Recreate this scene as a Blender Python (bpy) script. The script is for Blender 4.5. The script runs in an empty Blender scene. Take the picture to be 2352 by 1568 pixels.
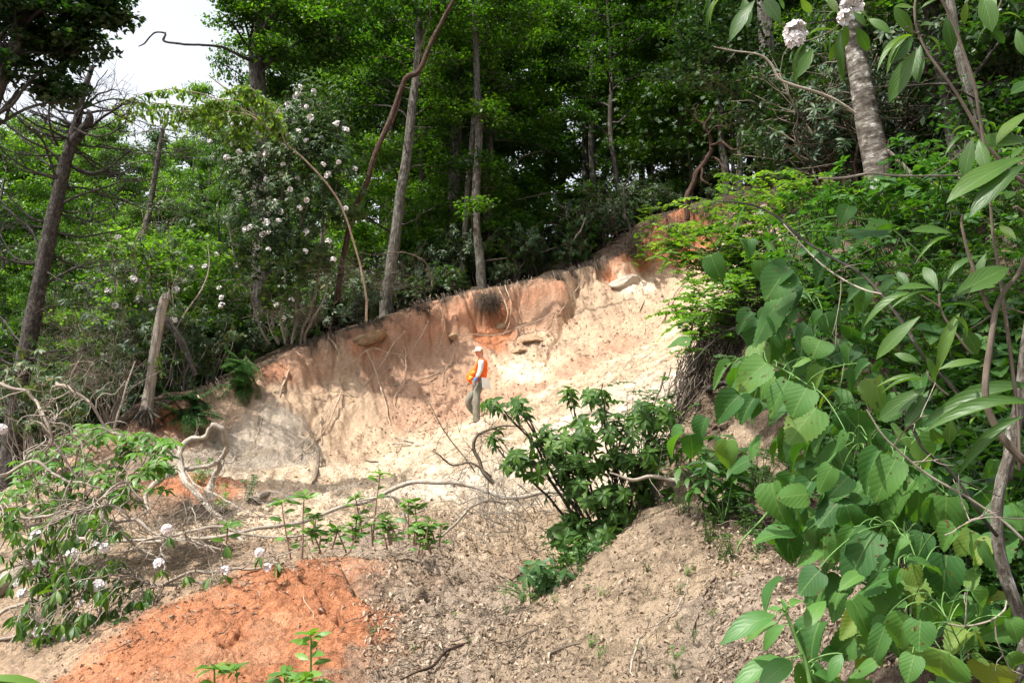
import bpy, math, random
import numpy as np
from mathutils import Vector
R = math.radians
rng = np.random.default_rng(7)
random.seed(7)
# ---------------------------------------------------------------- camera, sky, sun
PITCH = R(6.0); FPX = 1907.0; CX, CY = 1176.0, 784.0     # the photograph seen at 2352 x 1568
scene = bpy.context.scene
COL = scene.collection
cam_d = bpy.data.cameras.new("camera"); cam = bpy.data.objects.new("camera", cam_d); COL.objects.link(cam)
cam_d.sensor_width = 36.0; cam_d.lens = 36.0*FPX/2352.0
cam_d.clip_start = 0.05; cam_d.clip_end = 3000
cam.location = (0, 0, 0); cam.rotation_euler = (R(90)+PITCH, 0, 0)
scene.camera = cam
SUN = Vector((-0.44, -0.27, 0.86)).normalized()
sun_el = math.asin(SUN.z); sun_az = math.atan2(SUN.x, SUN.y)
world = bpy.data.worlds.new("World"); scene.world = world; world.use_nodes = True
wn = world.node_tree.nodes; wl = world.node_tree.links; wn.clear()
sky = wn.new("ShaderNodeTexSky"); sky.sky_type = 'NISHITA'; sky.sun_disc = False
sky.sun_elevation = sun_el; sky.sun_rotation = sun_az
sky.air_density = 1.0; sky.dust_density = 4.0; sky.ozone_density = 1.0
hsv = wn.new("ShaderNodeHueSaturation"); hsv.inputs["Saturation"].default_value = 0.25; hsv.inputs["Value"].default_value = 1.5
bg = wn.new("ShaderNodeBackground"); bg.inputs["Strength"].default_value = 0.12
wo = wn.new("ShaderNodeOutputWorld")
wl.new(sky.outputs[0], hsv.inputs["Color"]); wl.new(hsv.outputs[0], bg.inputs["Color"]); wl.new(bg.outputs[0], wo.inputs[0])
sd = bpy.data.lights.new("sun", 'SUN'); sd.energy = 4.6; sd.angle = R(0.55); sd.color = (1.0, 0.955, 0.88)
sun = bpy.data.objects.new("sun", sd); COL.objects.link(sun)
sun.rotation_euler = SUN.to_track_quat('Z', 'Y').to_euler(); sun.location = (-10, 0, 30)
scene.view_settings.view_transform = 'Standard'; scene.view_settings.look = 'None'
scene.view_settings.gamma = 1.0; scene.view_settings.use_curve_mapping = False
scene.view_settings.exposure = 0.9
scene.cycles.max_bounces = 6; scene.cycles.diffuse_bounces = 3; scene.cycles.glossy_bounces = 2
scene.cycles.transmission_bounces = 4; scene.cycles.transparent_max_bounces = 6
scene.cycles.caustics_reflective = False; scene.cycles.caustics_refractive = False

# ---------------------------------------------------------------- geometry helpers
cp, sp = math.cos(PITCH), math.sin(PITCH)
def W(px, py, Y):
    """world point seen at pixel (px, py) of the photograph at forward distance Y"""
    u = (px-CX)/FPX; v = (CY-py)/FPX
    dy = cp - v*sp; dz = sp + v*cp
    return np.array([u/dy*Y, Y, dz/dy*Y])
def WS(pts): return np.array([W(*p) for p in pts])
def PXR(wpx, Y): return 0.5*wpx*Y/FPX           # radius in metres of something wpx wide
def rot_rand(n):
    a = rng.uniform(0, 2*np.pi, n); z = rng.uniform(-1, 1, n); s = np.sqrt(1-z*z)
    return np.stack([s*np.cos(a), s*np.sin(a), z], 1)
def norm(v): return v/np.maximum(np.linalg.norm(v, axis=-1, keepdims=True), 1e-9)

def _hash(ix, iy, seed):
    h = (ix.astype(np.int64)*374761393 + iy.astype(np.int64)*668265263 + seed*974711) & 0xffffffff
    h = ((h ^ (h >> 13))*1274126177) & 0xffffffff
    return ((h ^ (h >> 16)) & 0xffff)/65535.0
def vnoise(x, y, seed=0):
    ix = np.floor(x); iy = np.floor(y); fx = x-ix; fy = y-iy
    fx = fx*fx*fx*(fx*(fx*6-15)+10); fy = fy*fy*fy*(fy*(fy*6-15)+10)
    a = _hash(ix, iy, seed); b = _hash(ix+1, iy, seed); c = _hash(ix, iy+1, seed); d = _hash(ix+1, iy+1, seed)
    return (a+(b-a)*fx + (c-a)*fy + (a-b-c+d)*fx*fy)*2-1
def fbm(x, y, octv=4, seed=0, gain=0.5):
    s = 0; a = 1.0; ca, sa = math.cos(0.6), math.sin(0.6)
    for o in range(octv):
        s = s + a*vnoise(x, y, seed+o*13); a *= gain
        x, y = (x*ca-y*sa)*2.03+3.1, (x*sa+y*ca)*2.03-1.7
    return s

class MB:
    """collects vertices and faces (numpy) and links them as ONE mesh object"""
    def __init__(s): s.v = []; s.uv = []; s.loops = []; s.sizes = []; s.n = 0
    def add(s, v, faces, uv=None):
        """faces: (m,k) int array"""
        v = np.asarray(v, float).reshape(-1, 3); faces = np.asarray(faces, np.int64)
        s.v.append(v); s.uv.append(np.zeros((len(v), 3)) if uv is None else np.asarray(uv, float))
        s.loops.append((faces+s.n).ravel()); s.sizes.append(np.full(len(faces), faces.shape[1])); s.n += len(v)
    def stamp(s, tmpl, P, A, N, S, wid=1.0):
        """instances of a leaf template: positions P, axis A, normal N, size S"""
        tv, tf, tu = tmpl
        n = len(P)
        if n == 0: return
        A = np.broadcast_to(np.asarray(A, float), (n, 3)); N = np.broadcast_to(np.asarray(N, float), (n, 3))
        A = norm(A); X = norm(np.cross(A, N)); Z = np.cross(X, A)
        S = np.broadcast_to(np.asarray(S, float), (n,))
        v = (P[:, None, :] + S[:, None, None]*(wid*tv[None, :, 0:1]*X[:, None, :] + tv[None, :, 1:2]*A[:, None, :] + tv[None, :, 2:3]*Z[:, None, :]))
        k = len(tv)
        r = rng.random(n)
        uv = np.concatenate([np.broadcast_to(tu[None], (n, k, 2)), np.broadcast_to(r[:, None, None], (n, k, 1))], 2)
        base = s.n
        s.v.append(v.reshape(-1, 3)); s.uv.append(uv.reshape(-1, 3))
        for f in tf:
            ff = (np.asarray(f)[None] + (np.arange(n)*k)[:, None, None] + base)
            s.loops.append(ff.reshape(-1)); s.sizes.append(np.full(n*len(f), len(f[0])))
        s.n += n*k
    def tube(s, pts, rad, sides=6, rough=0.0, cap=True):
        pts = np.asarray(pts, float); n = len(pts); rad = np.broadcast_to(np.asarray(rad, float), (n,)).copy()
        t = np.gradient(pts, axis=0); t = norm(t)
        ref = np.array([0, 0, 1.0]) if abs(t[0, 2]) < 0.9 else np.array([1.0, 0, 0])
        u = np.cross(t[0], ref); u /= np.linalg.norm(u); U = [u]
        for i in range(1, n):
            u = U[-1] - t[i]*np.dot(U[-1], t[i]); l = np.linalg.norm(u)
            U.append(u/l if l > 1e-6 else U[-1])
        U = np.array(U); V = np.cross(t, U)
        a = np.linspace(0, 2*np.pi, sides, endpoint=False)
        rr = rad[:, None]*np.ones(sides)[None]
        L = np.concatenate([[0], np.cumsum(np.linalg.norm(np.diff(pts, axis=0), axis=1))])
        if rough:
            sd_ = int(rng.integers(1000))
            f = 0.35/max(rad.max(), 1e-3)
            cxn = np.cos(a)[None]*1.3+10; syn = np.sin(a)[None]*1.3
            rr = rr*(1+rough*(fbm(cxn+L[:, None]*f*1.5, syn+L[:, None]*f*.7, 3, sd_)))
        v = pts[:, None]+rr[..., None]*(np.cos(a)[None, :, None]*U[:, None]+np.sin(a)[None, :, None]*V[:, None])
        uv = np.stack([np.broadcast_to((a/(2*np.pi))[None], (n, sides)), np.broadcast_to(L[:, None], (n, sides)), np.broadcast_to(rad[:, None], (n, sides))], 2)
        i = np.arange(n-1)[:, None]*sides; j = np.arange(sides)[None]; j2 = (j+1) % sides
        f = np.stack([i+j, i+j2, i+sides+j2, i+sides+j], 2).reshape(-1, 4)
        b = s.n
        s.add(v.reshape(-1, 3), f, uv.reshape(-1, 3))
        if cap:
            s.v.append(pts[-1:]+t[-1:]*rad[-1]*0.6); s.uv.append(np.array([[0, L[-1], rad[-1]]])); c = s.n; s.n += 1
            k = b+(n-1)*sides
            s.loops.append(np.stack([k+np.arange(sides), k+(np.arange(sides)+1) % sides, np.full(sides, c)], 1).ravel()); s.sizes.append(np.full(sides, 3))
    def build(s, name, mat, parent=None, smooth=True, origin=None):
        me = bpy.data.meshes.new(name)
        v = np.concatenate(s.v).astype(np.float32); loops = np.concatenate(s.loops).astype(np.int32); sz = np.concatenate(s.sizes).astype(np.int32)
        if origin is not None: v = v-np.asarray(origin, np.float32)
        me.vertices.add(len(v)); me.vertices.foreach_set("co", v.ravel())
        me.loops.add(len(loops)); me.loops.foreach_set("vertex_index", loops)
        me.polygons.add(len(sz)); st = np.concatenate([[0], np.cumsum(sz)[:-1]]).astype(np.int32)
        me.polygons.foreach_set("loop_start", st)
        me.polygons.foreach_set("use_smooth", np.full(len(sz), smooth))
        at = me.attributes.new("luv", 'FLOAT_VECTOR', 'POINT'); at.data.foreach_set("vector", np.concatenate(s.uv).astype(np.float32).ravel())
        me.update(calc_edges=True)
        if mat: me.materials.append(mat)
        o = bpy.data.objects.new(name, me); COL.objects.link(o)
        if parent is not None: o.parent = parent
        elif origin is not None: o.location = origin
        return o
def tag(o, label=None, cat=None, group=None, kind=None):
    if label: o["label"] = label
    if cat: o["category"] = cat
    if group: o["group"] = group
    if kind: o["kind"] = kind
    return o
def empty(name, loc, label=None, cat=None, group=None):
    o = bpy.data.objects.new(name, None); COL.objects.link(o); o.location = [float(c) for c in loc]
    o.empty_display_size = 0.2
    return tag(o, label, cat, group)
def clone(o, loc, rz=0.0, sc=1.0, label=None, tilt=(0, 0)):
    """copies a thing and its parts (two levels), sharing meshes"""
    def cp_(s, par):
        c = s.copy(); COL.objects.link(c); c.parent = par
        for ch in s.children: cp_(ch, c)
        return c
    c = cp_(o, None); c.location = [float(k) for k in loc]; c.rotation_euler = (tilt[0], tilt[1], rz)
    c.scale = (sc, sc, sc) if not hasattr(sc, '__len__') else sc
    if label: c["label"] = label
    return c
def smooth_path(P, n=40):
    """Catmull-Rom through the given points (any dimension), evenly spaced"""
    P = np.asarray(P, float)
    if len(P) == 2: t = np.linspace(0, 1, n)[:, None]; return P[0]*(1-t)+P[1]*t
    Q = np.vstack([2*P[0]-P[1], P, 2*P[-1]-P[-2]]); out = []
    m = max(3, 1+int(math.ceil(n/(len(P)-1))))
    for i in range(len(P)-1):
        t = np.linspace(0, 1, m, endpoint=(i == len(P)-2))[:, None]
        a, b, c, d = Q[i:i+4]
        out.append(0.5*((2*b)+(-a+c)*t+(2*a-5*b+4*c-d)*t*t+(-a+3*b-3*c+d)*t**3))
    return np.concatenate(out)
def wobble(P, amp, freq=1.0):
    P = np.array(P, float); L = np.concatenate([[0], np.cumsum(np.linalg.norm(np.diff(P, axis=0), axis=1))])
    s0 = rng.uniform(0, 100, 3); w = np.minimum(1, np.minimum(L, L[-1]-L)/max(L[-1]*0.08, 1e-6))
    for k in range(3): P[:, k] += amp*w*fbm(L*freq+s0[k], L*0+s0[k], 3, k)
    return P
def pixpath(pts, n=40, amp=0.0, freq=1.0):
    """pts: (px,py,Y,width_px) -> points, radii"""
    a = np.array(pts, float); q = smooth_path(np.hstack([WS(a[:, :3]), (0.43*a[:, 3:4]*a[:, 2:3]/FPX)]), n)
    p = q[:, :3]; 
    if amp: p = wobble(p, amp, freq)
    return p, np.maximum(q[:, 3], 0.0015)

# ---------------------------------------------------------------- materials
def mat_new(name):
    m = bpy.data.materials.new(name); m.use_nodes = True; nt = m.node_tree; nt.nodes.clear(); return m, nt
def nd(nt, typ, **kw):
    n = nt.nodes.new(typ)
    for k, v in kw.items():
        if k.startswith('i_'): n.inputs[k[2:].replace('_', ' ')].default_value = v
        elif k.startswith('n_'): n.inputs[int(k[2:])].default_value = v
        else: setattr(n, k, v)
    return n
def ramp(nt, stops, fac):
    n = nt.nodes.new("ShaderNodeValToRGB"); e = n.color_ramp.elements
    while len(e) > 1: e.remove(e[-1])
    e[0].position = stops[0][0]; e[0].color = (*stops[0][1], 1)
    for p, c in stops[1:]: q = e.new(p); q.color = (*c, 1)
    nt.links.new(fac, n.inputs[0]); return n.outputs[0]
def mixc(nt, fac, a, b, mode='MIX'):
    n = nt.nodes.new("ShaderNodeMix"); n.data_type = 'RGBA'; n.blend_type = mode
    for k, v in ((0, fac), (6, a), (7, b)):
        if isinstance(v, (int, float)): n.inputs[k].default_value = v
        elif isinstance(v, tuple): n.inputs[k].default_value = (*v, 1)
        else: nt.links.new(v, n.inputs[k])
    return n.outputs[2]
def math_(nt, op, a, b=0.0, c=0.0):
    n = nt.nodes.new("ShaderNodeMath"); n.operation = op
    for k, v in enumerate((a, b, c)):
        if isinstance(v, (int, float)): n.inputs[k].default_value = v
        else: nt.links.new(v, n.inputs[k])
    return n.outputs[0]
def out_(nt, sh): o = nt.nodes.new("ShaderNodeOutputMaterial"); nt.links.new(sh, o.inputs[0])

def leaf_mat(name, stops, trans=0.45, tcol=(1.25, 1.5, 0.5), rough=0.42, spec=0.5, veins=False, spots=False, coat=0.0):
    m, nt = mat_new(name)
    at = nd(nt, "ShaderNodeAttribute", attribute_name="luv")
    sx = nd(nt, "ShaderNodeSeparateXYZ"); nt.links.new(at.outputs["Vector"], sx.inputs[0])
    obi = nd(nt, "ShaderNodeObjectInfo")
    geo = nd(nt, "ShaderNodeNewGeometry")
    ns = nd(nt, "ShaderNodeTexNoise", i_Scale=0.55 if not veins else 3.0, i_Detail=2.0)
    nt.links.new(geo.outputs["Position"], ns.inputs["Vector"])
    f = math_(nt, 'ADD', math_(nt, 'MULTIPLY', sx.outputs[2], 0.6), math_(nt, 'MULTIPLY', ns.outputs[0], 0.75))
    f = math_(nt, 'SUBTRACT', f, 0.18)
    f = math_(nt, 'ADD', f, math_(nt, 'MULTIPLY', math_(nt, 'SUBTRACT', obi.outputs["Random"], 0.5), 0.25))
    col = ramp(nt, stops, f)
    nrm = None
    if veins:
        au = math_(nt, 'ABSOLUTE', sx.outputs[0])
        mid = math_(nt, 'LESS_THAN', au, 0.035)
        w = math_(nt, 'SUBTRACT', math_(nt, 'MULTIPLY', sx.outputs[1], 6.0), math_(nt, 'MULTIPLY', au, 3.2))
        lat = math_(nt, 'PINGPONG', w, 0.5)          # 0 at veins
        vl = math_(nt, 'LESS_THAN', lat, 0.035)
        vv = math_(nt, 'MAXIMUM', mid, math_(nt, 'MULTIPLY', vl, 0.55))
        col = mixc(nt, math_(nt, 'MULTIPLY', vv, 0.38), col, (0.20, 0.30, 0.09))
        bp = nd(nt, "ShaderNodeBump", i_Strength=0.16, i_Distance=0.006)
        n2 = nd(nt, "ShaderNodeTexNoise", i_Scale=60.0, i_Detail=2.0)
        h = math_(nt, 'ADD', math_(nt, 'POWER', lat, 0.5), math_(nt, 'MULTIPLY', n2.outputs[0], 0.3))
        nt.links.new(h, bp.inputs["Height"]); nrm = bp.outputs[0]
    if spots:
        n3 = nd(nt, "ShaderNodeTexNoise", i_Scale=38.0, i_Detail=1.0); nt.links.new(geo.outputs["Position"], n3.inputs["Vector"])
        col = mixc(nt, math_(nt, 'GREATER_THAN', n3.outputs[0], 0.70), col, (0.10, 0.05, 0.02)); hole = math_(nt, 'GREATER_THAN', n3.outputs[0], 0.725)
    p = nd(nt, "ShaderNodeBsdfPrincipled", i_Roughness=rough); p.inputs["Specular IOR Level"].default_value = spec
    if coat: p.inputs["Coat Weight"].default_value = coat; p.inputs["Coat Roughness"].default_value = 0.25
    nt.links.new(col, p.inputs["Base Color"])
    t = nd(nt, "ShaderNodeBsdfTranslucent"); nt.links.new(mixc(nt, 1.0, col, tcol, 'MULTIPLY'), t.inputs[0])
    if nrm: nt.links.new(nrm, p.inputs["Normal"])
    mx = nd(nt, "ShaderNodeMixShader"); mx.inputs[0].default_value = trans
    nt.links.new(p.outputs[0], mx.inputs[1]); nt.links.new(t.outputs[0], mx.inputs[2])
    if spots:
        m2 = nd(nt, "ShaderNodeMixShader"); tr = nd(nt, "ShaderNodeBsdfTransparent"); nt.links.new(hole, m2.inputs[0]); nt.links.new(mx.outputs[0], m2.inputs[1]); nt.links.new(tr.outputs[0], m2.inputs[2]); mx = m2
    out_(nt, mx.outputs[0])
    return m
def bark_mat(name, stops, ring=0.0, grain=1.0, lichen=0.0, bump=0.6):
    m, nt = mat_new(name)
    at = nd(nt, "ShaderNodeAttribute", attribute_name="luv")
    sx = nd(nt, "ShaderNodeSeparateXYZ"); nt.links.new(at.outputs["Vector"], sx.inputs[0])
    geo = nd(nt, "ShaderNodeTexCoord")
    # cylinder coordinates: angle wrapped on a circle, length along the stem
    a = math_(nt, 'MULTIPLY', sx.outputs[0], 2*math.pi)
    k = nd(nt, "ShaderNodeCombineXYZ")
    nt.links.new(math_(nt, 'MULTIPLY', math_(nt, 'COSINE', a), 1.0 if not ring else 0.35), k.inputs[0])
    nt.links.new(math_(nt, 'MULTIPLY', math_(nt, 'SINE', a), 1.0 if not ring else 0.35), k.inputs[1])
    nt.links.new(math_(nt, 'MULTIPLY', sx.outputs[1], 1.1*grain if not ring else ring), k.inputs[2])
    n1 = nd(nt, "ShaderNodeTexNoise", i_Scale=4.0 if not ring else 2.2, i_Detail=6.0, i_Roughness=0.65); nt.links.new(k.outputs[0], n1.inputs["Vector"])
    n2 = nd(nt, "ShaderNodeTexNoise", i_Scale=9.0, i_Detail=5.0, i_Roughness=0.7); nt.links.new(geo.outputs["Object"], n2.inputs["Vector"])
    f = math_(nt, 'ADD', math_(nt, 'MULTIPLY', n1.outputs[0], 0.65), math_(nt, 'MULTIPLY', n2.outputs[0], 0.35))
    f = math_(nt, 'ADD', math_(nt, 'MULTIPLY', math_(nt, 'SUBTRACT', f, 0.5), 3.2), 0.5)
    col = ramp(nt, stops, f)
    if lichen:
        n3 = nd(nt, "ShaderNodeTexNoise", i_Scale=3.5, i_Detail=6.0, i_Roughness=0.8); nt.links.new(geo.outputs["Object"], n3.inputs["Vector"])
        col = mixc(nt, math_(nt, 'MULTIPLY', math_(nt, 'GREATER_THAN', n3.outputs[0], 0.60), lichen), col, (0.30, 0.33, 0.27))
    bp = nd(nt, "ShaderNodeBump", i_Strength=bump, i_Distance=0.03); nt.links.new(f, bp.inputs["Height"])
    p = nd(nt, "ShaderNodeBsdfPrincipled", i_Roughness=0.9); p.inputs["Specular IOR Level"].default_value = 0.15
    nt.links.new(col, p.inputs["Base Color"]); nt.links.new(bp.outputs[0], p.inputs["Normal"]); out_(nt, p.outputs[0])
    return m
def plain_mat(name, stops, scale=20.0, rough=0.8, spec=0.2, bump=0.3, sheen=0.0):
    m, nt = mat_new(name)
    tc = nd(nt, "ShaderNodeTexCoord"); n1 = nd(nt, "ShaderNodeTexNoise", i_Scale=scale, i_Detail=4.0)
    nt.links.new(tc.outputs["Object"], n1.inputs["Vector"])
    col = ramp(nt, stops, n1.outputs[0])
    bp = nd(nt, "ShaderNodeBump", i_Strength=bump, i_Distance=0.01); nt.links.new(n1.outputs[0], bp.inputs["Height"])
    p = nd(nt, "ShaderNodeBsdfPrincipled", i_Roughness=rough); p.inputs["Specular IOR Level"].default_value = spec
    nt.links.new(col, p.inputs["Base Color"]); nt.links.new(bp.outputs[0], p.inputs["Normal"]); out_(nt, p.outputs[0])
    return m
G = lambda r, g, b: (r, g, b)
M = {}
M['canopy'] = leaf_mat('canopy_leaf', [(0.1, G(.012, .034, .007)), (0.5, G(.029, .074, .011)), (0.85, G(.070, .135, .018)), (1.0, G(.13, .20, .025))], 0.52, (1.7, 2.0, 0.30))
M['sunlit_pale_canopy'] = leaf_mat('sunlit_pale_canopy_leaf', [(0.1, G(.036, .085, .015)), (0.5, G(.078, .16, .022)), (0.9, G(.16, .26, .038))], 0.55, (1.35, 1.6, 0.35))  # sunlit look of the valley trees put into a lighter leaf colour
M['shade_dark_canopy'] = leaf_mat('shade_dark_canopy_leaf', [(0.1, G(.008, .026, .007)), (0.6, G(.022, .055, .010)), (0.95, G(.045, .085, .016))], 0.4, (1.3, 1.8, 0.4))  # darker copy of the canopy leaf, shade put into its colour
M['laurel'] = leaf_mat('laurel_leaf', [(0.1, G(.012, .034, .010)), (0.6, G(.030, .068, .016)), (0.92, G(.085, .110, .025)), (1.0, G(.15, .11, .03))], 0.22, (1.3, 1.6, 0.4), rough=0.5, spec=0.35)
M['rhodo'] = leaf_mat('rhododendron_leaf', [(0.1, G(.020, .045, .018)), (0.55, G(.042, .082, .025)), (0.85, G(.085, .120, .030)), (1.0, G(.17, .12, .03))], 0.3, (1.3, 1.5, 0.4), rough=0.5, spec=0.4)
M['near_rhodo'] = leaf_mat('near_rhododendron_leaf', [(0.1, G(.030, .080, .018)), (0.55, G(.060, .130, .024)), (0.9, G(.12, .185, .030))], 0.38, (1.5, 1.7, 0.25), rough=0.42, spec=0.35, veins=True)
M['heart'] = leaf_mat('heart_shaped_leaf', [(0.05, G(.022, .075, .020)), (0.4, G(.042, .125, .028)), (0.72, G(.080, .185, .036)), (0.97, G(.22, .27, .05))], 0.42, (1.4, 1.5, 0.28), rough=0.6, spec=0.3, veins=True, spots=True)
M['bright'] = leaf_mat('bright_sapling_leaf', [(0.1, G(.06, .15, .025)), (0.5, G(.10, .22, .035)), (0.9, G(.17, .30, .055))], 0.45, (1.3, 1.4, 0.35), rough=0.45)
M['lime'] = leaf_mat('lime_compound_leaf', [(0.1, G(.045, .12, .018)), (0.5, G(.10, .20, .026)), (0.9, G(.22, .32, .040))], 0.5, (1.3, 1.35, 0.3), rough=0.5)
M['glossy'] = leaf_mat('glossy_dark_leaf', [(0.1, G(.024, .062, .010)), (0.6, G(.050, .115, .016)), (0.95, G(.11, .19, .028))], 0.35, (1.3, 1.7, 0.35), rough=0.5, spec=0.28)
M['fern'] = leaf_mat('fern_leaf', [(0.1, G(.020, .065, .016)), (0.6, G(.045, .120, .024)), (0.95, G(.09, .18, .035))], 0.4, (1.3, 1.6, 0.35), rough=0.5)
M['hemlock'] = leaf_mat('hemlock_needle', [(0.1, G(.020, .070, .015)), (0.6, G(.045, .135, .024)), (0.95, G(.09, .20, .035))], 0.3, (1.2, 1.5, 0.35), rough=0.5)
M['litter'] = leaf_mat('dead_leaf_litter', [(0.1, G(.10, .07, .048)), (0.4, G(.21, .155, .11)), (0.75, G(.36, .29, .22)), (1.0, G(.50, .44, .36))], 0.12, (1.2, 1.0, 0.7), rough=0.7, spec=0.2)
M['petal'] = plain_mat('white_petal', [(0.3, G(.78, .72, .74)), (0.7, G(.84, .82, .80))], 9, 0.6, 0.3, 0.1)
M['bark_grey'] = bark_mat('grey_bark', [(0.1, G(.030, .027, .022)), (0.5, G(.085, .077, .064)), (0.9, G(.20, .185, .155))], lichen=0.3)
M['bark_dark'] = bark_mat('dark_furrowed_bark', [(0.1, G(.020, .017, .014)), (0.5, G(.055, .048, .040)), (0.9, G(.13, .115, .095))], grain=0.6, lichen=0.25)
M['bark_pine'] = bark_mat('pine_bark', [(0.1, G(.020, .017, .015)), (0.5, G(.052, .044, .039)), (0.9, G(.12, .105, .095))], grain=2.5)
M['bark_red'] = bark_mat('red_brown_bark', [(0.1, G(.022, .013, .010)), (0.5, G(.055, .032, .023)), (0.9, G(.13, .09, .07))], grain=0.6)
M['bark_birch'] = bark_mat('ringed_birch_bark', [(0.1, G(.045, .036, .030)), (0.45, G(.10, .085, .07)), (0.7, G(.20, .185, .16)), (0.85, G(.42, .40, .36)), (1.0, G(.50, .48, .45))], ring=5.5)
M['dead_wood'] = bark_mat('weathered_wood', [(0.1, G(.14, .11, .085)), (0.5, G(.31, .265, .215)), (0.9, G(.50, .45, .39))], grain=0.5, bump=0.4)
M['root'] = bark_mat('pale_root_bark', [(0.1, G(.16, .11, .07)), (0.5, G(.32, .24, .17)), (0.9, G(.48, .39, .30))], grain=0.6, bump=0.3)
M['twig'] = bark_mat('brown_twig_bark', [(0.1, G(.05, .038, .028)), (0.5, G(.12, .095, .072)), (0.9, G(.22, .185, .15))], grain=0.6, bump=0.3)
M['twig_pale'] = bark_mat('pale_twig_bark', [(0.1, G(.12, .10, .08)), (0.5, G(.24, .205, .17)), (0.9, G(.38, .34, .29))], grain=0.6, bump=0.3)
M['stem_green'] = plain_mat('green_stem', [(0.3, G(.08, .17, .045)), (0.7, G(.14, .25, .07))], 15, 0.5)
M['stem_dark'] = plain_mat('dark_herb_stem', [(0.3, G(.03, .05, .018)), (0.7, G(.06, .09, .03))], 15, 0.6)
M['stem_red'] = plain_mat('pink_brown_stem', [(0.3, G(.14, .07, .05)), (0.7, G(.27, .16, .12))], 15, 0.6)
# ---------------------------------------------------------------- the ground
def rbf_fit(pts, c=1.0, lam=0.02):
    P = np.asarray(pts, float); n = len(P)
    d = np.sqrt(((P[:, None, :2]-P[None, :, :2])**2).sum(-1)+c*c)
    A = np.zeros((n+3, n+3)); A[:n, :n] = -d+np.eye(n)*lam; A[:n, n] = 1; A[:n, n+1:] = P[:, :2]; A[n, :n] = 1; A[n+1:, :n] = P[:, :2].T
    w = np.linalg.solve(A, np.concatenate([P[:, 2], [0, 0, 0]]))
    def f(x, y):
        s = w[n]+w[n+1]*x+w[n+2]*y
        for i in range(n): s = s-w[i]*np.sqrt((x-P[i, 0])**2+(y-P[i, 1])**2+c*c)
        return s
    return f
# scarp line: where forest floor breaks off into the slide (px, py, Y, drop)
CREST = [(300, 1005, 16.3, .15), (345, 945, 17, .45), (480, 895, 18, .5), (590, 850, 19, .55), (700, 792, 20.3, .7), (850, 742, 21.5, .9), (1000, 690, 22.6, 1.15),
         (1130, 662, 23.2, 1.3), (1280, 630, 24, .9), (1400, 592, 24.8, .6), (1470, 545, 25.3, .9), (1530, 495, 26, 1.5), (1640, 470, 26.2, 2.0),
         (1740, 520, 21, 1.0), (1790, 590, 15.5, .7), (1770, 675, 11.5, 1.0), (1700, 705, 9.9, 1.35), (1660, 800, 8.9, 1.25), (1640, 930, 8.3, .8), (1640, 1050, 7.6, .35), (1800, 1150, 6.4, .12)]
cre = WS([c[:3] for c in CREST]); crd = np.array([c[3]*(.62 if c[2] > 16 else 1) for c in CREST])
t_ = np.arange(len(cre)); q = smooth_path(np.hstack([cre, crd[:, None]]), 160)
CP, CD = q[:, :3], q[:, 3]
CP[:, :2] += 0.22*np.stack([fbm(CP[:, 0]*1.1, CP[:, 1]*1.1, 3, 5), fbm(CP[:, 0]*1.1, CP[:, 1]*1.1, 3, 9)], 1)
Pp = [tuple(p) for p in cre[::1]]
Pp += [tuple(W(*a)) for a in [(2000, 450, 14), (1900, 560, 10.5), (2100, 520, 8), (2352, 700, 6), (2050, 800, 6.5), (1900, 950, 6.3), (2352, 1100, 3.9), (1860, 1000, 6.5), (1800, 440, 18), (2352, 420, 14), (2050, 340, 24)]]
Pp += [(-6, 30, 3.2), (0, 32, 5.6), (6, 34, 8.2), (14, 32, 11.5), (-14, 30, -1.5), (0, 45, 4.5), (12, 50, 8), (-20, 45, -5), (-12, 18, -1.3), (-16, 22, -3), (-22, 14, -4.5), (20, 20, 12), (0, 90, -8), (60, 90, 5), (-60, 90, -25),
       (5, 2, .2), (6, -3, .8), (12, 6, 6), (12, -6, 4), (-50, 30, -15)]
Fp = [tuple(p-np.array([0, 0.0, d])) for p, d in zip(cre, crd)]
Fp += [tuple(W(*a)) for a in [
    (1176, 1568, 5.0), (600, 1568, 5.3), (150, 1568, 5.6), (1600, 1568, 4.3), (2000, 1568, 3.7), (2352, 1568, 3.1),
    (400, 1430, 6.3), (560, 1352, 6.9), (750, 1300, 7.5), (880, 1400, 6.6), (200, 1420, 7.6), (300, 1300, 9.2), (600, 1290, 9.0),
    (900, 1290, 8.6), (1000, 1200, 11), (700, 1150, 14), (450, 1110, 14), (330, 1060, 15.3), (1200, 1110, 12.7),
    (1400, 930, 15.2), (1500, 850, 17), (1640, 710, 20), (1200, 950, 17.8), (1100, 968, 19), (1300, 880, 19.6), (1500, 775, 21.5),
    (800, 1010, 18.4), (650, 1105, 15.8), (900, 860, 20.8), (640, 930, 18.2), (500, 1010, 17), (1100, 810, 21.9), (1300, 755, 22.6), (1500, 690, 23.6), (1600, 640, 24),
    (1560, 1110, 8.3), (1400, 1230, 7.4), (1300, 1335, 6.8), (1150, 1450, 6.0), (1750, 1130, 6.6), (1900, 1350, 4.6), (1700, 1400, 5.0), (2200, 1450, 3.4), (1700, 1250, 5.9),
    (1560, 1010, 12.5), (0, 1350, 9.5), (0, 1130, 16)]]
Fp += [(0, 0, -1.62), (0, -4, -1.4), (-4, 0, -2.2), (-5, -5, -2.4), (3, 0, -.75), (1.25, 9.2, -1.42), (.35, 8.2, -1.5), (-.15, 7.5, -1.5), (2.0, 11.5, -1.1), (-9, 9, -2.2), (-12, 14, -2.3), (-14, 4, -3.2)]
Ff = rbf_fit(Fp, 0.8, 0.01); Pf = rbf_fit(Pp, 0.8, 0.01)
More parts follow.
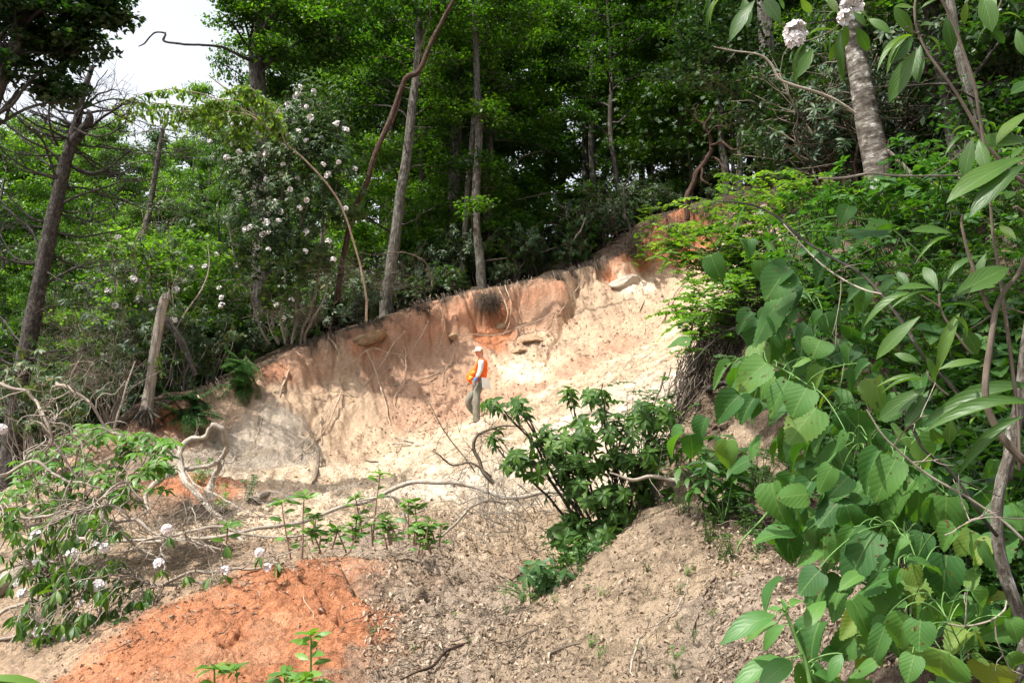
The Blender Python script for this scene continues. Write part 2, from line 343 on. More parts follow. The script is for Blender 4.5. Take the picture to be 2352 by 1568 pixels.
poly = np.vstack([[(-90, 16), (-14, 17.5)], CP[:, :2], [(3.2, 4.6), (3.6, 2), (3.8, -2), (4, -30), (90, -30), (90, 400), (-90, 400)]])
def crest_sd(x, y):
    """signed distance to the scarp line (+ = forest floor side), drop there, and position along it"""
    sh = x.shape; x = x.ravel(); y = y.ravel()
    line = np.vstack([[(-90, 16), (-14, 17.5)], CP[:, :2], [(3.2, 4.6), (3.6, 2), (4, -30)]]); dr = np.concatenate([[0, 0], CD, [0, 0, 0]])
    best = np.full(x.shape, 1e9); bd = np.zeros_like(x)
    for i in range(len(line)-1):
        a, b = line[i], line[i+1]; ab = b-a
        t = np.clip(((x-a[0])*ab[0]+(y-a[1])*ab[1])/(ab@ab), 0, 1)
        d = (x-a[0]-t*ab[0])**2+(y-a[1]-t*ab[1])**2; m = d < best
        best = np.where(m, d, best); bd = np.where(m, dr[i]*(1-t)+dr[i+1]*t, bd)
    ins = np.zeros(x.shape, bool); j = len(poly)-1
    for i in range(len(poly)):
        xi, yi = poly[i]; xj, yj = poly[j]
        if yi != yj:
            ins ^= ((yi > y) != (yj > y)) & (x < (xj-xi)*(y-yi)/(yj-yi)+xi)
        j = i
    d = np.sqrt(best)*np.where(ins, 1, -1)
    return d.reshape(sh), bd.reshape(sh)
CRACKS = []
def sstep(a, b, x): t = np.clip((x-a)/(b-a), 0, 1); return t*t*(3-2*t)
def height(x, y, detail=True, full=False):
    x = np.asarray(x, float); y = np.asarray(y, float)
    xs = x; ys = y
    f = Ff(xs, ys); p = Pf(xs, ys)
    far = sstep(60, 110, np.hypot(x, y)); base = -6+0*x
    d, dr = crest_sd(xs, ys)
    qx = x+.25*fbm(x*1.3, y*1.3, 2, 25); qy = y+.25*fbm(x*1.3+5, y*1.3, 2, 26)
    dn = d+0.10*fbm(x*2.2, y*2.2, 3, 21)+.20*(_hash(np.floor(qx*2.1+qy*.6), np.floor(qy*2.3), 27)-.5)+.12*(_hash(np.floor(qx*5.3), np.floor(qy*5.1+qx), 28)-.5)
    wd = .35+.85*np.clip(.5+.7*fbm(x*.9+7, y*.9, 3, 23), 0, 1)
    k = sstep(-wd, 0.03, dn)
    z = f*(1-k)+p*k
    if detail:
        Yn = np.clip(y, 3, 60)
        scree = sstep(-.2, .3, -d)
        rough = np.exp(-((y-7.5)/3.2)**2)*sstep(-1.5, -.6, x+.1*y-.6)*(1-.6*sstep(.0, .8, x))   # churned debris near the camera
        z = z+scree*(0.05*fbm(x*1.1, y*1.1, 4, 31)+0.020*fbm(x*5, y*5, 3, 32))
        # furrows running down the far face
        face = sstep(14, 17.5, y)*sstep(0, .6, -d)*sstep(-5, -.4, d)
        z = z+face*(0.09*fbm(x*1.2+y*.5, y*.5-x*.1, 4, 41)+0.04*fbm(x*5.0+y*2.0, y*2.2, 5, 42, .6)+.03*np.abs(fbm(x*2.6, y*2.6+x, 4, 43)))
        z = z+rough*(0.075*np.abs(fbm(x*3.6, y*3.6, 4, 51))+0.030*fbm(x*13, y*13, 4, 52, .6)-0.03)
        g = np.exp(-((y-6)/6.0)**2)
        z = z+g*(0.013*fbm(x*22, y*22, 4, 61, .6)+.03*fbm(x*2.4+y*1.2, y*2.4, 3, 62))
        # vertical rain-cut columns on the near bank
        nb = sstep(-1.1, -.15, d)*sstep(12, 9, y)*sstep(0, .08, -d)
        z = z-nb*0.10*np.abs(fbm(x*7, y*7, 3, 71))
        # the loose scree lies in long tongues running down to the left
        al = (x*.88+y*.47); ac = (-x*.47+y*.88); z = z+sstep(9, 12, y)*sstep(-.3, -1.2, d)*(1-sstep(18.6, 19.6, y-.42*x))*(.12*fbm(al*.35, ac*2.2, 4, 75)+.035*fbm(al*1.1, ac*7, 3, 76))
        sc = sstep(9, 12, y)*scree
        z = z+sc*(.035*np.maximum(fbm(x*6.5, y*6.5, 3, 73)-.25, 0)*2.2+.012*fbm(x*19, y*19, 3, 74))
        for cr in CRACKS:
            dm = np.full(x.shape, 1e9); m0 = (x > cr[:, 0].min()-.3) & (x < cr[:, 0].max()+.3) & (y > cr[:, 1].min()-.3) & (y < cr[:, 1].max()+.3)
            if m0.any():
                xx = x[m0]+.05*fbm(x[m0]*6, y[m0]*6, 3, 77); yy = y[m0]; b_ = np.full(xx.shape, 1e9)
                for a_, c_ in zip(cr[:-1], cr[1:]):
                    ab = c_[:2]-a_[:2]; t = np.clip(((xx-a_[0])*ab[0]+(yy-a_[1])*ab[1])/max(ab@ab, 1e-9), 0, 1); b_ = np.minimum(b_, np.hypot(xx-a_[0]-t*ab[0], yy-a_[1]-t*ab[1]))
                dm[m0] = b_; z = z-cr[0, 3]*np.exp(-(dm/cr[0, 2])**2)
        z = z+sstep(0, .4, d)*(0.10*fbm(x*.9, y*.9, 4, 81)+0.03*fbm(x*4, y*4, 2, 82))
    z = z*(1-far)+(base+10*fbm(x*.01, y*.01, 2, 3))*far
    if full: return z, d, dr
    return z
_gx = np.linspace(-30, 30, 601); _gy = np.linspace(-2, 60, 621)
_XX, _YY = np.meshgrid(_gx, _gy); _ZZ = height(_XX, _YY, False)
def hq(x, y):
    """quick ground height (smooth)"""
    fx = np.clip((np.asarray(x, float)+30)/.1, 0, 599.99); fy = np.clip((np.asarray(y, float)+2)/.1, 0, 619.99)
    ix = fx.astype(int); iy = fy.astype(int); fx = fx-ix; fy = fy-iy
    return (_ZZ[iy, ix]*(1-fx)+_ZZ[iy, ix+1]*fx)*(1-fy)+(_ZZ[iy+1, ix]*(1-fx)+_ZZ[iy+1, ix+1]*fx)*fy
def GP(px, py, off=0.0):
    """ground point under a pixel of the photograph"""
    d = W(px, py, 1.0); Y = np.linspace(2.2, 58, 5600); z = hq(d[0]*Y, Y); m = np.nonzero(z >= d[2]*Y)[0]
    Yh = Y[m[0]] if len(m) else 40.0
    x = d[0]*Yh
    return np.array([x, Yh, float(height(np.array([x]), np.array([Yh]))[0])+off])
def onground(x, y, off=0.0): return np.stack([x, y, height(np.asarray(x, float), np.asarray(y, float))+off], -1)

def crack(pts, w, dep): CRACKS.append(np.array([[*GP(x, y)[:2], w, dep] for x, y in pts]))
for c_ in [([(1335, 650), (1318, 700), (1292, 740), (1280, 775), (1262, 800), (1255, 835)], .05, .16), ([(1030, 905), (1010, 930), (990, 950)], .06, .10), ([(1060, 900), (1035, 935), (1015, 960)], .05, .10), ([(1200, 760), (1240, 745), (1265, 745)], .05, .08), ([(1440, 755), (1480, 760), (1520, 745)], .05, .08),
           ([(620, 900), (600, 950), (585, 1000)], .05, .08), ([(700, 1330), (745, 1352), (770, 1400), (800, 1440)], .05, .14), ([(870, 1370), (930, 1390), (1000, 1385)], .06, .14), ([(780, 1300), (820, 1350), (850, 1400)], .05, .10), ([(560, 1440), (545, 1470), (520, 1490)], .03, .06), ([(380, 950), (350, 990)], .08, .12), ([(760, 870), (740, 930), (700, 1000)], .05, .06)]: crack(*c_)
# soil colours laid out by where each soil lies
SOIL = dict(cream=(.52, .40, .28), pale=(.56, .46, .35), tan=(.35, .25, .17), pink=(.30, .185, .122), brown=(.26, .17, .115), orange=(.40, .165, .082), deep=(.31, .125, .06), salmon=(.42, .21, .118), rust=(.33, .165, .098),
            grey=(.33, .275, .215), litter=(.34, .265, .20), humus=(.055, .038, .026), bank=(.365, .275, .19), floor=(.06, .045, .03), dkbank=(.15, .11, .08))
SP = [ # px, py, radius m, soil
    (1620, 715, .8, 'cream'), (1560, 770, .8, 'cream'), (1480, 820, .8, 'cream'), (1390, 880, .7, 'cream'), (1290, 925, .6, 'cream'), (1420, 790, .8, 'pink'), (1340, 840, .8, 'pink'), (1220, 890, .6, 'pink'), (60, 1545, .6, 'tan'), (150, 1480, .5, 'tan'), (1600, 760, 1.6, 'cream'), (1450, 850, 1.6, 'cream'), (1300, 930, 1.5, 'cream'), (1150, 1010, 1.6, 'cream'), (1000, 1060, 1.5, 'cream'), (850, 1080, 1.4, 'cream'), (700, 1100, 1.2, 'cream'),
    (1300, 1000, 1.6, 'pale'), (1150, 1060, 1.0, 'pale'), (1000, 1130, 1.3, 'pale'), (900, 1180, 1.2, 'cream'), (1400, 920, 1.2, 'pale'),
    (1500, 740, .8, 'tan'), (1420, 720, 1.0, 'tan'), (1380, 770, .9, 'tan'), (1450, 660, .6, 'pale'), (1350, 690, .8, 'tan'), (1250, 720, .8, 'pink'), (1280, 800, .9, 'tan'), (1200, 850, .8, 'cream'),
    (1550, 660, .7, 'tan'), (1580, 600, .7, 'orange'), (1570, 540, .6, 'deep'), (1620, 510, .6, 'deep'), (1460, 600, .5, 'orange'), (1500, 560, .5, 'orange'), (1400, 640, .5, 'orange'), (1300, 665, .5, 'orange'), (1230, 680, .5, 'orange'),
    (1150, 720, .5, 'deep'), (1080, 740, .6, 'orange'), (1000, 760, .6, 'orange'), (1060, 790, .6, 'pink'), (1130, 770, .6, 'deep'), (920, 770, .5, 'orange'), (830, 800, .5, 'orange'), (950, 830, .8, 'pink'), (1000, 880, .9, 'pink'), (900, 880, .8, 'pink'), (1040, 930, .8, 'pink'),
    (1100, 860, .7, 'pink'), (850, 930, .9, 'tan'), (950, 950, .9, 'pink'), (780, 880, .8, 'tan'), (720, 850, .6, 'pink'), (640, 870, .6, 'orange'), (700, 930, .8, 'tan'), (640, 980, .8, 'grey'), (560, 1040, .9, 'grey'), (620, 1050, .7, 'grey'), (750, 1000, .8, 'tan'), (680, 1040, .7, 'grey'), (540, 960, .8, 'tan'), (480, 1060, .8, 'grey'),
    (800, 1040, .7, 'tan'), (400, 1000, .6, 'pink'), (360, 960, .5, 'orange'), (300, 1030, .6, 'brown'), (420, 1120, .5, 'orange'), (500, 1110, .4, 'orange'), (340, 1150, .7, 'brown'), (470, 1160, .5, 'humus'),
    (600, 1200, .8, 'cream'), (700, 1230, .8, 'cream'), (500, 1290, 1.0, 'tan'), (300, 1300, 1.2, 'tan'), (100, 1300, 1.5, 'bank'), (450, 1350, .5, 'tan'),
    (320, 1520, .55, 'orange'), (400, 1540, .5, 'salmon'), (520, 1490, .4, 'salmon'), (600, 1450, .35, 'salmon'), (450, 1450, .6, 'orange'), (600, 1400, .6, 'orange'), (700, 1340, .5, 'orange'), (650, 1480, .6, 'orange'), (800, 1430, .45, 'orange'), (550, 1550, .6, 'orange'), (760, 1380, .3, 'deep'), (820, 1510, .35, 'pink'), (740, 1540, .35, 'brown'),
    (1000, 1300, .9, 'litter'), (900, 1260, .8, 'litter'), (1100, 1400, .7, 'litter'), (950, 1450, .5, 'litter'), (900, 1540, .4, 'litter'), (1100, 1520, .5, 'litter'), (1050, 1200, .9, 'bank'), (1200, 1200, .9, 'bank'), (880, 1360, .3, 'brown'), (1200, 1330, .5, 'brown'),
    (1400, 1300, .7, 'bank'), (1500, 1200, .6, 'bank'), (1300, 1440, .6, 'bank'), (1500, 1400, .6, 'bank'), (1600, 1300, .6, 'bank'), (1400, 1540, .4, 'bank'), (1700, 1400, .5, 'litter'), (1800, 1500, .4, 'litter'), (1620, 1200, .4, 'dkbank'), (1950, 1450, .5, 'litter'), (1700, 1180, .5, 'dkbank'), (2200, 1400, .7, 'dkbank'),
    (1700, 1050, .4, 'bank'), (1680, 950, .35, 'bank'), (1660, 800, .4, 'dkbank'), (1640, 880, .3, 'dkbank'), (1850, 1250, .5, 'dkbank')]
sp_p = np.array([GP(a[0], a[1]) for a in SP]); sp_r = np.array([a[2]*(.78 if a[3] in ('deep', 'orange') and a[1] < 880 else 1) for a in SP]); sp_c = np.array([SOIL['rust' if a[3] == 'orange' and a[1] < 880 and a[0] < 1400 else a[3]] for a in SP])
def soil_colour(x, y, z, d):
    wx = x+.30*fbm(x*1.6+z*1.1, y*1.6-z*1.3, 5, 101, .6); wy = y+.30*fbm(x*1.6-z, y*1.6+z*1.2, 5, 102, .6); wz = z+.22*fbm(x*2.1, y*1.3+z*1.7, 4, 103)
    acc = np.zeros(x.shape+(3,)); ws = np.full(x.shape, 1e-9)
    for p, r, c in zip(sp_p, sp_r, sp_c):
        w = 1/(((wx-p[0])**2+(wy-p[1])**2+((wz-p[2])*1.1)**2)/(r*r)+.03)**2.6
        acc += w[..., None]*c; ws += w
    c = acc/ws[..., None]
    dd = d+.24*fbm(x*2.5+z*2.1, y*2.5-z*2.6, 5, 111, .6)
    fl = sstep(-.16, .05, dd)[..., None]*np.where(y < 13, .8, 1.0)[..., None]
    tone = (.5+.5*fbm(x*.8, y*.8, 3, 113))[..., None]
    c = c*(1-fl)+fl*(np.array(SOIL['humus'])*(1-tone)+np.array([.10, .07, .045])*tone)
    st = 1+.14*fbm(x*3.5+y*1.5, y*.8+z*1.1, 4, 121)+.11*fbm(x*9+z*4, y*9-z*7, 4, 122, .6)
    al = x*.88+y*.47; ac = -x*.47+y*.88
    scz = (sstep(9, 12, y)*sstep(-.3, -1.2, d)*(1-sstep(18.6, 19.6, y-.42*x)))[..., None]
    c = c*(1+scz*(.20*fbm(al*.5, ac*3.2, 4, 131)+.12*fbm(al*2.2, ac*8, 3, 132))[..., None]*np.array([1, 1.1, 1.3]))
    return np.clip(c*st[..., None], .01, .9)

nu = 1000
rows = [-5.0]
while rows[-1] < 140:
    Y = rows[-1]
    st = .35 if Y < 2.6 else (max(.0125, Y*.0034) if Y < 14 else (.05 if Y < 27.5 else .05+(Y-27.5)*.06))
    rows.append(Y+min(st, 3))
rows = np.array(rows); uu = np.linspace(-1, 1, nu); uu = uu*(.62+.38*np.abs(uu)**3)/1.0
UU, YYg = np.meshgrid(uu, rows)
XXg = UU*(2.6+1.05*np.maximum(YYg, 0)+0.004*np.maximum(YYg-25, 0)**2)
ZZg, DDg, DRg = height(XXg, YYg, True, True)
# push the lip outwards and undercut it a little so the turf overhangs
nr, nc = XXg.shape
# how grainy the soil is: the cut face and the clay mound are smoother than the debris
sm_ = sstep(14, 17, YYg)*sstep(0, .3, -DDg)*sstep(18.3, 19.6, YYg-.42*XXg*0+(-.42*XXg+.0))
grain = 1-.42*sm_-.15*np.exp(-(((XXg+2.3)/1.3)**2+((YYg-6.2)/.9)**2)**2)
gmb_v = np.stack([XXg, YYg, ZZg], -1)
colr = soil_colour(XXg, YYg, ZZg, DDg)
g_ = MB(); idx = np.arange(nr*nc).reshape(nr, nc)
g_.add(gmb_v.reshape(-1, 3), np.stack([idx[:-1, :-1], idx[:-1, 1:], idx[1:, 1:], idx[1:, :-1]], -1).reshape(-1, 4))
def soil_mat():
    m, nt = mat_new("soil")
    at = nd(nt, "ShaderNodeAttribute", attribute_name="soil"); geo = nd(nt, "ShaderNodeNewGeometry")
    n1 = nd(nt, "ShaderNodeTexNoise", i_Scale=14.0, i_Detail=7.0, i_Roughness=0.7); n2 = nd(nt, "ShaderNodeTexNoise", i_Scale=70.0, i_Detail=4.0, i_Roughness=0.6)
    v = nd(nt, "ShaderNodeTexVoronoi", i_Scale=26.0); vs = nd(nt, "ShaderNodeTexVoronoi", i_Scale=90.0)
    for n in (n1, n2, v, vs): nt.links.new(geo.outputs["Position"], n.inputs["Vector"])
    f = math_(nt, 'ADD', math_(nt, 'MULTIPLY', n1.outputs[0], .9), math_(nt, 'MULTIPLY', n2.outputs[0], .7))
    tone = ramp(nt, [(0.35, (.55, .53, .50)), (0.8, (1, 1, 1)), (1.0, (1.25, 1.25, 1.25))], f)
    c = mixc(nt, 1.0, at.outputs["Color"], tone, 'MULTIPLY')
    # pale quartz and mica flecks
    fl = math_(nt, 'LESS_THAN', vs.outputs["Distance"], 0.16)
    c = mixc(nt, math_(nt, 'MULTIPLY', fl, .55), c, (.70, .62, .54))
    h = math_(nt, 'ADD', math_(nt, 'MULTIPLY', n1.outputs[0], 1.0), math_(nt, 'MULTIPLY', n2.outputs[0], .35))
    n4 = nd(nt, "ShaderNodeTexNoise", i_Scale=3.6, i_Detail=8.0, i_Roughness=0.72); nt.links.new(geo.outputs["Position"], n4.inputs["Vector"])
    wr = nd(nt, "ShaderNodeTexVoronoi", i_Scale=3.4, feature='DISTANCE_TO_EDGE'); wv = nd(nt, "ShaderNodeVectorMath", operation='ADD'); ws_ = nd(nt, "ShaderNodeVectorMath", operation='SCALE'); ws_.inputs[3].default_value = .35
    nt.links.new(n4.outputs[1], ws_.inputs[0]); nt.links.new(ws_.outputs[0], wv.inputs[0]); nt.links.new(geo.outputs["Position"], wv.inputs[1]); nt.links.new(wv.outputs[0], wr.inputs["Vector"])
    ck = math_(nt, 'MULTIPLY', math_(nt, 'MINIMUM', wr.outputs["Distance"], .05), 4.5)
    h = math_(nt, 'SUBTRACT', h, math_(nt, 'MULTIPLY', v.outputs["Distance"], .35)); h = math_(nt, 'ADD', h, ck); h = math_(nt, 'ADD', h, math_(nt, 'MULTIPLY', n4.outputs[0], 1.6))
    bp = nd(nt, "ShaderNodeBump", i_Strength=1.0, i_Distance=0.07); nt.links.new(h, bp.inputs["Height"]); nt.links.new(at.outputs["Alpha"], bp.inputs["Strength"])
    p = nd(nt, "ShaderNodeBsdfPrincipled", i_Roughness=0.95); p.inputs["Specular IOR Level"].default_value = 0.1
    nt.links.new(c, p.inputs["Base Color"]); nt.links.new(bp.outputs[0], p.inputs["Normal"]); out_(nt, p.outputs[0])
    return m
M['soil'] = soil_mat()
ground = g_.build("ground", M['soil'])
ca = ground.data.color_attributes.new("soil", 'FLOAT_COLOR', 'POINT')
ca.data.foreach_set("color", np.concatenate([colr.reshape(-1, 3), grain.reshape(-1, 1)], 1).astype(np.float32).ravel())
tag(ground, "bare orange and cream landslide soil below dark forest floor", None, None, "structure")
# ---------------------------------------------------------------- leaf shapes
def T(v, faces, uv=None):
    v = np.array(v, float)
    if uv is None:
        w = max(abs(v[:, 0]).max(), 1e-6); uv = np.stack([v[:, 0]/w, v[:, 1]], 1)
    fs = {}
    for f in faces: fs.setdefault(len(f), []).append(f)
    return (v, list(fs.values()), np.array(uv, float))
LEAF = T([(0, 0, 0), (.30, .45, .07), (0, 1, -.08), (-.30, .45, .07), (0, .5, 0)], [(0, 1, 4), (1, 2, 4), (0, 4, 3), (4, 2, 3)])
SLIM = T([(0, 0, 0), (.17, .45, .03), (0, 1, -.10), (-.17, .45, .03), (0, .5, 0)], [(0, 1, 4), (1, 2, 4), (0, 4, 3), (4, 2, 3)])
def strip_leaf(wid, droop, fold, n=6, wave=0.0):
    """long leaf with a folded midrib, n cross sections; wid(t) half width"""
    v = []; uv = []
    for i in range(n+1):
        t = i/n; w = wid(t); z = -droop*t*t; y = t*(1-.25*droop*t)
        for s in (-1, 0, 1):
            v.append((s*w, y, z+fold*w*abs(s)+wave*w*abs(s)*math.sin(9*t+s))); uv.append((s*1.0, t))
    f = [(3*i+k, 3*i+k+1, 3*i+4+k, 3*i+3+k) for i in range(n) for k in (0, 1)]
    return T(v, f, uv)
elli = lambda a, p=.5: (lambda t: a*(math.sin(math.pi*min(max(t, 0), 1)**p)**.85 if 0 < t < 1 else .004))
RHODO = strip_leaf(elli(.15, 1.15), .35, .35, 6, .05)
RHODO_LOW = strip_leaf(elli(.15, 1.15), .3, .3, 3)
RHODO_BIG = strip_leaf(elli(.145, 1.2), .25, .30, 10, .06)
RHODO_CURL = strip_leaf(elli(.13, 1.1), .55, .75, 10, .08)
POINTY = strip_leaf(elli(.19, .9), .45, .35, 6, .05)
LANCE = strip_leaf(elli(.11, .9), .30, .3, 4)
def heart_leaf(cup=.15, droop=.35, seed=0):
    r = np.random.default_rng(seed); v = []; uv = []; f = []
    n = 30; prof = []
    for i in range(n):                        # right outline from the notch round to the tip
        a = math.pi*i/(n-1)
        x = .47*math.sin(a)**.92*(1-.18*math.cos(a)*-1*.6)*(.78+.22*math.cos(a*.5)); y = .42-.5*math.cos(a)
        y = y+.10*math.exp(-((a-math.pi)/.35)**2); y -= .10*math.exp(-(a/.5)**2)*-1
        if 0 < i < n-1: k = .018*(1 if i % 2 else -1)+r.normal(0, .006); x += k; y += k*.4
        prof.append((max(x, 0), y))
    ymin = 0.06
    rings = [0, .35, .7, 1.0]
    idx = {}
    for s in (-1, 1):
        for i, (x, y) in enumerate(prof):
            for j, q in enumerate(rings):
                yy = y; xx = x*q
                if j == 0: yy = max(y, ymin)
                else: yy = max(y, ymin)*(1-q)+y*q
                z = cup*xx*1.2-droop*max(yy-.1, 0)**2*.8+.03*math.sin(7*yy+s*3+seed)*q
                if j == 0 and s == 1: idx[(s, i, j)] = idx[(-1, i, 0)]; continue
                idx[(s, i, j)] = len(v); v.append((s*xx, yy, z)); uv.append((s*xx*2.0, yy))
        for i in range(n-1):
            for j in range(3):
                q = [idx[(s, i, j)], idx[(s, i, j+1)], idx[(s, i+1, j+1)], idx[(s, i+1, j)]]
                f.append(q if s == 1 else q[::-1])
    return T(v, f, uv)
HEARTS = [heart_leaf(.15, .35, 1), heart_leaf(.45, .6, 2), heart_leaf(-.1, .25, 3)]

def cluster_leaves(mb, C, n, rad, size, tm=LEAF, flat=.28, droop=.35, tilt=.55, rv=.35):
    """n leaves round every centre in C"""
    C = np.repeat(np.asarray(C), n, 0); k = len(C)
    o = rng.normal(0, 1, (k, 3)); o = o/np.maximum(np.linalg.norm(o, axis=1, keepdims=True), .3)*rng.random((k, 1))**.5*rad; o[:, 2] *= flat
    A = rot_rand(k); A[:, 2] = A[:, 2]*.3-droop*.6; N = np.array([0, 0, 1.0])+tilt*rng.normal(0, 1, (k, 3))
    mb.stamp(tm, C+o, A, N, size*(1+rv*rng.uniform(-1, 1, k)))
def whorls(mb, C, D, n, size, tm, droop=.25, wid=1.0, spread=1.0):
    """rosettes of n leaves round a shoot tip C pointing along D"""
    for c, d in zip(np.asarray(C), norm(np.asarray(D))):
        ref = np.array([0, 0, 1.]) if abs(d[2]) < .9 else np.array([1., 0, 0]); u = np.cross(d, ref); u /= np.linalg.norm(u); v = np.cross(d, u)
        a = np.arange(n)*2*np.pi/n+rng.uniform(0, 6)+rng.normal(0, .15, n)
        A = spread*(np.cos(a)[:, None]*u+np.sin(a)[:, None]*v)+d*rng.uniform(.1, .6, (n, 1)); A[:, 2] -= droop+rng.uniform(0, .3, n)
        N = d[None]+.25*rng.normal(0, 1, (n, 3))
        mb.stamp(tm, np.repeat(c[None], n, 0)-d*rng.uniform(0, .12, (n, 1))*size, A, N, size*rng.uniform(.75, 1.1, n), wid)
def limb(mb, a, b, r0, r1, sag=0.0, amp=.15, n=10, sides=6, freq=.6, rough=0):
    a = np.asarray(a, float); b = np.asarray(b, float); t = np.linspace(0, 1, n)[:, None]
    p = a*(1-t)+b*t; p[:, 2] += (sag*4*t*(1-t))[:, 0]; p = wobble(p, amp, freq)
    mb.tube(p, r0*(1-t[:, 0])+r1*t[:, 0], sides, rough); return p

# ---------------------------------------------------------------- forest tree prototypes
def make_tree(name, H, hb, Rc, mats, seed, nl=20, nsub=6, leaf=.145, per=78, rad=.70, tr=.15, lean=.4, shape=1.0):
    global rng
    keep = rng; rng = np.random.default_rng(seed)
    root = empty(name, (0, 0, 0)); w = MB(); br = MB(); fo = MB()
    top = np.array([rng.normal(0, lean), rng.normal(0, lean), H*.93]); t = np.linspace(0, 1, 22)[:, None]
    tp = np.array([0, 0, -.6])*(1-t)+top*t; tp = wobble(tp, .25, .18)
    r = tr*(1-t[:, 0])**.8+.02+tr*.5*np.exp(-t[:, 0]*H*1.5); w.tube(tp, r, 10, .10)
    cents = []
    for i in range(nl):
        h = hb+(H*.95-hb)*((i+rng.random())/nl); k = (h-hb)/(H-hb)
        ln = Rc*(math.sin(math.pi*(k*.82+.16))**.7)*rng.uniform(.65, 1.12)*shape
        a = i*2.4+rng.normal(0, .4); j = np.argmin(abs(tp[:, 2]-h)); s = tp[j]
        e = s+np.array([math.cos(a)*ln, math.sin(a)*ln, ln*rng.uniform(.05, .5)*(1-.3*k)])
        p = limb(br, s, e, tr*.42*(1-.6*k), .012, .15*ln*.4, .18, 9, 5)
        for q in range(nsub):
            f = rng.uniform(.3, 1.0); b = p[int(f*8)]; l2 = ln*.42*rng.uniform(.5, 1.1)*(1.15-.5*f); a2 = a+rng.normal(0, .9)
            e2 = b+np.array([math.cos(a2)*l2, math.sin(a2)*l2, rng.uniform(-.15, .45)*l2])
            p2 = limb(br, b, e2, .022, .006, 0, .1, 5, 3)
            cents += [p2[4], p2[2]+rng.normal(0, .15, 3)]
            if rng.random() < .6: cents.append(p2[4]+rng.normal(0, .45, 3)*np.array([1, 1, .5]))
    cluster_leaves(fo, np.array(cents), per, rad, leaf)
    w.build("trunk", M[mats[1]], root); br.build("branches", M[mats[1]], root); fo.build("crown", M[mats[0]], root)
    root["H"] = H; rng = keep
    return root
PT = [make_tree("forest_tree", 15, 3.6, 3.4, ('canopy', 'bark_dark'), 11),
      make_tree("forest_tree", 15, 5.0, 3.2, ('canopy', 'bark_grey'), 12, nl=18),
      make_tree("forest_tree", 15, 2.8, 3.6, ('sunlit_pale_canopy', 'bark_grey'), 13, leaf=.135, per=84),
      make_tree("forest_tree", 15, 6.5, 3.3, ('shade_dark_canopy', 'bark_dark'), 14, nl=17, leaf=.14)]
PU = [make_tree("understory_tree", 6, .8, 2.3, ('canopy', 'twig'), 21, nl=16, nsub=5, leaf=.12, per=46, rad=.5, tr=.07, lean=.5),
      make_tree("understory_tree", 6, .5, 2.4, ('laurel', 'twig'), 22, nl=18, nsub=6, leaf=.10, per=50, rad=.45, tr=.07, lean=.7),
      make_tree("understory_tree", 6, .6, 2.2, ('sunlit_pale_canopy', 'twig'), 23, nl=14, nsub=5, leaf=.13, per=40, rad=.5, tr=.06, lean=.5)]
used = set()
def put(proto, px, Y, top_py, rz, label, cat, group, sx=1.0, root_drop=0.15):
    x = W(px, 800, Y)[0]; z = float(hq(x, Y))-root_drop; H = proto["H"]; s = max((W(px, top_py, Y)[2]-z)/H, .15)
    if proto.name in used: o = clone(proto, (x, Y, z), rz, (s*sx, s*sx, s))
    else: used.add(proto.name); o = proto; o.location = (x, Y, z); o.rotation_euler = (0, 0, rz); o.scale = (s*sx, s*sx, s)
    return tag(o, label, cat, group)
def skyline(px):
    return float(np.interp(px, [-400, 0, 100, 180, 235, 275, 310, 345, 400, 470, 520, 560, 640, 4000], [230, 265, 250, 240, 262, 300, 390, 310, 195, 215, 215, 150, -120, -320]))
# named valley trees round the gap of sky
for px, Y, tp, k, sx, lab in [
    (20, 44, 285, 2, .9, "tall far tree at the left edge behind the bare pine's lowest visible sky"),
    (110, 46, 270, 0, .9, "far broadleaf tree between the bare pine's upper branches"),
    (200, 44, 280, 2, .8, "far light green tree right of the bare pine's fork"),
    (262, 40, 330, 0, .6, "far rounded tree at the foot of the narrow notch of sky"),
    (395, 42, 300, 2, .7, "far pale tree behind the slim dead tree"),
    (455, 38, 235, 2, .5, "yellow green tree seen through the hanging bright leaves"),
    (340, 30, 420, 2, .8, "bushy green tree below the notch of sky behind the dead twigs"),
    (60, 31, 262, 2, .8, "sunlit green tree in the valley behind the bare pine at the far left"),
    (165, 36, 238, 0, .7, "broadleaf tree whose top fills the gap between the bare pine's fork and its trunk"),
    (245, 33, 262, 2, .62, "light green tree just left of the narrow notch of sky"),
    (372, 38, 290, 1, .42, "slim tree just right of the narrow notch of sky"),
    (425, 34, 150, 2, .5, "tall pale tree rising into the sky below the crooked dead limb"),
    (505, 30, 235, 0, .5, "dense green tree left of the big furrowed trunk"),
    (-60, 26, 300, 0, .8, "tree cut by the left edge of the picture behind the bare pine"),
    (130, 24, 520, 1, .7, "shorter tree standing low behind the middle of the bare pine"),
    (290, 27, 480, 2, .7, "low sunlit tree between the bare pine and the slim dead tree"),
    (430, 26, 430, 0, .6, "round low tree behind the slim dead tree")]:
    put(PT[k], px, Y, tp, rng.uniform(0, 6), lab, "tree", "valley trees on the left", sx)
for i, px in enumerate(range(-60, 620, 62)):
    put(PT[(0, 3, 2, 0, 1)[i % 5]], px+rng.uniform(-20, 20), 52+rng.uniform(-5, 12), skyline(px)+40+rng.uniform(0, 60), rng.uniform(0, 6), "distant tree filling the gaps between the valley trees at the left", "tree", "distant valley trees on the left", .95)
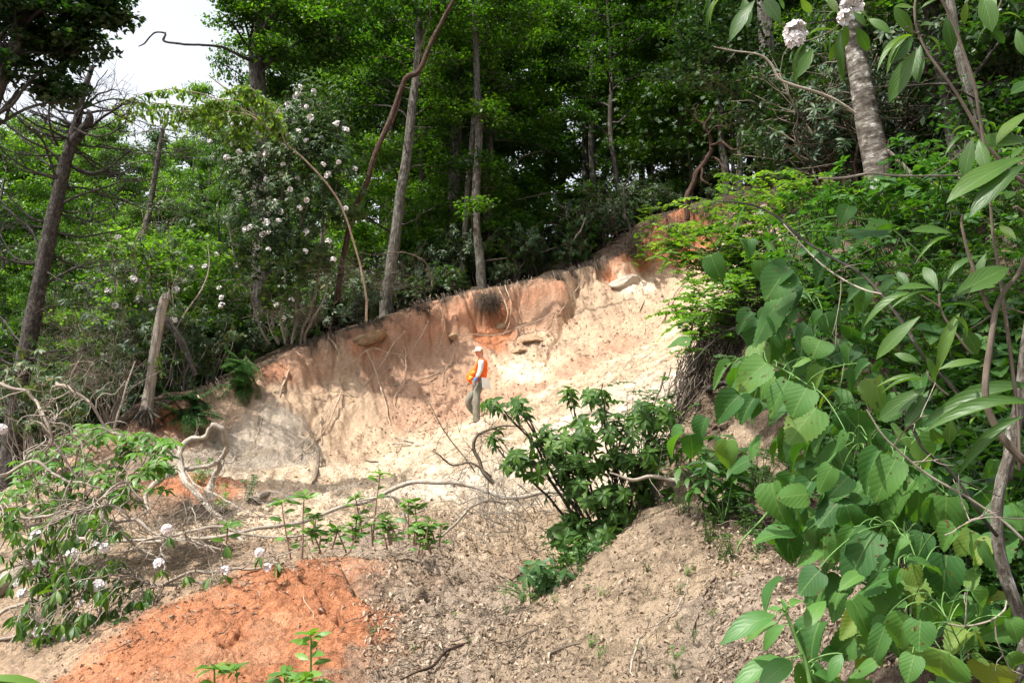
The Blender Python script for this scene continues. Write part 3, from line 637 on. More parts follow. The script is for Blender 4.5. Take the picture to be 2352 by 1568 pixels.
# the forest behind the scarp
FL = "green broadleaf tree in the dense dark forest above the slide"
k = 0
for row, (Y, step) in enumerate([(27.5, 250), (30.5, 210), (34.5, 190), (39.5, 170), (46, 160), (54, 160)]):
    px = 640+(row*70) % 150
    while px < 2600:
        PX = px+rng.uniform(-45, 45); edge = PX < 830; YY = Y+rng.uniform(-1.3, 1.3)
        if PX > 1700: YY = YY*.82
        k += 1
        gap = 1195 < PX < 1345 and row < 5
        if not (row == 0 and PX > 1900) and not (gap and rng.random() < .75):
            put(PT[(k*7+row) % 4 if PX > 900 else (0, 1, 2, 3)[k % 4]], PX, YY, skyline(PX)+rng.uniform(-250, 60)*(0.2 if edge else 1), rng.uniform(0, 6.28), FL, "tree", "forest trees above the slide", rng.uniform(.75, 1.05)*(.55 if edge else 1))
        px += step
for i in range(84):
    px = rng.uniform(-50, 2500) if i > 20 else rng.uniform(-50, 520); Y = rng.uniform(24.5, 44) if px > 450 else rng.uniform(20, 34)
    if px > 1650: Y = rng.uniform(17, 30)
    x = W(px, 800, Y)[0]; d, _ = crest_sd(np.array([x]), np.array([Y]))
    if d[0] < 2.0 and px > 300: continue
    gy = CY-(float(hq(x, Y))/Y/1-math.tan(PITCH))*FPX
    tp = max(gy-rng.uniform(180, 420), skyline(px)+60)
    put(PU[int(rng.integers(3))], px, Y, tp, rng.uniform(0, 6.28), "small understory tree filling the shade between the forest trunks", "small tree", "understory trees in the forest", rng.uniform(.8, 1.3))

# ---------------------------------------------------------------- shrubs on the forest floor
def make_shrub(name, mat, seed, Rr=1.1, H=1.5, n=70, leaf=.11, tm=RHODO_LOW, per=7, bark='twig', stems=9):
    global rng
    keep = rng; rng = np.random.default_rng(seed); root = empty(name, (0, 0, 0)); b = MB(); f = MB()
    C = []; D = []
    for i in range(stems):
        a = rng.uniform(0, 6.28); e = np.array([math.cos(a)*Rr*.6*rng.random()**.5, math.sin(a)*Rr*.6*rng.random()**.5, H*rng.uniform(.45, .8)])
        p = limb(b, (rng.normal(0, .1), rng.normal(0, .1), -.15), e, .022, .010, 0, .15, 8, 4, 1.5)
        for j in range(n//stems):
            s = p[int(rng.integers(3, 8))]; dd = norm(np.array([rng.normal(0, 1), rng.normal(0, 1), rng.uniform(-.1, 1.1)])); e2 = s+dd*rng.uniform(.2, .6)*Rr
            e2[2] = max(e2[2], .05); limb(b, s, e2, .008, .004, 0, .05, 4, 3, 2); C.append(e2); D.append(dd+np.array([0, 0, .5]))
    whorls(f, C, D, per, leaf*1.25, tm)
    whorls(f, np.array(C)-norm(np.array(D))*leaf*.9, D, per, leaf*1.1, tm)
    b.build("stems", M[bark], root); f.build("foliage", M[mat], root); root["H"] = H; rng = keep
    return root
PS = [make_shrub("shrub", 'laurel', 31, n=110, leaf=.11), make_shrub("shrub", 'rhodo', 32, n=90, leaf=.15), make_shrub("shrub", 'canopy', 33, n=120, leaf=.09, tm=LEAF)]
def put3(proto, x, y, rz, s, label, cat, group, dz=-.05):
    z = float(hq(x, y))+dz; s3 = s if hasattr(s, '__len__') else (s, s, s)
    if proto.name in used: o = clone(proto, (x, y, z), rz, s3)
    else: used.add(proto.name); o = proto; o.location = (x, y, z); o.rotation_euler = (0, 0, rz); o.scale = s3
    return tag(o, label, cat, group)
ns = 0
for i in range(900):
    if ns >= 105: break
    px = rng.uniform(560, 1650); Y = rng.uniform(19.5, 33); x = W(px, 800, Y)[0]; d, _ = crest_sd(np.array([x]), np.array([Y]))
    if d[0] < .55 or d[0] > 8: continue
    s = rng.uniform(.35, .75) if d[0] < 1.5 else rng.uniform(.7, 1.5)
    put3(PS[int(rng.choice([0, 1, 2], p=[.4, .2, .4]))], x, Y, rng.uniform(0, 6), s, "low leafy shrub on the dark forest floor behind the scarp edge", "shrub", "shrubs along the top of the scarp"); ns += 1
for i in range(36):
    px = rng.uniform(-80, 600); Y = rng.uniform(15.5, 26); x = W(px, 800, Y)[0]; d, _ = crest_sd(np.array([x]), np.array([Y]))
    if d[0] < 1.3: continue
    put3(PS[int(rng.choice([0, 1, 2], p=[.3, .5, .2]))], x, Y, rng.uniform(0, 6), min(rng.uniform(.8, 1.9), .3+.35*d[0]), "rhododendron shrub in the dark thicket left of the slide", "shrub", "shrubs in the thicket left of the slide")
# dark laurel thicket covering the hillside at upper right
PL = make_shrub("laurel_thicket_bush", 'laurel', 35, Rr=1.6, H=2.4, n=260, leaf=.10, per=7, stems=14)
for i in range(60):
    px = rng.uniform(1320, 2450); Y = rng.uniform(17, 27) if px < 1750 else rng.uniform(11.5, 24); x = W(px, 800, Y)[0]; d, _ = crest_sd(np.array([x]), np.array([Y]))
    if d[0] < (1.4 if px < 1750 else 1.0) or (1860 < px < 2290 and Y < 14.6): continue
    gy = CY-(float(hq(x, Y))/Y-math.tan(PITCH))*FPX
    s = rng.uniform(.9, 1.6) if px < 1700 else rng.uniform(.9, 1.7)
    put3(PL, x, Y, rng.uniform(0, 6), s, "mountain laurel bush with small glossy leaves on the dark upper right hillside", "shrub", "laurel bushes on the upper right hillside")
# ---------------------------------------------------------------- named trees round the slide
def twigs(mb, P, n, ln, r=.006, up=.1, sub=3, f0=.2, amp=.08, dirs=None):
    """n twigs (with sub twigs) along polyline P"""
    tips = []
    for i in range(n):
        k = int((f0+(1-f0)*rng.random())*(len(P)-2)); b = P[k]; t = norm(P[k+1]-P[k]); d = norm(t*.6+rot_rand(1)[0]*.9+np.array([0, 0, up]))
        l = ln*rng.uniform(.4, 1.2); p = limb(mb, b, b+d*l, r, r*.4, 0, amp*l, 5, 3, 2.5); tips.append(p[-1])
        for j in range(sub):
            b2 = p[int(rng.integers(1, 4))]; d2 = norm(d*.8+rot_rand(1)[0]*.8); limb(mb, b2, b2+d2*l*rng.uniform(.25, .55), r*.6, r*.3, 0, amp*l*.5, 4, 3, 3)
    return tips
def tree_obj(name, label, cat="tree", group=None):
    return empty(name, (0, 0, 0), label, cat, group)
def base_at(root, p):
    """moves an Empty to p keeping its children (built in world coordinates) in place"""
    root.location = [float(c) for c in p]
    for c in root.children: c.location = [c.location[k]-float(p[k]) for k in range(3)]
    return root
def extend_down(p, r, dz=.6):
    return np.vstack([p[:1]-np.array([[0, 0, dz]]), p]), np.concatenate([[r[0]*1.15], r])

# the bare dead pine at the left
rt = tree_obj("dead_pine", "bare dead pine with a snapped fork and many leafless branches at the far left", "dead tree")
w = MB(); p, r = pixpath([(12, 1180, 16, 62), (45, 900, 16, 46), (95, 640, 16, 40), (122, 500, 16, 36), (147, 380, 16, 32), (168, 315, 16, 30), (182, 255, 16, 20), (196, 200, 16, 15), (213, 152, 16, 12)], 60, .02, 1)
pine = p; w.tube(p, r, 12, .10)
q, r2 = pixpath([(163, 330, 16, 30), (192, 298, 15.9, 26), (206, 272, 15.8, 20), (203, 252, 15.8, 6)], 14); w.tube(q, r2, 10, .10)
w.build("trunk", M['bark_pine'], rt)
b = MB()
def pl(pts): 
    q, r = pixpath(pts, 22, .04, 1.2); b.tube(q, r, 5); return q
big = [pl([(190, 298, 16, 10), (225, 275, 15.7, 8), (262, 250, 15.5, 6), (280, 236, 15.4, 3)]), pl([(140, 430, 16, 8), (100, 330, 15.6, 6), (60, 290, 15.2, 5), (0, 235, 15, 3)]),
       pl([(133, 335, 16, 7), (115, 290, 15.5, 6), (110, 240, 15.4, 5), (135, 180, 15.2, 3)]), pl([(205, 160, 16, 4), (208, 90, 16, 3), (207, 20, 16, 2)]), pl([(197, 180, 16, 4), (182, 130, 16, 3), (178, 60, 16, 2)])]
for i in range(58):
    f = rng.uniform(.10, .80); k = int(f*(len(pine)-1)); s = pine[k]; side = -1 if rng.random() < .62 else 1
    L = rng.uniform(1.0, 2.7)*(1.15-.5*f); yaw = rng.uniform(-1.1, 1.1); up = rng.uniform(.15, .8) if side < 0 else rng.uniform(-.15, .35)
    e = s+np.array([side*L*math.cos(yaw), L*math.sin(yaw), L*up]); pb = limb(b, s, e, rng.uniform(.018, .034), .007, rng.uniform(-.25, .12)*L, .10, 14, 5, .9)
    twigs(b, pb, 9, .65, .007, .05, 3)
for q in big: twigs(b, q, 8, .6, .006, .1, 3)
b.build("branches", M['bark_pine'], rt); base_at(rt, pine[0])

# the big furrowed trunk with the crooked dead limb
def blob_crown(br, fo, blobs, stem, leaf=.12, per=60, rad=.55, r0=.05, flat=.3):
    for px, py, Y, R_, n in blobs:
        c = W(px, py, Y); k = np.argmin(((stem-c-np.array([0, 0, -.8]))**2).sum(1)); pb = limb(br, stem[k], c, r0, .015, .2, .25, 10, 5, .6)
        cs = []
        for i in range(n):
            o = rng.normal(0, .5, 3)*R_; o[2] *= .75; e = c+o; st = pb[int(rng.integers(5, 10))]; q = limb(br, st, e, .014, .005, .05, .08, 5, 3, 1); cs += [e, q[3]+rng.normal(0, .1, 3)]
        cluster_leaves(fo, np.array(cs), per, rad, leaf, flat=flat)
rt = tree_obj("furrowed_tree", "big furrowed tree with a crooked dead limb reaching left into the white sky", "tree")
w = MB(); p, r = pixpath([(604, 830, 24, 66), (600, 600, 24, 52), (599, 400, 24, 46), (594, 220, 24, 40), (591, 140, 24, 44), (596, 80, 24, 40), (590, 20, 24, 30), (575, -60, 24, 24)], 50, .03, .8)
p, r = extend_down(p, r); oak = p; w.tube(p, r, 12, .14)
q, r2 = pixpath([(597, 88, 24, 26), (622, 48, 24, 22), (650, 5, 24, 18), (680, -60, 24, 14)], 14); w.tube(q, r2, 8, .1); oak2 = q
w.build("trunk", M['bark_dark'], rt)
w = MB(); q, r2 = pixpath([(590, 140, 23.9, 14), (560, 133, 23.6, 10), (530, 117, 23.4, 8), (500, 106, 23.2, 7), (440, 103, 23, 6.5), (395, 99, 23, 6), (376, 94, 23, 6), (380, 78, 23, 5), (354, 76, 23, 4.5), (333, 99, 23, 4), (318, 107, 23, 2.5)], 60, .015, 2); w.tube(q, r2, 7, .12)
q, r2 = pixpath([(376, 94, 23, 4), (379, 82, 23, 4), (381, 73, 23, 1.5)], 6); w.tube(q, r2, 5)
o = w.build("dead_limb", M['bark_dark'], rt); o["label"] = "crooked leafless dead limb"
br = MB(); fo = MB()
blob_crown(br, fo, [(530, 0, 23, .42, 7), (505, 50, 23, .22, 2), (560, 35, 23, .3, 5), (640, -10, 23, .9, 16), (690, 40, 24, 1.3, 22), (700, 140, 25, 1.2, 18), (650, 210, 25, 1.0, 12), (780, 90, 24, 1.4, 20), (545, 95, 24.5, .25, 3), (520, -70, 23, .5, 6), (800, -40, 24, 2, 20), (640, 110, 23.4, .6, 8)], np.vstack([oak, oak2]))
br.build("branches", M['bark_dark'], rt); fo.build("crown", M['canopy'], rt); base_at(rt, oak[0])

# the dark crown hanging into the top left corner
rt = tree_obj("overhanging_tree", "dark leafy tree hanging into the top left corner against the sky", "tree")
w = MB(); p, r = pixpath([(-130, 1150, 12.5, 60), (-110, 800, 12.5, 52), (-60, 420, 12.5, 44), (0, 180, 12.5, 36), (60, 50, 12.5, 30), (95, -60, 12.5, 26)], 40, .04, .6); p, r = extend_down(p, r, .4); w.tube(p, r, 10, .12); w.build("trunk", M['bark_dark'], rt)
br = MB(); fo = MB()
blob_crown(br, fo, [(20, 30, 12.5, .8, 20), (110, 20, 12.8, .8, 20), (190, 20, 12.5, .55, 12), (245, 45, 12.6, .28, 5), (262, 8, 12.6, .25, 4), (130, 100, 12.8, .6, 12), (20, 120, 12.8, .6, 11), (190, 90, 12.7, .3, 5), (135, 190, 12.8, .3, 5), (172, 215, 12.8, .22, 3), (95, 200, 12.8, .25, 3), (30, -60, 12, .9, 8), (160, -80, 12, .9, 7), (232, 95, 12.6, .14, 1), (8, 175, 12.6, .2, 2)], p, leaf=.115, per=42, rad=.32, r0=.03)
br.build("branches", M['bark_dark'], rt); fo.build("crown", M['shade_dark_canopy'], rt); base_at(rt, p[0])

# trunks standing on the scarp edge
def trunk_tree(label, pts, mat, crown, leaf=.12, cmat='canopy', rough=.08, extra=8, name="forest_tree", dead=10):
    rt = tree_obj(name, label); w = MB(); p, r = pixpath(pts, 46, .03, .6); r = r*(.88 if pts[0][2] > 20 else 1.1); p, r = extend_down(p, r, .8); w.tube(p, r, 14, rough); w.build("trunk", M[mat], rt)
    br = MB(); fo = MB(); blob_crown(br, fo, crown, p, leaf=leaf, r0=.035)
    for i in range(dead):
        k = int(rng.uniform(.25, .8)*len(p)); a = rng.uniform(0, 6.28); L = rng.uniform(.6, 1.8); pb = limb(br, p[k], p[k]+np.array([math.cos(a)*L, math.sin(a)*L, rng.uniform(-.3, .4)*L]), .018, .005, 0, .1, 8, 4, 1.2); twigs(br, pb, 4, .4, .005, 0, 2)
    br.build("branches", M['bark_dark'], rt); fo.build("crown", M[cmat], rt); base_at(rt, p[0]); return rt
trunk_tree("pale grey leaning trunk, leftmost of the trunks on the scarp edge", [(888, 672, 23.4, 40), (903, 580, 23.4, 34), (922, 430, 23.4, 31), (940, 300, 23.4, 30), (955, 180, 23.4, 25), (962, 60, 23.4, 21), (968, -90, 23.4, 18)], 'bark_grey',
    [(880, 60, 24.5, 1.2, 12), (1010, 30, 23.3, 1.3, 16), (880, 180, 24.5, 1.0, 8), (960, -90, 23, 2, 20), (820, 250, 24.5, .9, 8)])
trunk_tree("thick dark grey trunk behind the middle of the scarp edge with stubby dead branches", [(1030, 640, 27, 44), (1038, 560, 27, 42), (1043, 430, 27, 38), (1048, 300, 27, 34), (1052, 180, 27, 28), (1050, 40, 27, 22), (1050, -90, 27, 20)], 'bark_pine',
    [(1060, 90, 26, 1.5, 16), (1130, 180, 26.5, 1.0, 12), (1100, -80, 26, 2, 18), (980, 190, 27, 1.0, 8)], dead=22)
trunk_tree("thin pale trunk close beside the left of a thicker straight trunk above the person", [(1060, 648, 25.2, 18), (1068, 540, 25.2, 17), (1076, 430, 25.2, 16), (1086, 320, 25.2, 15), (1092, 200, 25.4, 12), (1094, 60, 25.4, 9)], 'bark_grey', [(1090, 30, 25.2, 1.1, 10)], dead=6)
trunk_tree("straight grey trunk rising just above the person, rightmost of the trunks on the scarp edge", [(1108, 662, 24.2, 32), (1096, 560, 24.2, 27), (1095, 430, 24.2, 26), (1100, 300, 24.2, 24), (1096, 180, 24.2, 20), (1090, 60, 24.2, 17), (1088, -80, 24.2, 15)], 'bark_grey',
    [(1120, 260, 23.8, .8, 8), (1150, 40, 24, 1.2, 14), (1090, 470, 23.4, .32, 3), (1150, -80, 23.5, 1.8, 16)], dead=10)
trunk_tree("shaded trunk half hidden by laurel leaves left of the ringed birch", [(1800, 440, 20, 42), (1785, 330, 20, 40), (1772, 220, 20, 38), (1760, 120, 20, 36), (1752, 20, 20, 33), (1745, -80, 20, 30)], 'bark_grey', [(1700, -60, 18, 1.4, 14), (1640, 60, 18, 1.1, 14), (1600, 150, 18, 1.0, 12), (1770, 230, 17.5, .9, 12), (1800, 330, 17, .8, 10), (1720, 180, 18, .8, 10), (1850, 120, 18, .9, 10)], dead=4, cmat='laurel')
trunk_tree("dark trunk behind the hanging leaves right of the ringed birch", [(2230, 420, 12, 66), (2205, 320, 12, 60), (2180, 200, 12, 54), (2160, 90, 12, 50), (2135, -20, 12, 46), (2120, -90, 12, 44)], 'bark_pine', [(2050, -60, 12, 1, 10), (2220, -40, 11.5, .9, 10)], dead=4, cmat='shade_dark_canopy')
trunk_tree("slender trunk leaning close against the dark trunk at the upper right", [(2290, 400, 10.5, 30), (2262, 300, 10.5, 28), (2225, 190, 10.5, 26), (2200, 90, 10.5, 24), (2180, -60, 10.5, 22)], 'bark_grey', [(2330, 60, 10.5, .7, 12), (2320, 250, 10.5, .5, 8)], dead=3, cmat='shade_dark_canopy')
trunk_tree("ringed birch trunk with pale and rust bands leaning left at the upper right", [(2030, 520, 12.5, 74), (2018, 440, 12.5, 68), (2003, 330, 12.5, 63), (1985, 230, 12.5, 58), (1966, 140, 12.5, 52), (1950, 60, 12.5, 43), (1938, -20, 12.5, 36), (1925, -110, 12.5, 32)], 'bark_birch', [(1900, -110, 12.5, .8, 12), (2010, -90, 12.5, .8, 12)], name="birch_tree", dead=2, rough=.03)

# red brown leaning tree crossing in front of the forest
rt = tree_obj("leaning_tree", "red brown bare tree leaning right across the forest behind the scarp")
w = MB(); p, r = pixpath([(775, 690, 20.9, 20), (787, 600, 20.9, 19), (812, 490, 20.9, 19), (845, 410, 20.9, 18), (862, 350, 20.9, 18), (895, 280, 20.9, 17), (918, 215, 20.9, 17), (935, 178, 20.9, 18), (962, 165, 20.9, 17), (985, 110, 20.9, 15), (1010, 60, 20.9, 14), (1048, -10, 20.9, 12), (1090, -90, 20.9, 10)], 70, .01, 1); w.tube(p, r*.82, 10, .14); w.build("trunk", M['bark_red'], rt)
b = MB()
q, r2 = pixpath([(960, 160, 21.5, 5), (970, 100, 21.5, 4), (985, 60, 21.5, 3), (990, 0, 21.4, 3)], 14); b.tube(q, r2, 5)
q, r2 = pixpath([(900, 285, 21.4, 8), (918, 235, 21.4, 7), (921, 222, 21.4, 2)], 8); b.tube(q, r2, 5)
q, r2 = pixpath([(938, 160, 21.5, 3), (915, 140, 21.4, 3), (885, 130, 21.2, 2), (850, 133, 21, 1.5)], 12); b.tube(q, r2, 4)
fo = MB(); blob_crown(b, fo, [(1120, -110, 22.6, 1.0, 10)], p, per=45, r0=.015)
b.build("branches", M['bark_red'], rt); fo.build("crown", M['canopy'], rt); base_at(rt, p[0])

# arching sapling with the bright hanging leaves
rt = tree_obj("arching_sapling", "thin arching tree with bright yellow green leaves hanging in front of the white sky", "small tree")
w = MB(); p, r = pixpath([(842, 690, 19.8, 6.5), (826, 590, 19.7, 6), (795, 500, 19.5, 6), (755, 430, 19.3, 5.5), (700, 365, 19, 5.5), (640, 315, 18.8, 5), (600, 280, 18.6, 4), (560, 235, 18.4, 4.5), (505, 195, 18.2, 4), (478, 172, 18.1, 2)], 60, .03, .8)
p, r = extend_down(p, r, .5); w.tube(p, r, 6); w.build("trunk", M['root'], rt)
b = MB(); fo = MB()
for a in [[(640, 315), (560, 250), (470, 218), (400, 205), (330, 215), (265, 245)], [(600, 280), (520, 240), (440, 245), (350, 235), (300, 225)], [(620, 300), (620, 250), (575, 220), (520, 205)], [(600, 280), (500, 250), (430, 260), (360, 255), (280, 262)], [(655, 330), (610, 240), (590, 210), (560, 195)], [(640, 315), (580, 270), (520, 260), (480, 285)], [(655, 325), (640, 290), (630, 260)], [(560, 235), (500, 228), (460, 250), (400, 270)], [(600, 275), (560, 285), (530, 300)]]:
    n = len(a); q, r2 = pixpath([(x, y, 18.7-.25*i+rng.normal(0, .15), 3.5-2.5*i/n) for i, (x, y) in enumerate(a)], 26, .03, 1.5); b.tube(q, r2, 4)
    for k in range(5, len(q), 1):
        for s_ in range(2):
            d = norm(np.array([rng.normal(0, 1), rng.normal(0, 1), -.5-rng.random()])); e = q[k]+d*rng.uniform(.08, .5); limb(b, q[k], e, .004, .002, 0, .03, 4, 3, 2)
            m = 5; o = q[k]+(e-q[k])*rng.random((m, 1)); A = np.array([0, 0, -.8])+rng.normal(0, .6, (m, 3)); fo.stamp(POINTY, o, A, rng.normal(0, 1, (m, 3))+np.array([0, -.4, .7]), rng.uniform(.10, .165, m), 1.15)
b.build("branches", M['root'], rt); fo.build("crown", M['lime'], rt); base_at(rt, p[0])

# slim dead tree, snag, dark leaning log
rt = tree_obj("dead_tree", "slim grey dead tree with thin bare branches below the narrow notch of sky", "dead tree")
w = MB(); p, r = pixpath([(300, 700, 21, 20), (320, 600, 21, 18), (343, 480, 21, 16), (358, 400, 21, 15), (372, 320, 21, 12), (385, 262, 21, 7)], 36, .03, .8); w.tube(p, r, 8, .1); w.build("trunk", M['bark_grey'], rt)
b = MB()
for i in range(46):
    k = int(rng.uniform(.05, .95)*len(p)); sgn = 1 if rng.random() < .6 else -1; L = rng.uniform(.6, 2.2); e = p[k]+np.array([sgn*L, rng.normal(0, .6)*L, rng.uniform(-.1, .5)*L]); pb = limb(b, p[k], e, .013, .004, -.1*L, .08, 9, 4, 1.2); twigs(b, pb, 7, .45, .004, 0, 3)
b.build("branches", M['bark_grey'], rt); base_at(rt, p[0])
rt = tree_obj("broken_snag", "snapped grey tree trunk standing alone on the left end of the scarp", "tree stump")
w = MB(); p, r = pixpath([(335, 945, 16.6, 34), (342, 905, 16.6, 28), (350, 850, 16.6, 26), (362, 760, 16.6, 25), (374, 700, 16.6, 24), (379, 680, 16.6, 20)], 30, .008, 2); w.tube(p, r, 14, .07, cap=False)
e = p[-1]
for a in np.linspace(0, 5.8, 9): w.tube(np.array([e+np.array([math.cos(a)*.07, math.sin(a)*.07, -.06]), e+np.array([math.cos(a)*.06+.02, math.sin(a)*.06, .03+.10*(1+math.cos(a))*rng.random()])]), [.035, .012], 4)
w.build("trunk", M['twig_pale'], rt)
w = MB()
for x, y in ((300, 972), (318, 968), (368, 958), (350, 975)): q, r2 = pixpath([(338, 938, 16.55, 9), ((338+x)/2, 950, 16.4, 6), (x, y, 16.2, 3)], 8, .02, 2); w.tube(q, r2, 6)
w.build("root_flare", M['bark_grey'], rt); base_at(rt, p[0])
def wood(name, label, cat, pts, mat='dead_wood', n=36, amp=.012, freq=2.5, sides=8, rough=.12, tw=0, twl=.3, group=None, twr=.004, sub=2):
    """one branch, root or log lying or hanging in the slide: (px, py, Y, width)"""
    w = MB(); p, r = pixpath([(*a[:3], a[3]*.78) for a in pts], n, amp, freq); w.tube(p, r, sides, rough)
    if tw: twigs(w, p, tw, twl, twr, .05, sub)
    o = w.build(name, M[mat], origin=p[0]); return tag(o, label, cat, group)
wood("leaning_log", "dark broken log leaning behind the snapped grey trunk", "log", [(450, 862, 17.6, 16), (425, 800, 17.6, 22), (390, 745, 17.6, 28), (362, 710, 17.6, 26)], 'bark_dark', tw=5, twl=.5)
wood("bare_branch", "thin bare stem slanting up behind the leaning log", "branch", [(402, 760, 18, 4), (425, 720, 18, 5), (465, 660, 18, 6), (480, 615, 18, 4), (478, 560, 18, 3)], 'dead_wood', tw=5)
wood("bare_branch", "pale bent stem rising from the left end of the bare soil", "branch", [(262, 990, 15.6, 9), (275, 940, 15.6, 8), (292, 880, 15.7, 6), (310, 830, 15.8, 4)], 'dead_wood', tw=4)

# flowering rhododendron in front of the furrowed trunk
def truss(name, s=1.0, n=11, seed=1):
    """one round flower cluster of five petalled florets"""
    r_ = np.random.default_rng(seed); mb = MB(); petal = T([(0, 0, 0), (.22, .30, .02), (.30, .72, .10), (0, .98, .04), (-.30, .72, .10), (-.22, .30, .02), (0, .5, -.02)], [(0, 1, 6), (1, 2, 6), (2, 3, 6), (3, 4, 6), (4, 5, 6), (5, 0, 6)])
    global rng
    keep = rng; rng = r_
    for i in range(n):
        z = 1-1.25*(i+.5)/n; a = i*2.4; q = math.sqrt(max(0, 1-z*z)); d = np.array([q*math.cos(a), q*math.sin(a), z]); c = d*.62*s
        ref = np.array([0, 0, 1.]) if abs(z) < .9 else np.array([1., 0, 0]); u = np.cross(d, ref); u /= np.linalg.norm(u); v = np.cross(d, u)
        b = np.arange(5)*2*np.pi/5+a; A = np.cos(b)[:, None]*u+np.sin(b)[:, None]*v+d*.55
        mb.stamp(petal, np.repeat(c[None], 5, 0), A, np.repeat(d[None], 5, 0)-A*.2, .66*s)
    rng = keep
    return mb
PETALM = [None]
def add_trusses(parent, pts, s, seed=1, rootmesh=None):
    """flower clusters as parts sharing one mesh"""
    first = rootmesh
    for p in pts:
        if first is None:
            o = truss("flower_cluster", 1.0, seed=seed).build("flower_cluster", M['petal']); first = o
        elif first.parent is None and first.get("_used") is None: o = first
        else: o = first.copy(); COL.objects.link(o)
        first["_used"] = 1; o.parent = parent; o.location = [float(c) for c in p]; k = s*rng.uniform(.8, 1.15); o.scale = (k, k, k*.9); o.rotation_euler = (rng.uniform(.2, 1.1), rng.normal(0, .4), rng.uniform(0, 6))
        if "_used" in o.keys() and o is not first: del o["_used"]
    return first
rt = tree_obj("flowering_rhododendron", "tall rhododendron covered in white flower clusters in front of the furrowed trunk", "shrub")
b = MB(); fo = MB(); fl = []
stems = []
for x0, x1, yt in ((640, 560, 320), (655, 640, 260), (670, 720, 230), (690, 780, 340), (620, 520, 500), (700, 760, 560), (640, 590, 600)):
    q, r = pixpath([(x0, 790, 20.6, 8), ((x0+x1)/2, (790+yt)/2+40, 20.4, 6), (x1, yt, 20.2+rng.normal(0, .3), 3)], 24, .12, .8); b.tube(q, r, 5); stems.append(q)
ST = np.vstack(stems)
C = []; D = []
cen = W(655, 480, 20.3)
for px, py, R_, n in [(720, 260, 1.0, 100), (650, 330, 1.1, 110), (560, 370, .9, 90), (770, 370, .8, 80), (700, 430, 1.1, 100), (590, 480, .95, 90), (780, 480, .5, 40), (660, 560, 1.0, 90), (560, 600, .7, 60), (520, 690, .5, 40), (640, 680, .6, 45), (720, 600, .6, 40), (540, 300, .5, 40), (760, 300, .6, 40)]:
    c = W(px, py, 20.1)
    for i in range(n):
        e = c+rng.normal(0, .45, 3)*np.array([R_, R_*.8, R_]); d = norm(e-cen+np.array([0, -.6, .6])+rng.normal(0, .5, 3)); C.append(e); D.append(d)
        k = np.argmin(((ST-e)**2).sum(1))
        if i % 3 == 0: limb(b, ST[k], e-d*.1, .010, .005, 0, .12, 6, 3, 1.5)
        if rng.random() < .17 and len(fl) < 98 and e[1] < 20.1: fl.append(e+d*.06)
whorls(fo, C, D, 8, .17, RHODO_LOW, .35); whorls(fo, np.array(C)-np.array(D)*.16, D, 6, .16, RHODO_LOW, .5)
b.build("stems", M['twig_pale'], rt); fo.build("foliage", M['rhodo'], rt); tr_ = add_trusses(rt, fl, .072)
base_at(rt, W(655, 790, 20.6))
# a sparser one further left
rt = tree_obj("flowering_rhododendron", "thin rhododendron with a few white flower clusters behind the snapped grey trunk", "shrub")
b = MB(); fo = MB(); fl = []; C = []; D = []
for x1, yt in ((250, 520), (310, 560), (340, 470), (400, 500), (290, 700), (230, 760), (400, 640), (270, 640)):
    q, r = pixpath([(330+rng.normal(0, 20), 930, 18.6, 6), ((330+x1)/2+rng.normal(0, 20), (930+yt)/2, 18.4, 4), (x1, yt, 18+rng.normal(0, .5), 2)], 20, .15, .8); b.tube(q, r, 4)
    for i in range(46):
        k = int(rng.integers(5, len(q))); e = q[k]+rng.normal(0, .42, 3); C.append(e); D.append(norm(rng.normal(0, .6, 3)+np.array([0, -.4, .7])))
        if i % 2: limb(b, q[k], e, .008, .004, 0, .08, 5, 3, 2)
        if rng.random() < .045: fl.append(e+np.array([0, -.08, .05]))
whorls(fo, C, D, 8, .16, RHODO_LOW, .35)
b.build("stems", M['twig_pale'], rt); fo.build("foliage", M['rhodo'], rt); add_trusses(rt, fl[:22], .085, rootmesh=tr_)
base_at(rt, W(330, 930, 18.6))
# darker big leaved rhododendrons low at the left
for (px, py, Y, R_, n, lab) in [(255, 800, 16.6, .8, 70, "big leaved rhododendron low beside the snapped trunk at the left"), (420, 760, 18.6, .8, 60, "dark rhododendron behind the snapped trunk"), (60, 880, 14.8, .7, 60, "rhododendron in front of the foot of the bare pine"), (480, 800, 19, .7, 50, "dark rhododendron left of the foot of the furrowed trunk"), (110, 980, 15, .6, 50, "rhododendron in the dark hollow below the bare pine")]:
    rt = tree_obj("rhododendron", lab, "shrub"); b = MB(); fo = MB(); C = []; D = []; c = W(px, py, Y); bs = np.array([c[0], c[1]+.2, float(hq(c[0], c[1]+.2))-.1])
    for i in range(n):
        e = c+rng.normal(0, .5, 3)*R_; d = norm(rng.normal(0, .6, 3)+np.array([0, -.5, .6])); C.append(e); D.append(d)
        if i % 3 == 0: limb(b, bs, e, .016, .006, .1, .15, 9, 4, 1)
    whorls(fo, C, D, 9, .19, RHODO_LOW, .45); b.build("stems", M['twig_pale'], rt); fo.build("foliage", M['rhodo'], rt); base_at(rt, bs)

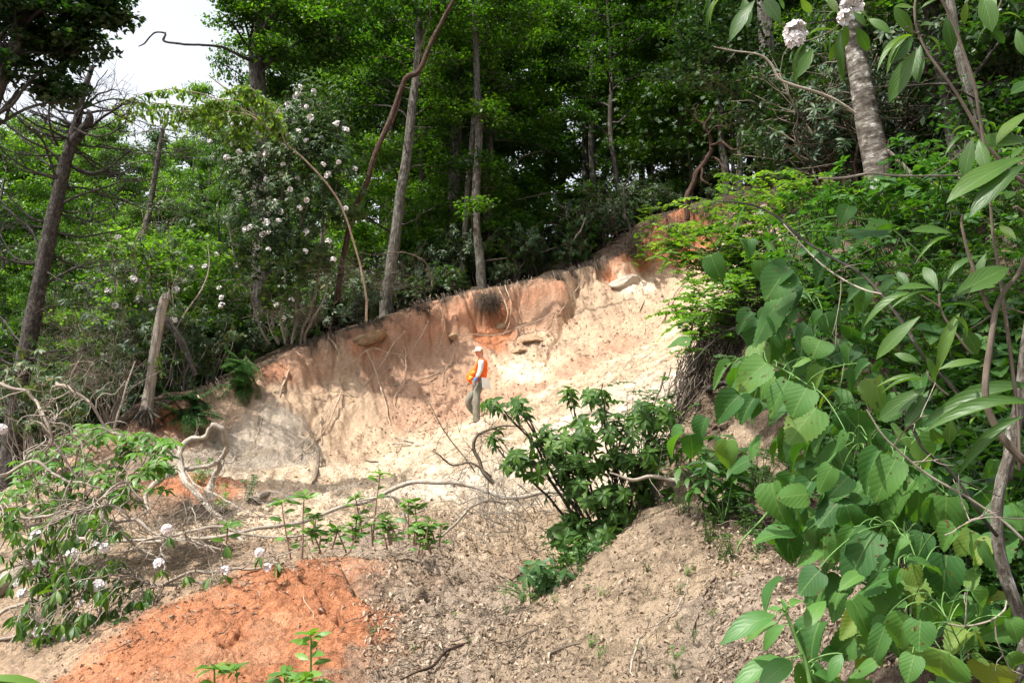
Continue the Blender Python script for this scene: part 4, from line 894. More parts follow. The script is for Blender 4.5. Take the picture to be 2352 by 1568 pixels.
# dead brush heaps
def brush(label, px, py, Y, R_, n, mat='twig', r=.006, flat=.8, name="dead_brush", L=.9):
    b = MB(); c = W(px, py, Y)
    for i in range(n):
        s = c+rng.normal(0, .35, 3)*R_*np.array([1, .8, flat*.6]); d = norm(rng.normal(0, 1, 3)*np.array([1, .7, .7])+np.array([0, 0, .3])); q = limb(b, s, s+d*rng.uniform(.4, 1)*L, r, r*.4, 0, .1*L, 7, 3, 1.8); twigs(b, q, 4, .35*L, r*.6, .05, 2)
    return tag(b.build(name, M[mat], origin=c), label, "dead brush")
brush("heap of fine grey dead twigs left of the pale leaning trunk on the scarp edge", 780, 640, 20.6, 1.3, 90)
brush("tangle of dead twigs between the two flowering rhododendrons and the soil edge", 700, 730, 19.8, 1.0, 50)
brush("dead twigs lying in the dark thicket behind the snapped grey trunk", 180, 760, 16.5, 1.5, 60, L=1.2)
brush("bare twig tangle in the shade beneath the bare pine", 180, 860, 15.5, 1.1, 60, L=1.0)
brush("thin dead twigs along the scarp edge under the pale trunks", 930, 650, 22.6, 1.2, 40, r=.005)
wood("dead_branch", "curved dead branch arching over the scarp edge below the pale leaning trunk", "branch", [(800, 575, 21.6, 2), (860, 585, 21.8, 3), (900, 578, 21.9, 4), (940, 583, 22, 4), (975, 600, 22.1, 5), (988, 625, 22.2, 6), (993, 660, 22.2, 5)], 'twig', amp=.04, tw=9)
wood("dead_branch", "long thin dark branch stretched above the scarp right of the straight trunks", "branch", [(1330, 545, 26.3, 3), (1260, 575, 25.8, 5), (1180, 590, 25.2, 6), (1110, 600, 25, 5)], 'twig', tw=9, twl=.5)

# gnarled mountain laurel on the high corner
rt = tree_obj("gnarled_laurel", "twisted mountain laurel standing on the orange high corner of the scarp", "small tree")
b = MB(); fo = MB()
for a in [[(1578, 505, 24.6, 16), (1582, 450, 24.6, 15), (1600, 400, 24.6, 15), (1625, 360, 24.6, 13), (1632, 330, 24.6, 11), (1622, 290, 24.5, 8), (1640, 250, 24.4, 6)], [(1632, 335, 24.6, 8), (1660, 325, 24.3, 7), (1690, 345, 24, 6), (1720, 335, 23.8, 3)], [(1635, 362, 24.6, 7), (1655, 375, 24.3, 5), (1665, 400, 24.1, 5), (1680, 405, 24, 3)], [(1610, 385, 24.6, 7), (1612, 410, 24.4, 6), (1630, 425, 24.2, 4)], [(1622, 290, 24.5, 6), (1600, 270, 24.5, 5), (1605, 240, 24.5, 3)], [(1625, 310, 24.5, 5), (1640, 290, 24.3, 4), (1680, 285, 24, 2)]]:
    q, r = pixpath([(x, y, Y, w*1.0) for x, y, Y, w in a], 26, .05, 2); b.tube(q, r, 7, .15); twigs(b, q[6:], 7, .45, .006, .1, 3)
C = rng.normal(0, 1, (150, 3))*np.array([1.5, .8, .8])+W(1600, 240, 25); whorls(fo, C, rng.normal(0, .5, (150, 3))+np.array([0, -.2, .7]), 8, .11, RHODO_LOW, .2)
C = rng.normal(0, 1, (90, 3))*np.array([1.3, .6, .5])+W(1460, 330, 25.6); whorls(fo, C, rng.normal(0, .5, (90, 3))+np.array([0, -.2, .7]), 8, .11, RHODO_LOW, .2)
b.build("branches", M['bark_red'], rt); fo.build("foliage", M['laurel'], rt); base_at(rt, W(1578, 505, 24.6))

wood("bare_sapling", "crooked bare sapling left of the gnarled laurel behind the scarp", "small tree", [(1462, 560, 25, 9), (1440, 500, 25, 9), (1435, 440, 25, 7), (1450, 380, 25, 4)], 'bark_dark', amp=.05, tw=8, twl=.5)
wood("bare_sapling", "pale forked stump like sapling on the scarp edge above the cracked face", "small tree", [(1312, 620, 25.3, 9), (1313, 570, 25.3, 8), (1330, 530, 25.3, 6), (1345, 500, 25.3, 4)], 'dead_wood', amp=.04, tw=7, twl=.5)
# hemlock boughs, bright and feathery, on the left edge
def feather(fo, b, s, e, n=26, l=.30, leaf=.035, mat=None):
    q = limb(b, s, e, .010, .004, .08, .04, n, 4, 1.5); t = norm(q[-1]-q[0]); up = np.array([0, 0, 1.]); sd_ = norm(np.cross(t, up))
    for k in range(2, n):
        for s_ in (-1, 1):
            L = l*math.sin(math.pi*min(.97, k/n*.85+.12))*rng.uniform(.7, 1.1); d = norm(sd_*s_+t*.7+np.array([0, 0, -.25])); m = max(4, int(L/.022)); u = np.linspace(.1, 1, m)[:, None]; P = q[k]+d*L*u; P[:, 2] -= (u[:, 0]**2)*L*.15
            for z in (-1, 1): fo.stamp(SLIM, P, d*.5+np.cross(d, up)*z, np.tile(up, (m, 1))+.3*rng.normal(0, 1, (m, 3)), leaf*rng.uniform(.8, 1.2, m), 1.3)
for lab, lst in [("feathery bright green hemlock sapling at the left foot of the scarp", [(420, 930), (380, 925), (450, 955), (480, 935), (410, 970), (500, 960), (440, 985), (360, 910), (470, 905)]), ("feathery green hemlock sapling between the furrowed trunk and the bare slope", [(540, 840), (570, 850), (560, 880), (535, 900), (590, 870), (520, 860), (545, 930), (580, 900), (525, 820)])]:
    rt = tree_obj("hemlock_sapling", lab, "small tree"); b = MB(); fo = MB(); bx, by = (440, 985) if lst[0][0] < 500 else (560, 900); g0 = GP(bx, by); bs = g0+np.array([0, .1, -.1])
    tp = bs+np.array([0, -.1, .9]); q0 = limb(b, bs, tp, .022, .008, 0, .05, 10, 5)
    for x, y in lst:
        for z in range(3):
            e = W(x+rng.normal(0, 18), y+rng.normal(0, 14), bs[1]-.35+rng.normal(0, .2)); feather(fo, b, q0[int(rng.integers(1, 9))], e, 22, .24, .04)
    b.build("stem", M['twig'], rt); fo.build("foliage", M['hemlock'], rt); base_at(rt, bs)
# ---------------------------------------------------------------- roots, branches and litter on the slide
def gwood(name, label, cat, pts, mat='root', group=None, n=36, amp=.02, freq=2.5, sides=6, rough=.12, tw=0, twl=.25, off=.03, twr=.004, fine=3):
    """a root or stick following the ground: (px, py, width_px[, lift])"""
    P = []
    for a in pts:
        g0 = GP(a[0], a[1]); lift = a[3] if len(a) > 3 else off; Y = g0[1]-lift; P.append((a[0], a[1], Y, a[2]*.82))
    w = MB(); p, r = pixpath(P, n, amp, freq); w.tube(p, r, sides, rough)
    if tw: twigs(w, p, tw, twl, twr, .05, fine)
    return tag(w.build(name, M[mat], origin=p[0]), label, cat, group)
gr = "roots hanging on the face of the slide"
for lab, pts in [
    ("long pale root running straight down the face left of the person", [(842, 806, 4, .25), (858, 840, 5, .25), (876, 890, 6, .2), (888, 935, 6, .1), (897, 978, 5, .03)]),
    ("bent pale root between the long straight root and the person", [(930, 797, 3, .3), (934, 840, 4, .3), (928, 885, 4, .2), (905, 915, 4, .15), (912, 940, 3, .08), (926, 955, 2, .03)]),
    ("root lying across the face from the loose stones to the long straight root", [(770, 850, 2), (800, 838, 3, .1), (850, 802, 4, .2), (900, 810, 4, .2), (932, 818, 3, .3)]),
    ("root crossing level behind the person's head height", [(870, 893, 2), (920, 880, 4, .1), (968, 872, 5, .15), (1010, 852, 5, .15), (1044, 830, 3, .1)]),
    ("short curved root ending at the level root near the person", [(1044, 798, 3, .2), (1040, 825, 3, .2), (1022, 850, 3, .15), (1018, 880, 2, .05)]),
    ("root curling down from the overhang at the middle of the scarp", [(1012, 706, 5, .5), (1022, 750, 5, .45), (1012, 790, 4, .3), (1000, 815, 3, .1)]),
    ("root dropping from the overhang just left of the dark root ball", [(985, 735, 4, .4), (968, 770, 4, .3), (945, 805, 3, .2), (925, 825, 2, .1)]),
    ("pale root hanging in front of the dark root ball", [(1145, 660, 6, .55), (1158, 690, 6, .6), (1166, 720, 5, .6), (1160, 745, 3, .5)]),
    ("thin root hanging right of the dark root ball", [(1160, 655, 4, .5), (1172, 690, 4, .55), (1170, 740, 3, .5), (1155, 770, 2, .4)]),
    ("root stretched across the orange band under the dark root ball", [(1030, 770, 2, .2), (1080, 768, 3, .2), (1130, 770, 4, .3), (1190, 752, 4, .3), (1260, 725, 3, .15), (1330, 690, 2, .08)]),
    ("root slanting down from the orange band towards the loose stones", [(930, 760, 4, .3), (905, 790, 5, .3), (880, 830, 4, .2), (860, 860, 3, .08), (835, 888, 2, .03)]),
    ("pale root at the top left of the grey bare patch", [(664, 850, 7, .1), (652, 880, 9, .1), (640, 915, 6, .06), (630, 950, 5, .04), (622, 980, 3, .02)]),
    ("thin root on the bare face left of the standing dark stick", [(612, 930, 3), (600, 970, 3), (585, 1010, 3), (570, 1040, 2)]),
    ("long thin root crossing behind the standing dark stick", [(784, 898, 6, .1), (768, 940, 6, .15), (748, 985, 5, .12), (690, 1045, 4, .08), (640, 1082, 4, .04), (600, 1088, 3)]),
    ("upper of the two straight sticks slanting behind the standing dark stick", [(760, 925, 3, .1), (720, 990, 3, .1), (660, 1040, 3, .05), (610, 1068, 2)]),
    ("vertical root hanging right of the standing dark stick", [(735, 952, 5, .1), (736, 985, 5, .1), (738, 1020, 3, .04)]),
    ("short root curving across the pale soil near the lone stone", [(640, 892, 2), (700, 905, 3), (780, 900, 3), (820, 910, 2), (845, 915, 2)]),
    ("root hanging below the high orange corner", [(1470, 650, 3, .3), (1478, 690, 4, .2), (1468, 720, 4, .12), (1482, 740, 4, .1), (1480, 765, 3, .05)]),
    ("long straight stem leaning on the face below the high orange corner", [(1590, 610, 5, .2), (1560, 660, 5, .15), (1530, 700, 5, .1), (1508, 730, 4, .05)]),
    ("grey stem leaning on the face beside the long straight stem", [(1568, 660, 6, .3), (1545, 695, 6, .2), (1522, 738, 6, .1), (1510, 752, 4, .05)]),
    ("dark thin root down the cracked face right of the crack", [(1340, 640, 4, .1), (1325, 665, 4, .1), (1300, 700, 3, .05), (1280, 725, 2, .02)]),
    ("thin root fork below the loose stones", [(900, 860, 3, .1), (925, 905, 2, .05), (915, 940, 2, .03), (932, 958, 2, .02)]),
    ("knotty root curling out of the turf at the left end of the scarp", [(455, 880, 8, .3), (475, 868, 10, .35), (500, 868, 9, .3), (520, 880, 5, .2)]),
    ("pale hooked root hanging from the turf over the bare pine side", [(445, 878, 5, .3), (452, 905, 5, .3), (470, 920, 5, .25), (478, 935, 4, .1)]),
    ("root looping out of the turf right of the hemlock saplings", [(605, 860, 5, .2), (625, 815, 5, .3), (670, 790, 6, .3), (690, 760, 4, .2)]),
    ("root hooked over the turf left of the loose stones", [(755, 775, 5, .25), (775, 800, 6, .3), (782, 830, 4, .15)]),
    ("curved root on the lower left bare slope above the driftwood", [(495, 945, 3), (540, 955, 3), (580, 948, 3), (500, 1000, 2)][:3]),
    ("root lying above the driftwood loop", [(545, 955, 3, .1), (510, 985, 5, .1), (495, 1010, 4, .05)])]:
    gwood("hanging_root", lab, "root", pts, 'root', gr, off=.04)
gwood("standing_stick", "dark crooked stick standing against the pale slope left of the person", "branch", [(694, 952, 8, .30), (704, 978, 10, .32), (722, 1012, 9, .32), (731, 1050, 11, .26), (728, 1085, 11, .14), (716, 1115, 9, .02)], 'twig', amp=.01)
gwood("dead_stick", "weathered stick lying on the pale scree below the person, upper of the two", "branch", [(905, 1003, 4, .05), (940, 1013, 6, .05), (975, 1016, 7, .06), (1010, 1008, 9, .06), (1044, 1000, 6, .04)], 'dead_wood')
gwood("dead_stick", "weathered stick lying on the pale scree below the person, lower of the two", "branch", [(900, 1018, 4, .05), (940, 1021, 6, .05), (1000, 1022, 7, .05), (1028, 1020, 7, .05)], 'dead_wood')
gwood("dead_stick", "short forked stick at the left end of the pair of sticks on the scree", "branch", [(902, 1050, 3, .02), (918, 1020, 3, .08), (935, 1000, 4, .12), (940, 980, 3, .1)], 'dead_wood', tw=3)
gwood("wood_chip", "short brown piece of wood alone on the pale scree", "wood", [(838, 1057, 6, .03), (855, 1060, 8, .03), (868, 1061, 6, .03)], 'twig')
gwood("fallen_log", "pale sun bleached log half buried below the pale scree", "log", [(588, 1150, 20, .12), (600, 1136, 20, .14), (640, 1136, 18, .14), (690, 1152, 17, .12), (740, 1160, 17, .1), (790, 1165, 16, .08), (850, 1190, 14, .05)], 'dead_wood', sides=10, tw=4, twl=.3)
gwood("fallen_log", "pale log slanting out of the leafy tangle at the lower left", "log", [(-40, 1385, 60, .35), (40, 1315, 52, .35), (110, 1270, 42, .3), (185, 1225, 30, .2)], 'dead_wood', sides=12)
# driftwood loop
rt = empty("looping_branch", (0, 0, 0), "thick weathered grey branch curling into a loop at the foot of the bare slope", "branch")
w = MB()
for a in [[(565, 1250, 10, 12), (520, 1205, 10.2, 13), (475, 1160, 10.4, 14), (435, 1112, 10.6, 15), (415, 1070, 10.8, 16), (420, 1030, 10.9, 15), (440, 1008, 11, 12), (470, 1000, 11, 11), (488, 976, 11, 9), (496, 972, 11, 6)],
          [(490, 975, 11, 11), (512, 985, 11, 13), (520, 1010, 11.1, 13), (525, 1025, 11.2, 13), (510, 1055, 11.3, 12), (480, 1068, 11, 11), (440, 1075, 10.9, 10), (400, 1086, 10.8, 12), (370, 1100, 10.6, 13), (345, 1122, 10.5, 11), (335, 1150, 10.4, 9), (345, 1178, 10.3, 7)],
          [(512, 1055, 11.3, 12), (500, 1085, 11.3, 14), (484, 1110, 11.3, 15), (478, 1130, 11.2, 15), (492, 1150, 11.2, 12)], [(524, 1025, 11.2, 5), (538, 1042, 11.1, 4), (530, 1060, 11, 3), (512, 1060, 11, 3)], [(425, 1080, 10.8, 6), (450, 1110, 10.6, 5), (490, 1135, 10.4, 5), (520, 1150, 10.2, 4), (580, 1180, 10, 3)], [(513, 1060, 11.2, 4), (512, 1085, 11, 3), (480, 1098, 10.9, 2)]]:
    q, r = pixpath(a, 44, .02, 4); w.tube(q, r*1.12*(1+.10*np.sin(np.arange(len(r))*1.7)), 10, .2)
    if len(a) > 6: twigs(w, q, 9, .28, .006, .1, 2)
w.build("branch", M['dead_wood'], rt); base_at(rt, W(565, 1250, 10))
wood("fallen_branch", "long dark branch sagging right from the looping branch to the glossy shrub", "branch", [(330, 1245, 8.6, 13), (430, 1238, 8.6, 12), (520, 1228, 8.5, 12), (620, 1210, 8.6, 12), (700, 1195, 8.8, 13), (780, 1165, 9.0, 13), (840, 1150, 9.2, 14), (900, 1122, 9.4, 15), (950, 1105, 9.4, 16), (1010, 1105, 9.3, 16), (1075, 1115, 9.2, 18), (1120, 1128, 9, 18), (1170, 1140, 8.8, 16), (1260, 1130, 8.6, 13), (1340, 1140, 8.5, 8)], 'dead_wood', n=80, amp=.015, tw=26, twl=.5, sub=3)
wood("fallen_branch", "second long branch lying just below the looping branch across dark soil", "branch", [(180, 1236, 8.3, 12), (260, 1244, 8.2, 12), (360, 1238, 8.2, 11), (440, 1220, 8.2, 10), (500, 1210, 8.2, 10), (560, 1225, 8.2, 8), (640, 1232, 8.2, 7), (760, 1226, 8.2, 5)], 'dead_wood', n=60, tw=16, twl=.4, sub=3)
wood("fallen_branch", "arching grey branch meeting the long dark branch among the seedlings", "branch", [(820, 1150, 8.9, 6), (870, 1140, 8.8, 7), (905, 1142, 8.7, 8), (925, 1160, 8.6, 8), (935, 1200, 8.6, 5)], 'dead_wood', tw=6, twl=.3)
wood("fallen_branch", "forked branch below the long dark branch at the middle of the picture", "branch", [(1000, 1245, 8.2, 7), (1050, 1200, 8.3, 9), (1085, 1160, 8.4, 10), (1130, 1150, 8.5, 9), (1160, 1158, 8.6, 6)], 'dead_wood', tw=9, twl=.4)
wood("bare_branch", "black bare branch curving up left of the glossy shrub", "branch", [(1135, 1110, 7.9, 16), (1108, 1085, 7.9, 13), (1100, 1060, 7.9, 13), (1088, 1035, 7.9, 12), (1090, 1010, 7.9, 11), (1110, 990, 7.9, 9), (1150, 975, 7.9, 7), (1200, 978, 7.9, 4)], 'twig', tw=20, twl=.42, sub=4, twr=.004)
wood("bare_branch", "thin bare twig rising left of the person's feet from the black branch", "branch", [(1092, 1085, 7.9, 5), (1050, 1030, 7.9, 4), (1020, 985, 7.9, 4), (1000, 950, 7.9, 3), (982, 915, 7.9, 2)], 'twig', tw=8, twl=.35, sub=2, twr=.003)
wood("bare_branch", "bare branch reaching left from the black branch over the pale scree", "branch", [(1130, 1095, 7.9, 8), (1080, 1062, 7.9, 8), (1040, 1068, 7.9, 6), (1005, 1040, 7.8, 4), (990, 1035, 7.8, 2)], 'twig', tw=12, twl=.35, sub=3, twr=.003)
wood("bare_branch", "pale stub of branch poking out of the near bank above the glossy shrub", "branch", [(1400, 1085, 7.2, 5), (1450, 1098, 7.2, 12), (1500, 1092, 7.2, 13), (1560, 1102, 7.2, 14)], 'dead_wood', tw=3)
brush("tangle of thin dead twigs behind the leaves of the glossy shrub", 1150, 1180, 8.4, .8, 46, 'twig_pale', .005, L=.8)
brush("tangle of dead twigs among the seedlings in front of the pale scree", 880, 1210, 8.6, .7, 30, 'twig_pale', .0035, L=.6)
brush("dead twig litter under the looping branch", 420, 1200, 9.4, .9, 60, 'twig_pale', .005, L=.8)
for lab, pts, m in [("smooth brown stick lying on the tan soil at the bottom centre", [(1052, 1560, 8), (1110, 1556, 9), (1160, 1535, 10), (1230, 1505, 10), (1290, 1485, 9), (1332, 1476, 7)], 'twig'),
    ("short upright stick on the tan soil right of the smooth brown stick", [(1456, 1552, 7), (1464, 1510, 8), (1475, 1462, 7)], 'dead_wood'), ("thin forked twig beside the short upright stick", [(1477, 1470, 3), (1485, 1500, 3), (1500, 1530, 2)], 'dead_wood'),
    ("peeling brown log half buried in the shaded near bank", [(1698, 1338, 22), (1740, 1312, 22), (1800, 1278, 20), (1860, 1245, 18), (1940, 1220, 14)], 'bark_red'),
    ("dark bent root poking out below the hanging leaves", [(1836, 1400, 12, .06), (1860, 1370, 22, .1), (1890, 1335, 26, .12), (1915, 1300, 18, .1), (1945, 1285, 12, .05)], 'bark_dark'),
    ("thin root running down the near bank left of the peeling log", [(1800, 1195, 4), (1690, 1300, 7), (1640, 1330, 7), (1615, 1380, 5), (1590, 1460, 4)], 'bark_red'),
    ("small curled root on the near bank", [(1880, 1440, 5), (1905, 1405, 8), (1920, 1375, 6)], 'bark_red'),
    ("brown stick in the leaf litter left of the glossy shrub", [(1235, 1250, 6), (1200, 1310, 7), (1160, 1340, 5)], 'twig'), ("long brown branch half buried in the litter above the smooth stick", [(920, 1560, 5), (1000, 1525, 9), (1030, 1490, 10), (1080, 1475, 9), (1140, 1455, 6)], 'bark_red'),
    ("thin dark stick at the edge of the tan slope under the green herbs", [(1180, 1500, 4), (1210, 1475, 9), (1260, 1440, 7), (1330, 1395, 4)], 'twig'), ("thin stick across the top of the orange mound", [(890, 1288, 3, .1), (960, 1292, 5, .1), (1060, 1310, 3, .05)][:3], 'twig'),
    ("thin twig lying on the orange mound", [(488, 1432, 4), (540, 1405, 4), (600, 1392, 3)], 'twig'), ("hair thin root on the orange mound below the crack", [(680, 1340, 2), (710, 1390, 3), (722, 1430, 2)], 'root'),
    ("twig poking from the tan slope edge", [(1310, 1395, 5), (1340, 1360, 6), (1400, 1320, 3)], 'twig'), ("thin twig in the tan soil right of the upright stick", [(1580, 1330, 4), (1560, 1400, 4), (1500, 1450, 3)], 'dead_wood')]:
    gwood("ground_stick" if 'root' not in lab else "ground_root", lab, "stick" if 'root' not in lab else "root", pts, m, off=.035)
# stones
def stone(label, px, py, w_, h_, Y=None, mat=None, dep=.8):
    g0 = GP(px, py); 
    import bmesh
    bm = bmesh.new(); bmesh.ops.create_icosphere(bm, subdivisions=4, radius=1.0); s = rng.uniform(0, 50); kk = None
    v = np.array([q.co[:] for q in bm.verts]); k = 1+.22*fbm(v[:, 0]*1.6+s, v[:, 1]*1.6+v[:, 2]*2, 4, 3); pn = rot_rand(13); pc_ = rng.uniform(.62, .95, 13); kk = np.min(np.where(v@pn.T > .05, pc_/np.maximum(v@pn.T, .05), 9), axis=1); v = v*np.minimum(kk, 1.15)[:, None]*(1+.05*(k[:, None]-1)*4)
    sc = g0[1]/FPX*.5
    for q, c in zip(bm.verts, v): q.co = (c[0]*w_*sc, c[1]*w_*sc*dep, c[2]*h_*sc)
    me = bpy.data.meshes.new("stone"); bm.to_mesh(me); bm.free(); me.materials.append(mat or M['stone']); me.polygons.foreach_set("use_smooth", [False]*len(me.polygons))
    o = bpy.data.objects.new("stone", me); COL.objects.link(o); o.location = (g0[0], g0[1]+.05, g0[2]); o.rotation_euler = (.15, rng.normal(0, .15)-.15, rng.normal(0, .3)); return tag(o, label, "stone", "stones on the slide")
M['stone'] = plain_mat('brown_stone', [(0.3, G(.17, .115, .07)), (0.55, G(.30, .21, .13)), (.75, G(.40, .30, .20))], 5, .9, .1, .6)
M['stone_white'] = plain_mat('pale_stone', [(0.3, G(.30, .26, .21)), (0.7, G(.46, .42, .36))], 4, .9, .1, .6)
for a in [("large flat brown stone under the turf edge left of the roots", 855, 778, 100, 34), ("smaller brown stone right behind the person's cap", 1218, 778, 60, 24), ("brown rock embedded in the face level with the person's cap", 1190, 800, 40, 18), ("small stone in the orange band above the person's cap", 1150, 745, 36, 18), ("pale stone perched near the standing dark stick", 805, 918, 22, 16), ("small brown stone left of the person's head", 1030, 775, 40, 18), ("flat stone on the edge of the pale scree right of the person", 1352, 893, 40, 10)]: stone(*a)
for a in [("white rock outcrop below the high orange corner", 1440, 655, 90, 40)]: stone(*a, mat=M['stone_white'], dep=.35)
# the turf root mat draped over the scarp, uncountable fine strands
mb = MB(); mt = MB()
n = len(CP)
for i in range(3000):
    k = rng.uniform(4, n-16); j = int(k); c = CP[j]+(CP[min(j+1, n-1)]-CP[j])*(k-j)+rng.normal(0, .05, 3)
    tang = CP[min(j+2, n-1)]-CP[max(j-2, 0)]; nrm = norm(np.array([tang[1], -tang[0], 0])); sgn, _ = crest_sd(np.array([c[0]+nrm[0]*.3]), np.array([c[1]+nrm[1]*.3])); nrm = nrm*(-1 if sgn[0] > 0 else 1)
    dens = .5+.5*math.sin(k*.35)+.6*(1 if 60 < k < 80 or 100 < k < 118 or k > n-52 else 0)
    if rng.random() > .35+.5*dens: continue
    o = rng.uniform(.0, .22); s = c+nrm*o+np.array([0, 0, .04]); L = rng.gamma(2, .085)*(1+.7*dens); nn = 5; t = np.linspace(0, 1, nn)[:, None]
    z0 = float(hq(s[0], s[1])); 
    P = s+nrm*(.30*L+.05)*np.sqrt(t)+np.array([0, 0, -1.])*L*t+rng.normal(0, .03, (nn, 3))*t*L*2; P[0, 2] = max(P[0, 2], z0+.01)
    gz = hq(P[:, 0], P[:, 1])+.02; P[:, 2] = np.maximum(P[:, 2], gz-.02)
    (mb if rng.random() < .86 else mt).tube(P, [.009, .008, .006, .005, .003] if rng.random() < .2 else [.005, .004, .004, .003, .002], 3, cap=False)
tag(mb.build("root_mat", M['twig']), "dark mat of fine roots and turf hanging over the scarp edge", kind="stuff")
tag(mt.build("root_fringe", M['root']), "pale thread like roots hanging from the turf edge", kind="stuff")
# dark root balls hanging from the lip
for lab, px, py, Y, R_, n in [("dark ball of roots hanging from the scarp above the person", 1125, 690, 22.7, .42, 420), ("dark root ball below the gnarled laurel at the high corner", 1555, 525, 25.1, .5, 420), ("dark root mat sticking out left of the high orange corner", 1450, 560, 24.6, .5, 380), ("clump of torn roots on the orange scarp above the long straight root", 970, 708, 22, .30, 150)]:
    b = MB(); c = W(px, py, Y)
    for i in range(n):
        d = norm(rng.normal(0, 1, 3)+np.array([0, -.5, -.5])); s = c+rng.normal(0, .28, 3)*R_*np.array([1.5, .7, .9]); P = wobble(s+d*np.linspace(0, 1, 6)[:, None]*R_*rng.uniform(.3, .9), .07, 4); P[:, 2] -= np.linspace(0, 1, 6)**2*.18*R_; b.tube(P, np.linspace(.014 if i % 9 == 0 else .007, .003, 6), 3, cap=False)
    tag(b.build("root_ball", M['twig'], origin=c), lab, "roots")
# draping roots and dead stems on the near bank block
b = MB()
for i in range(1500):
    k = rng.uniform(n := len(CP)-56, len(CP)-20); 
    j = int(k); c = CP[j]+rng.normal(0, .10, 3); s = c+np.array([-rng.uniform(-.15, .25), 0, .03]); L = rng.gamma(2, .16); t = np.linspace(0, 1, 6)[:, None]; P = s+np.array([-.22, -.06, -1.])*L*t+np.array([-.12, -.1, 0])*np.sqrt(t)*L; P = P+rng.normal(0, .02, (6, 3)); gz = hq(P[:, 0], P[:, 1])+.012; P[:, 2] = np.maximum(P[:, 2], gz); b.tube(P, np.linspace(.007 if i % 8 else .014, .003, 6), 3, cap=False)
tag(b.build("bank_roots", M['twig']), "matted brown roots draping the near earth bank", kind="stuff")
gwood("bank_root", "thick dark twisted root jutting from the near bank towards the pale scree", "root", [(1700, 880, 16, .3), (1660, 880, 18, .35), (1630, 893, 18, .4), (1595, 888, 14, .5), (1575, 895, 12, .5), (1560, 930, 12, .45), (1557, 970, 9, .35)], 'bark_dark', tw=6, twl=.3)
wood("bank_root", "thin dark root reaching left over the bank edge to the scree", "root", [(1740, 740, 8.6, 6), (1690, 755, 8.5, 7), (1650, 775, 8.4, 7), (1610, 810, 8.3, 6), (1580, 845, 8.2, 5), (1560, 905, 8.2, 4)], 'bark_dark', tw=10, twl=.35, twr=.003)

# litter, crumbs and clods: uncountable
def scatter(px0, px1, py0, py1, n, dens=None):
    out = []
    while len(out) < n:
        m = n*2; x = rng.uniform(px0, px1, m); y = rng.uniform(py0, py1, m)
        for a, c in zip(x, y):
            if dens is None or rng.random() < dens(a, c): out.append((a, c))
            if len(out) >= n: break
    return out
def gp_fast(pp):
    P = []
    for a, c in pp:
        d = W(a, c, 1.0); Y = FASTY; z = hq(d[0]*Y, Y); m = np.argmax(z >= d[2]*Y); Yh = Y[m] if m else 40; P.append((d[0]*Yh, Yh))
    P = np.array(P); P += rng.normal(0, .02, P.shape); return onground(P[:, 0], P[:, 1])
FASTY = np.geomspace(2.3, 45, 900)
mb = MB(); CUR = strip_leaf(elli(.2, .9), .8, .9, 4, .3)
dl = lambda a, c: np.clip(.12+math.exp(-(((a-1000)/230)**2+((c-1430)/170)**2))*1.2+(.5 if a > 1620 and c > 1150 else 0)+(.4 if c < 1290 and 250 < a < 1250 else 0)-(.6 if a < 840 and c > 1560-.42*(a-180) else 0), .015, 1)
P = gp_fast(scatter(100, 2300, 1180, 1567, 13000, dl)); mb.stamp(CUR, P+np.array([0, 0, .012]), rot_rand(len(P))*np.array([1, 1, .35]), rng.normal(0, .5, (len(P), 3))+np.array([0, 0, 1]), rng.uniform(.018, .06, len(P))*np.clip(P[:, 1]/6.5, .55, 1.2))
P = gp_fast(scatter(600, 1700, 640, 900, 500)); 
tag(mb.build("leaf_litter", M['litter']), "curled brown dead leaves scattered on the near soil", kind="stuff")
ROCK = T([(.5, 0, 0), (0, .5, .05), (-.5, 0, 0), (0, -.5, .04), (.05, .02, .42), (0, 0, -.3)], [(0, 1, 4), (1, 2, 4), (2, 3, 4), (3, 0, 4), (1, 0, 5), (2, 1, 5), (3, 2, 5), (0, 3, 5)])
def soil_tint(o, P):
    d, _ = crest_sd(P[:, 0], P[:, 1]); c = soil_colour(P[:, 0], P[:, 1], P[:, 2], d)*rng.uniform(.8, 1.2, (len(P), 1)); c = np.repeat(np.hstack([c, np.ones((len(P), 1))]), 6, 0)
    o.data.color_attributes.new("soil", 'FLOAT_COLOR', 'POINT').data.foreach_set("color", c.astype(np.float32).ravel()); return o
def crumb_mat(name, stops):
    return leaf_mat(name, stops, 0.0, rough=.95, spec=.1)
M['crumb'] = crumb_mat('soil_crumb', [(0.1, G(.20, .14, .09)), (.5, G(.36, .27, .185)), (.9, G(.58, .46, .34))]); M['crumb_pale'] = crumb_mat('pale_crumb', [(0.1, G(.36, .26, .175)), (.5, G(.50, .38, .265)), (.9, G(.64, .53, .41))])
mb = MB(); P = gp_fast(scatter(150, 2300, 1150, 1567, 10000, lambda a, c: .25 if a < 850 and c > 1560-.42*(a-180) else 1.0)); mb.stamp(ROCK, P, rot_rand(len(P)), rot_rand(len(P)), (.006+rng.gamma(1.4, .0065, len(P)))*np.clip(P[:, 1]/6.5, .6, 1.3))
tag(soil_tint(mb.build("soil_crumbs", M['soil'], smooth=False), P), "crumbs of tan soil on the near slopes", kind="stuff")
mb = MB(); dd_ = lambda a, c: 1.0 if c > 1190-.62*(a-560)-30 and c < 1290-.25*(a-560) else .015
P = gp_fast(scatter(520, 1680, 640, 1260, 9000, dd_)); mb.stamp(ROCK, P, rot_rand(len(P)), rot_rand(len(P)), .018+rng.gamma(1.3, .018, len(P)))
tag(soil_tint(mb.build("soil_clods", M['soil'], smooth=False), P), "small clods of cream soil rolled onto the scree", kind="stuff")
mb = MB()
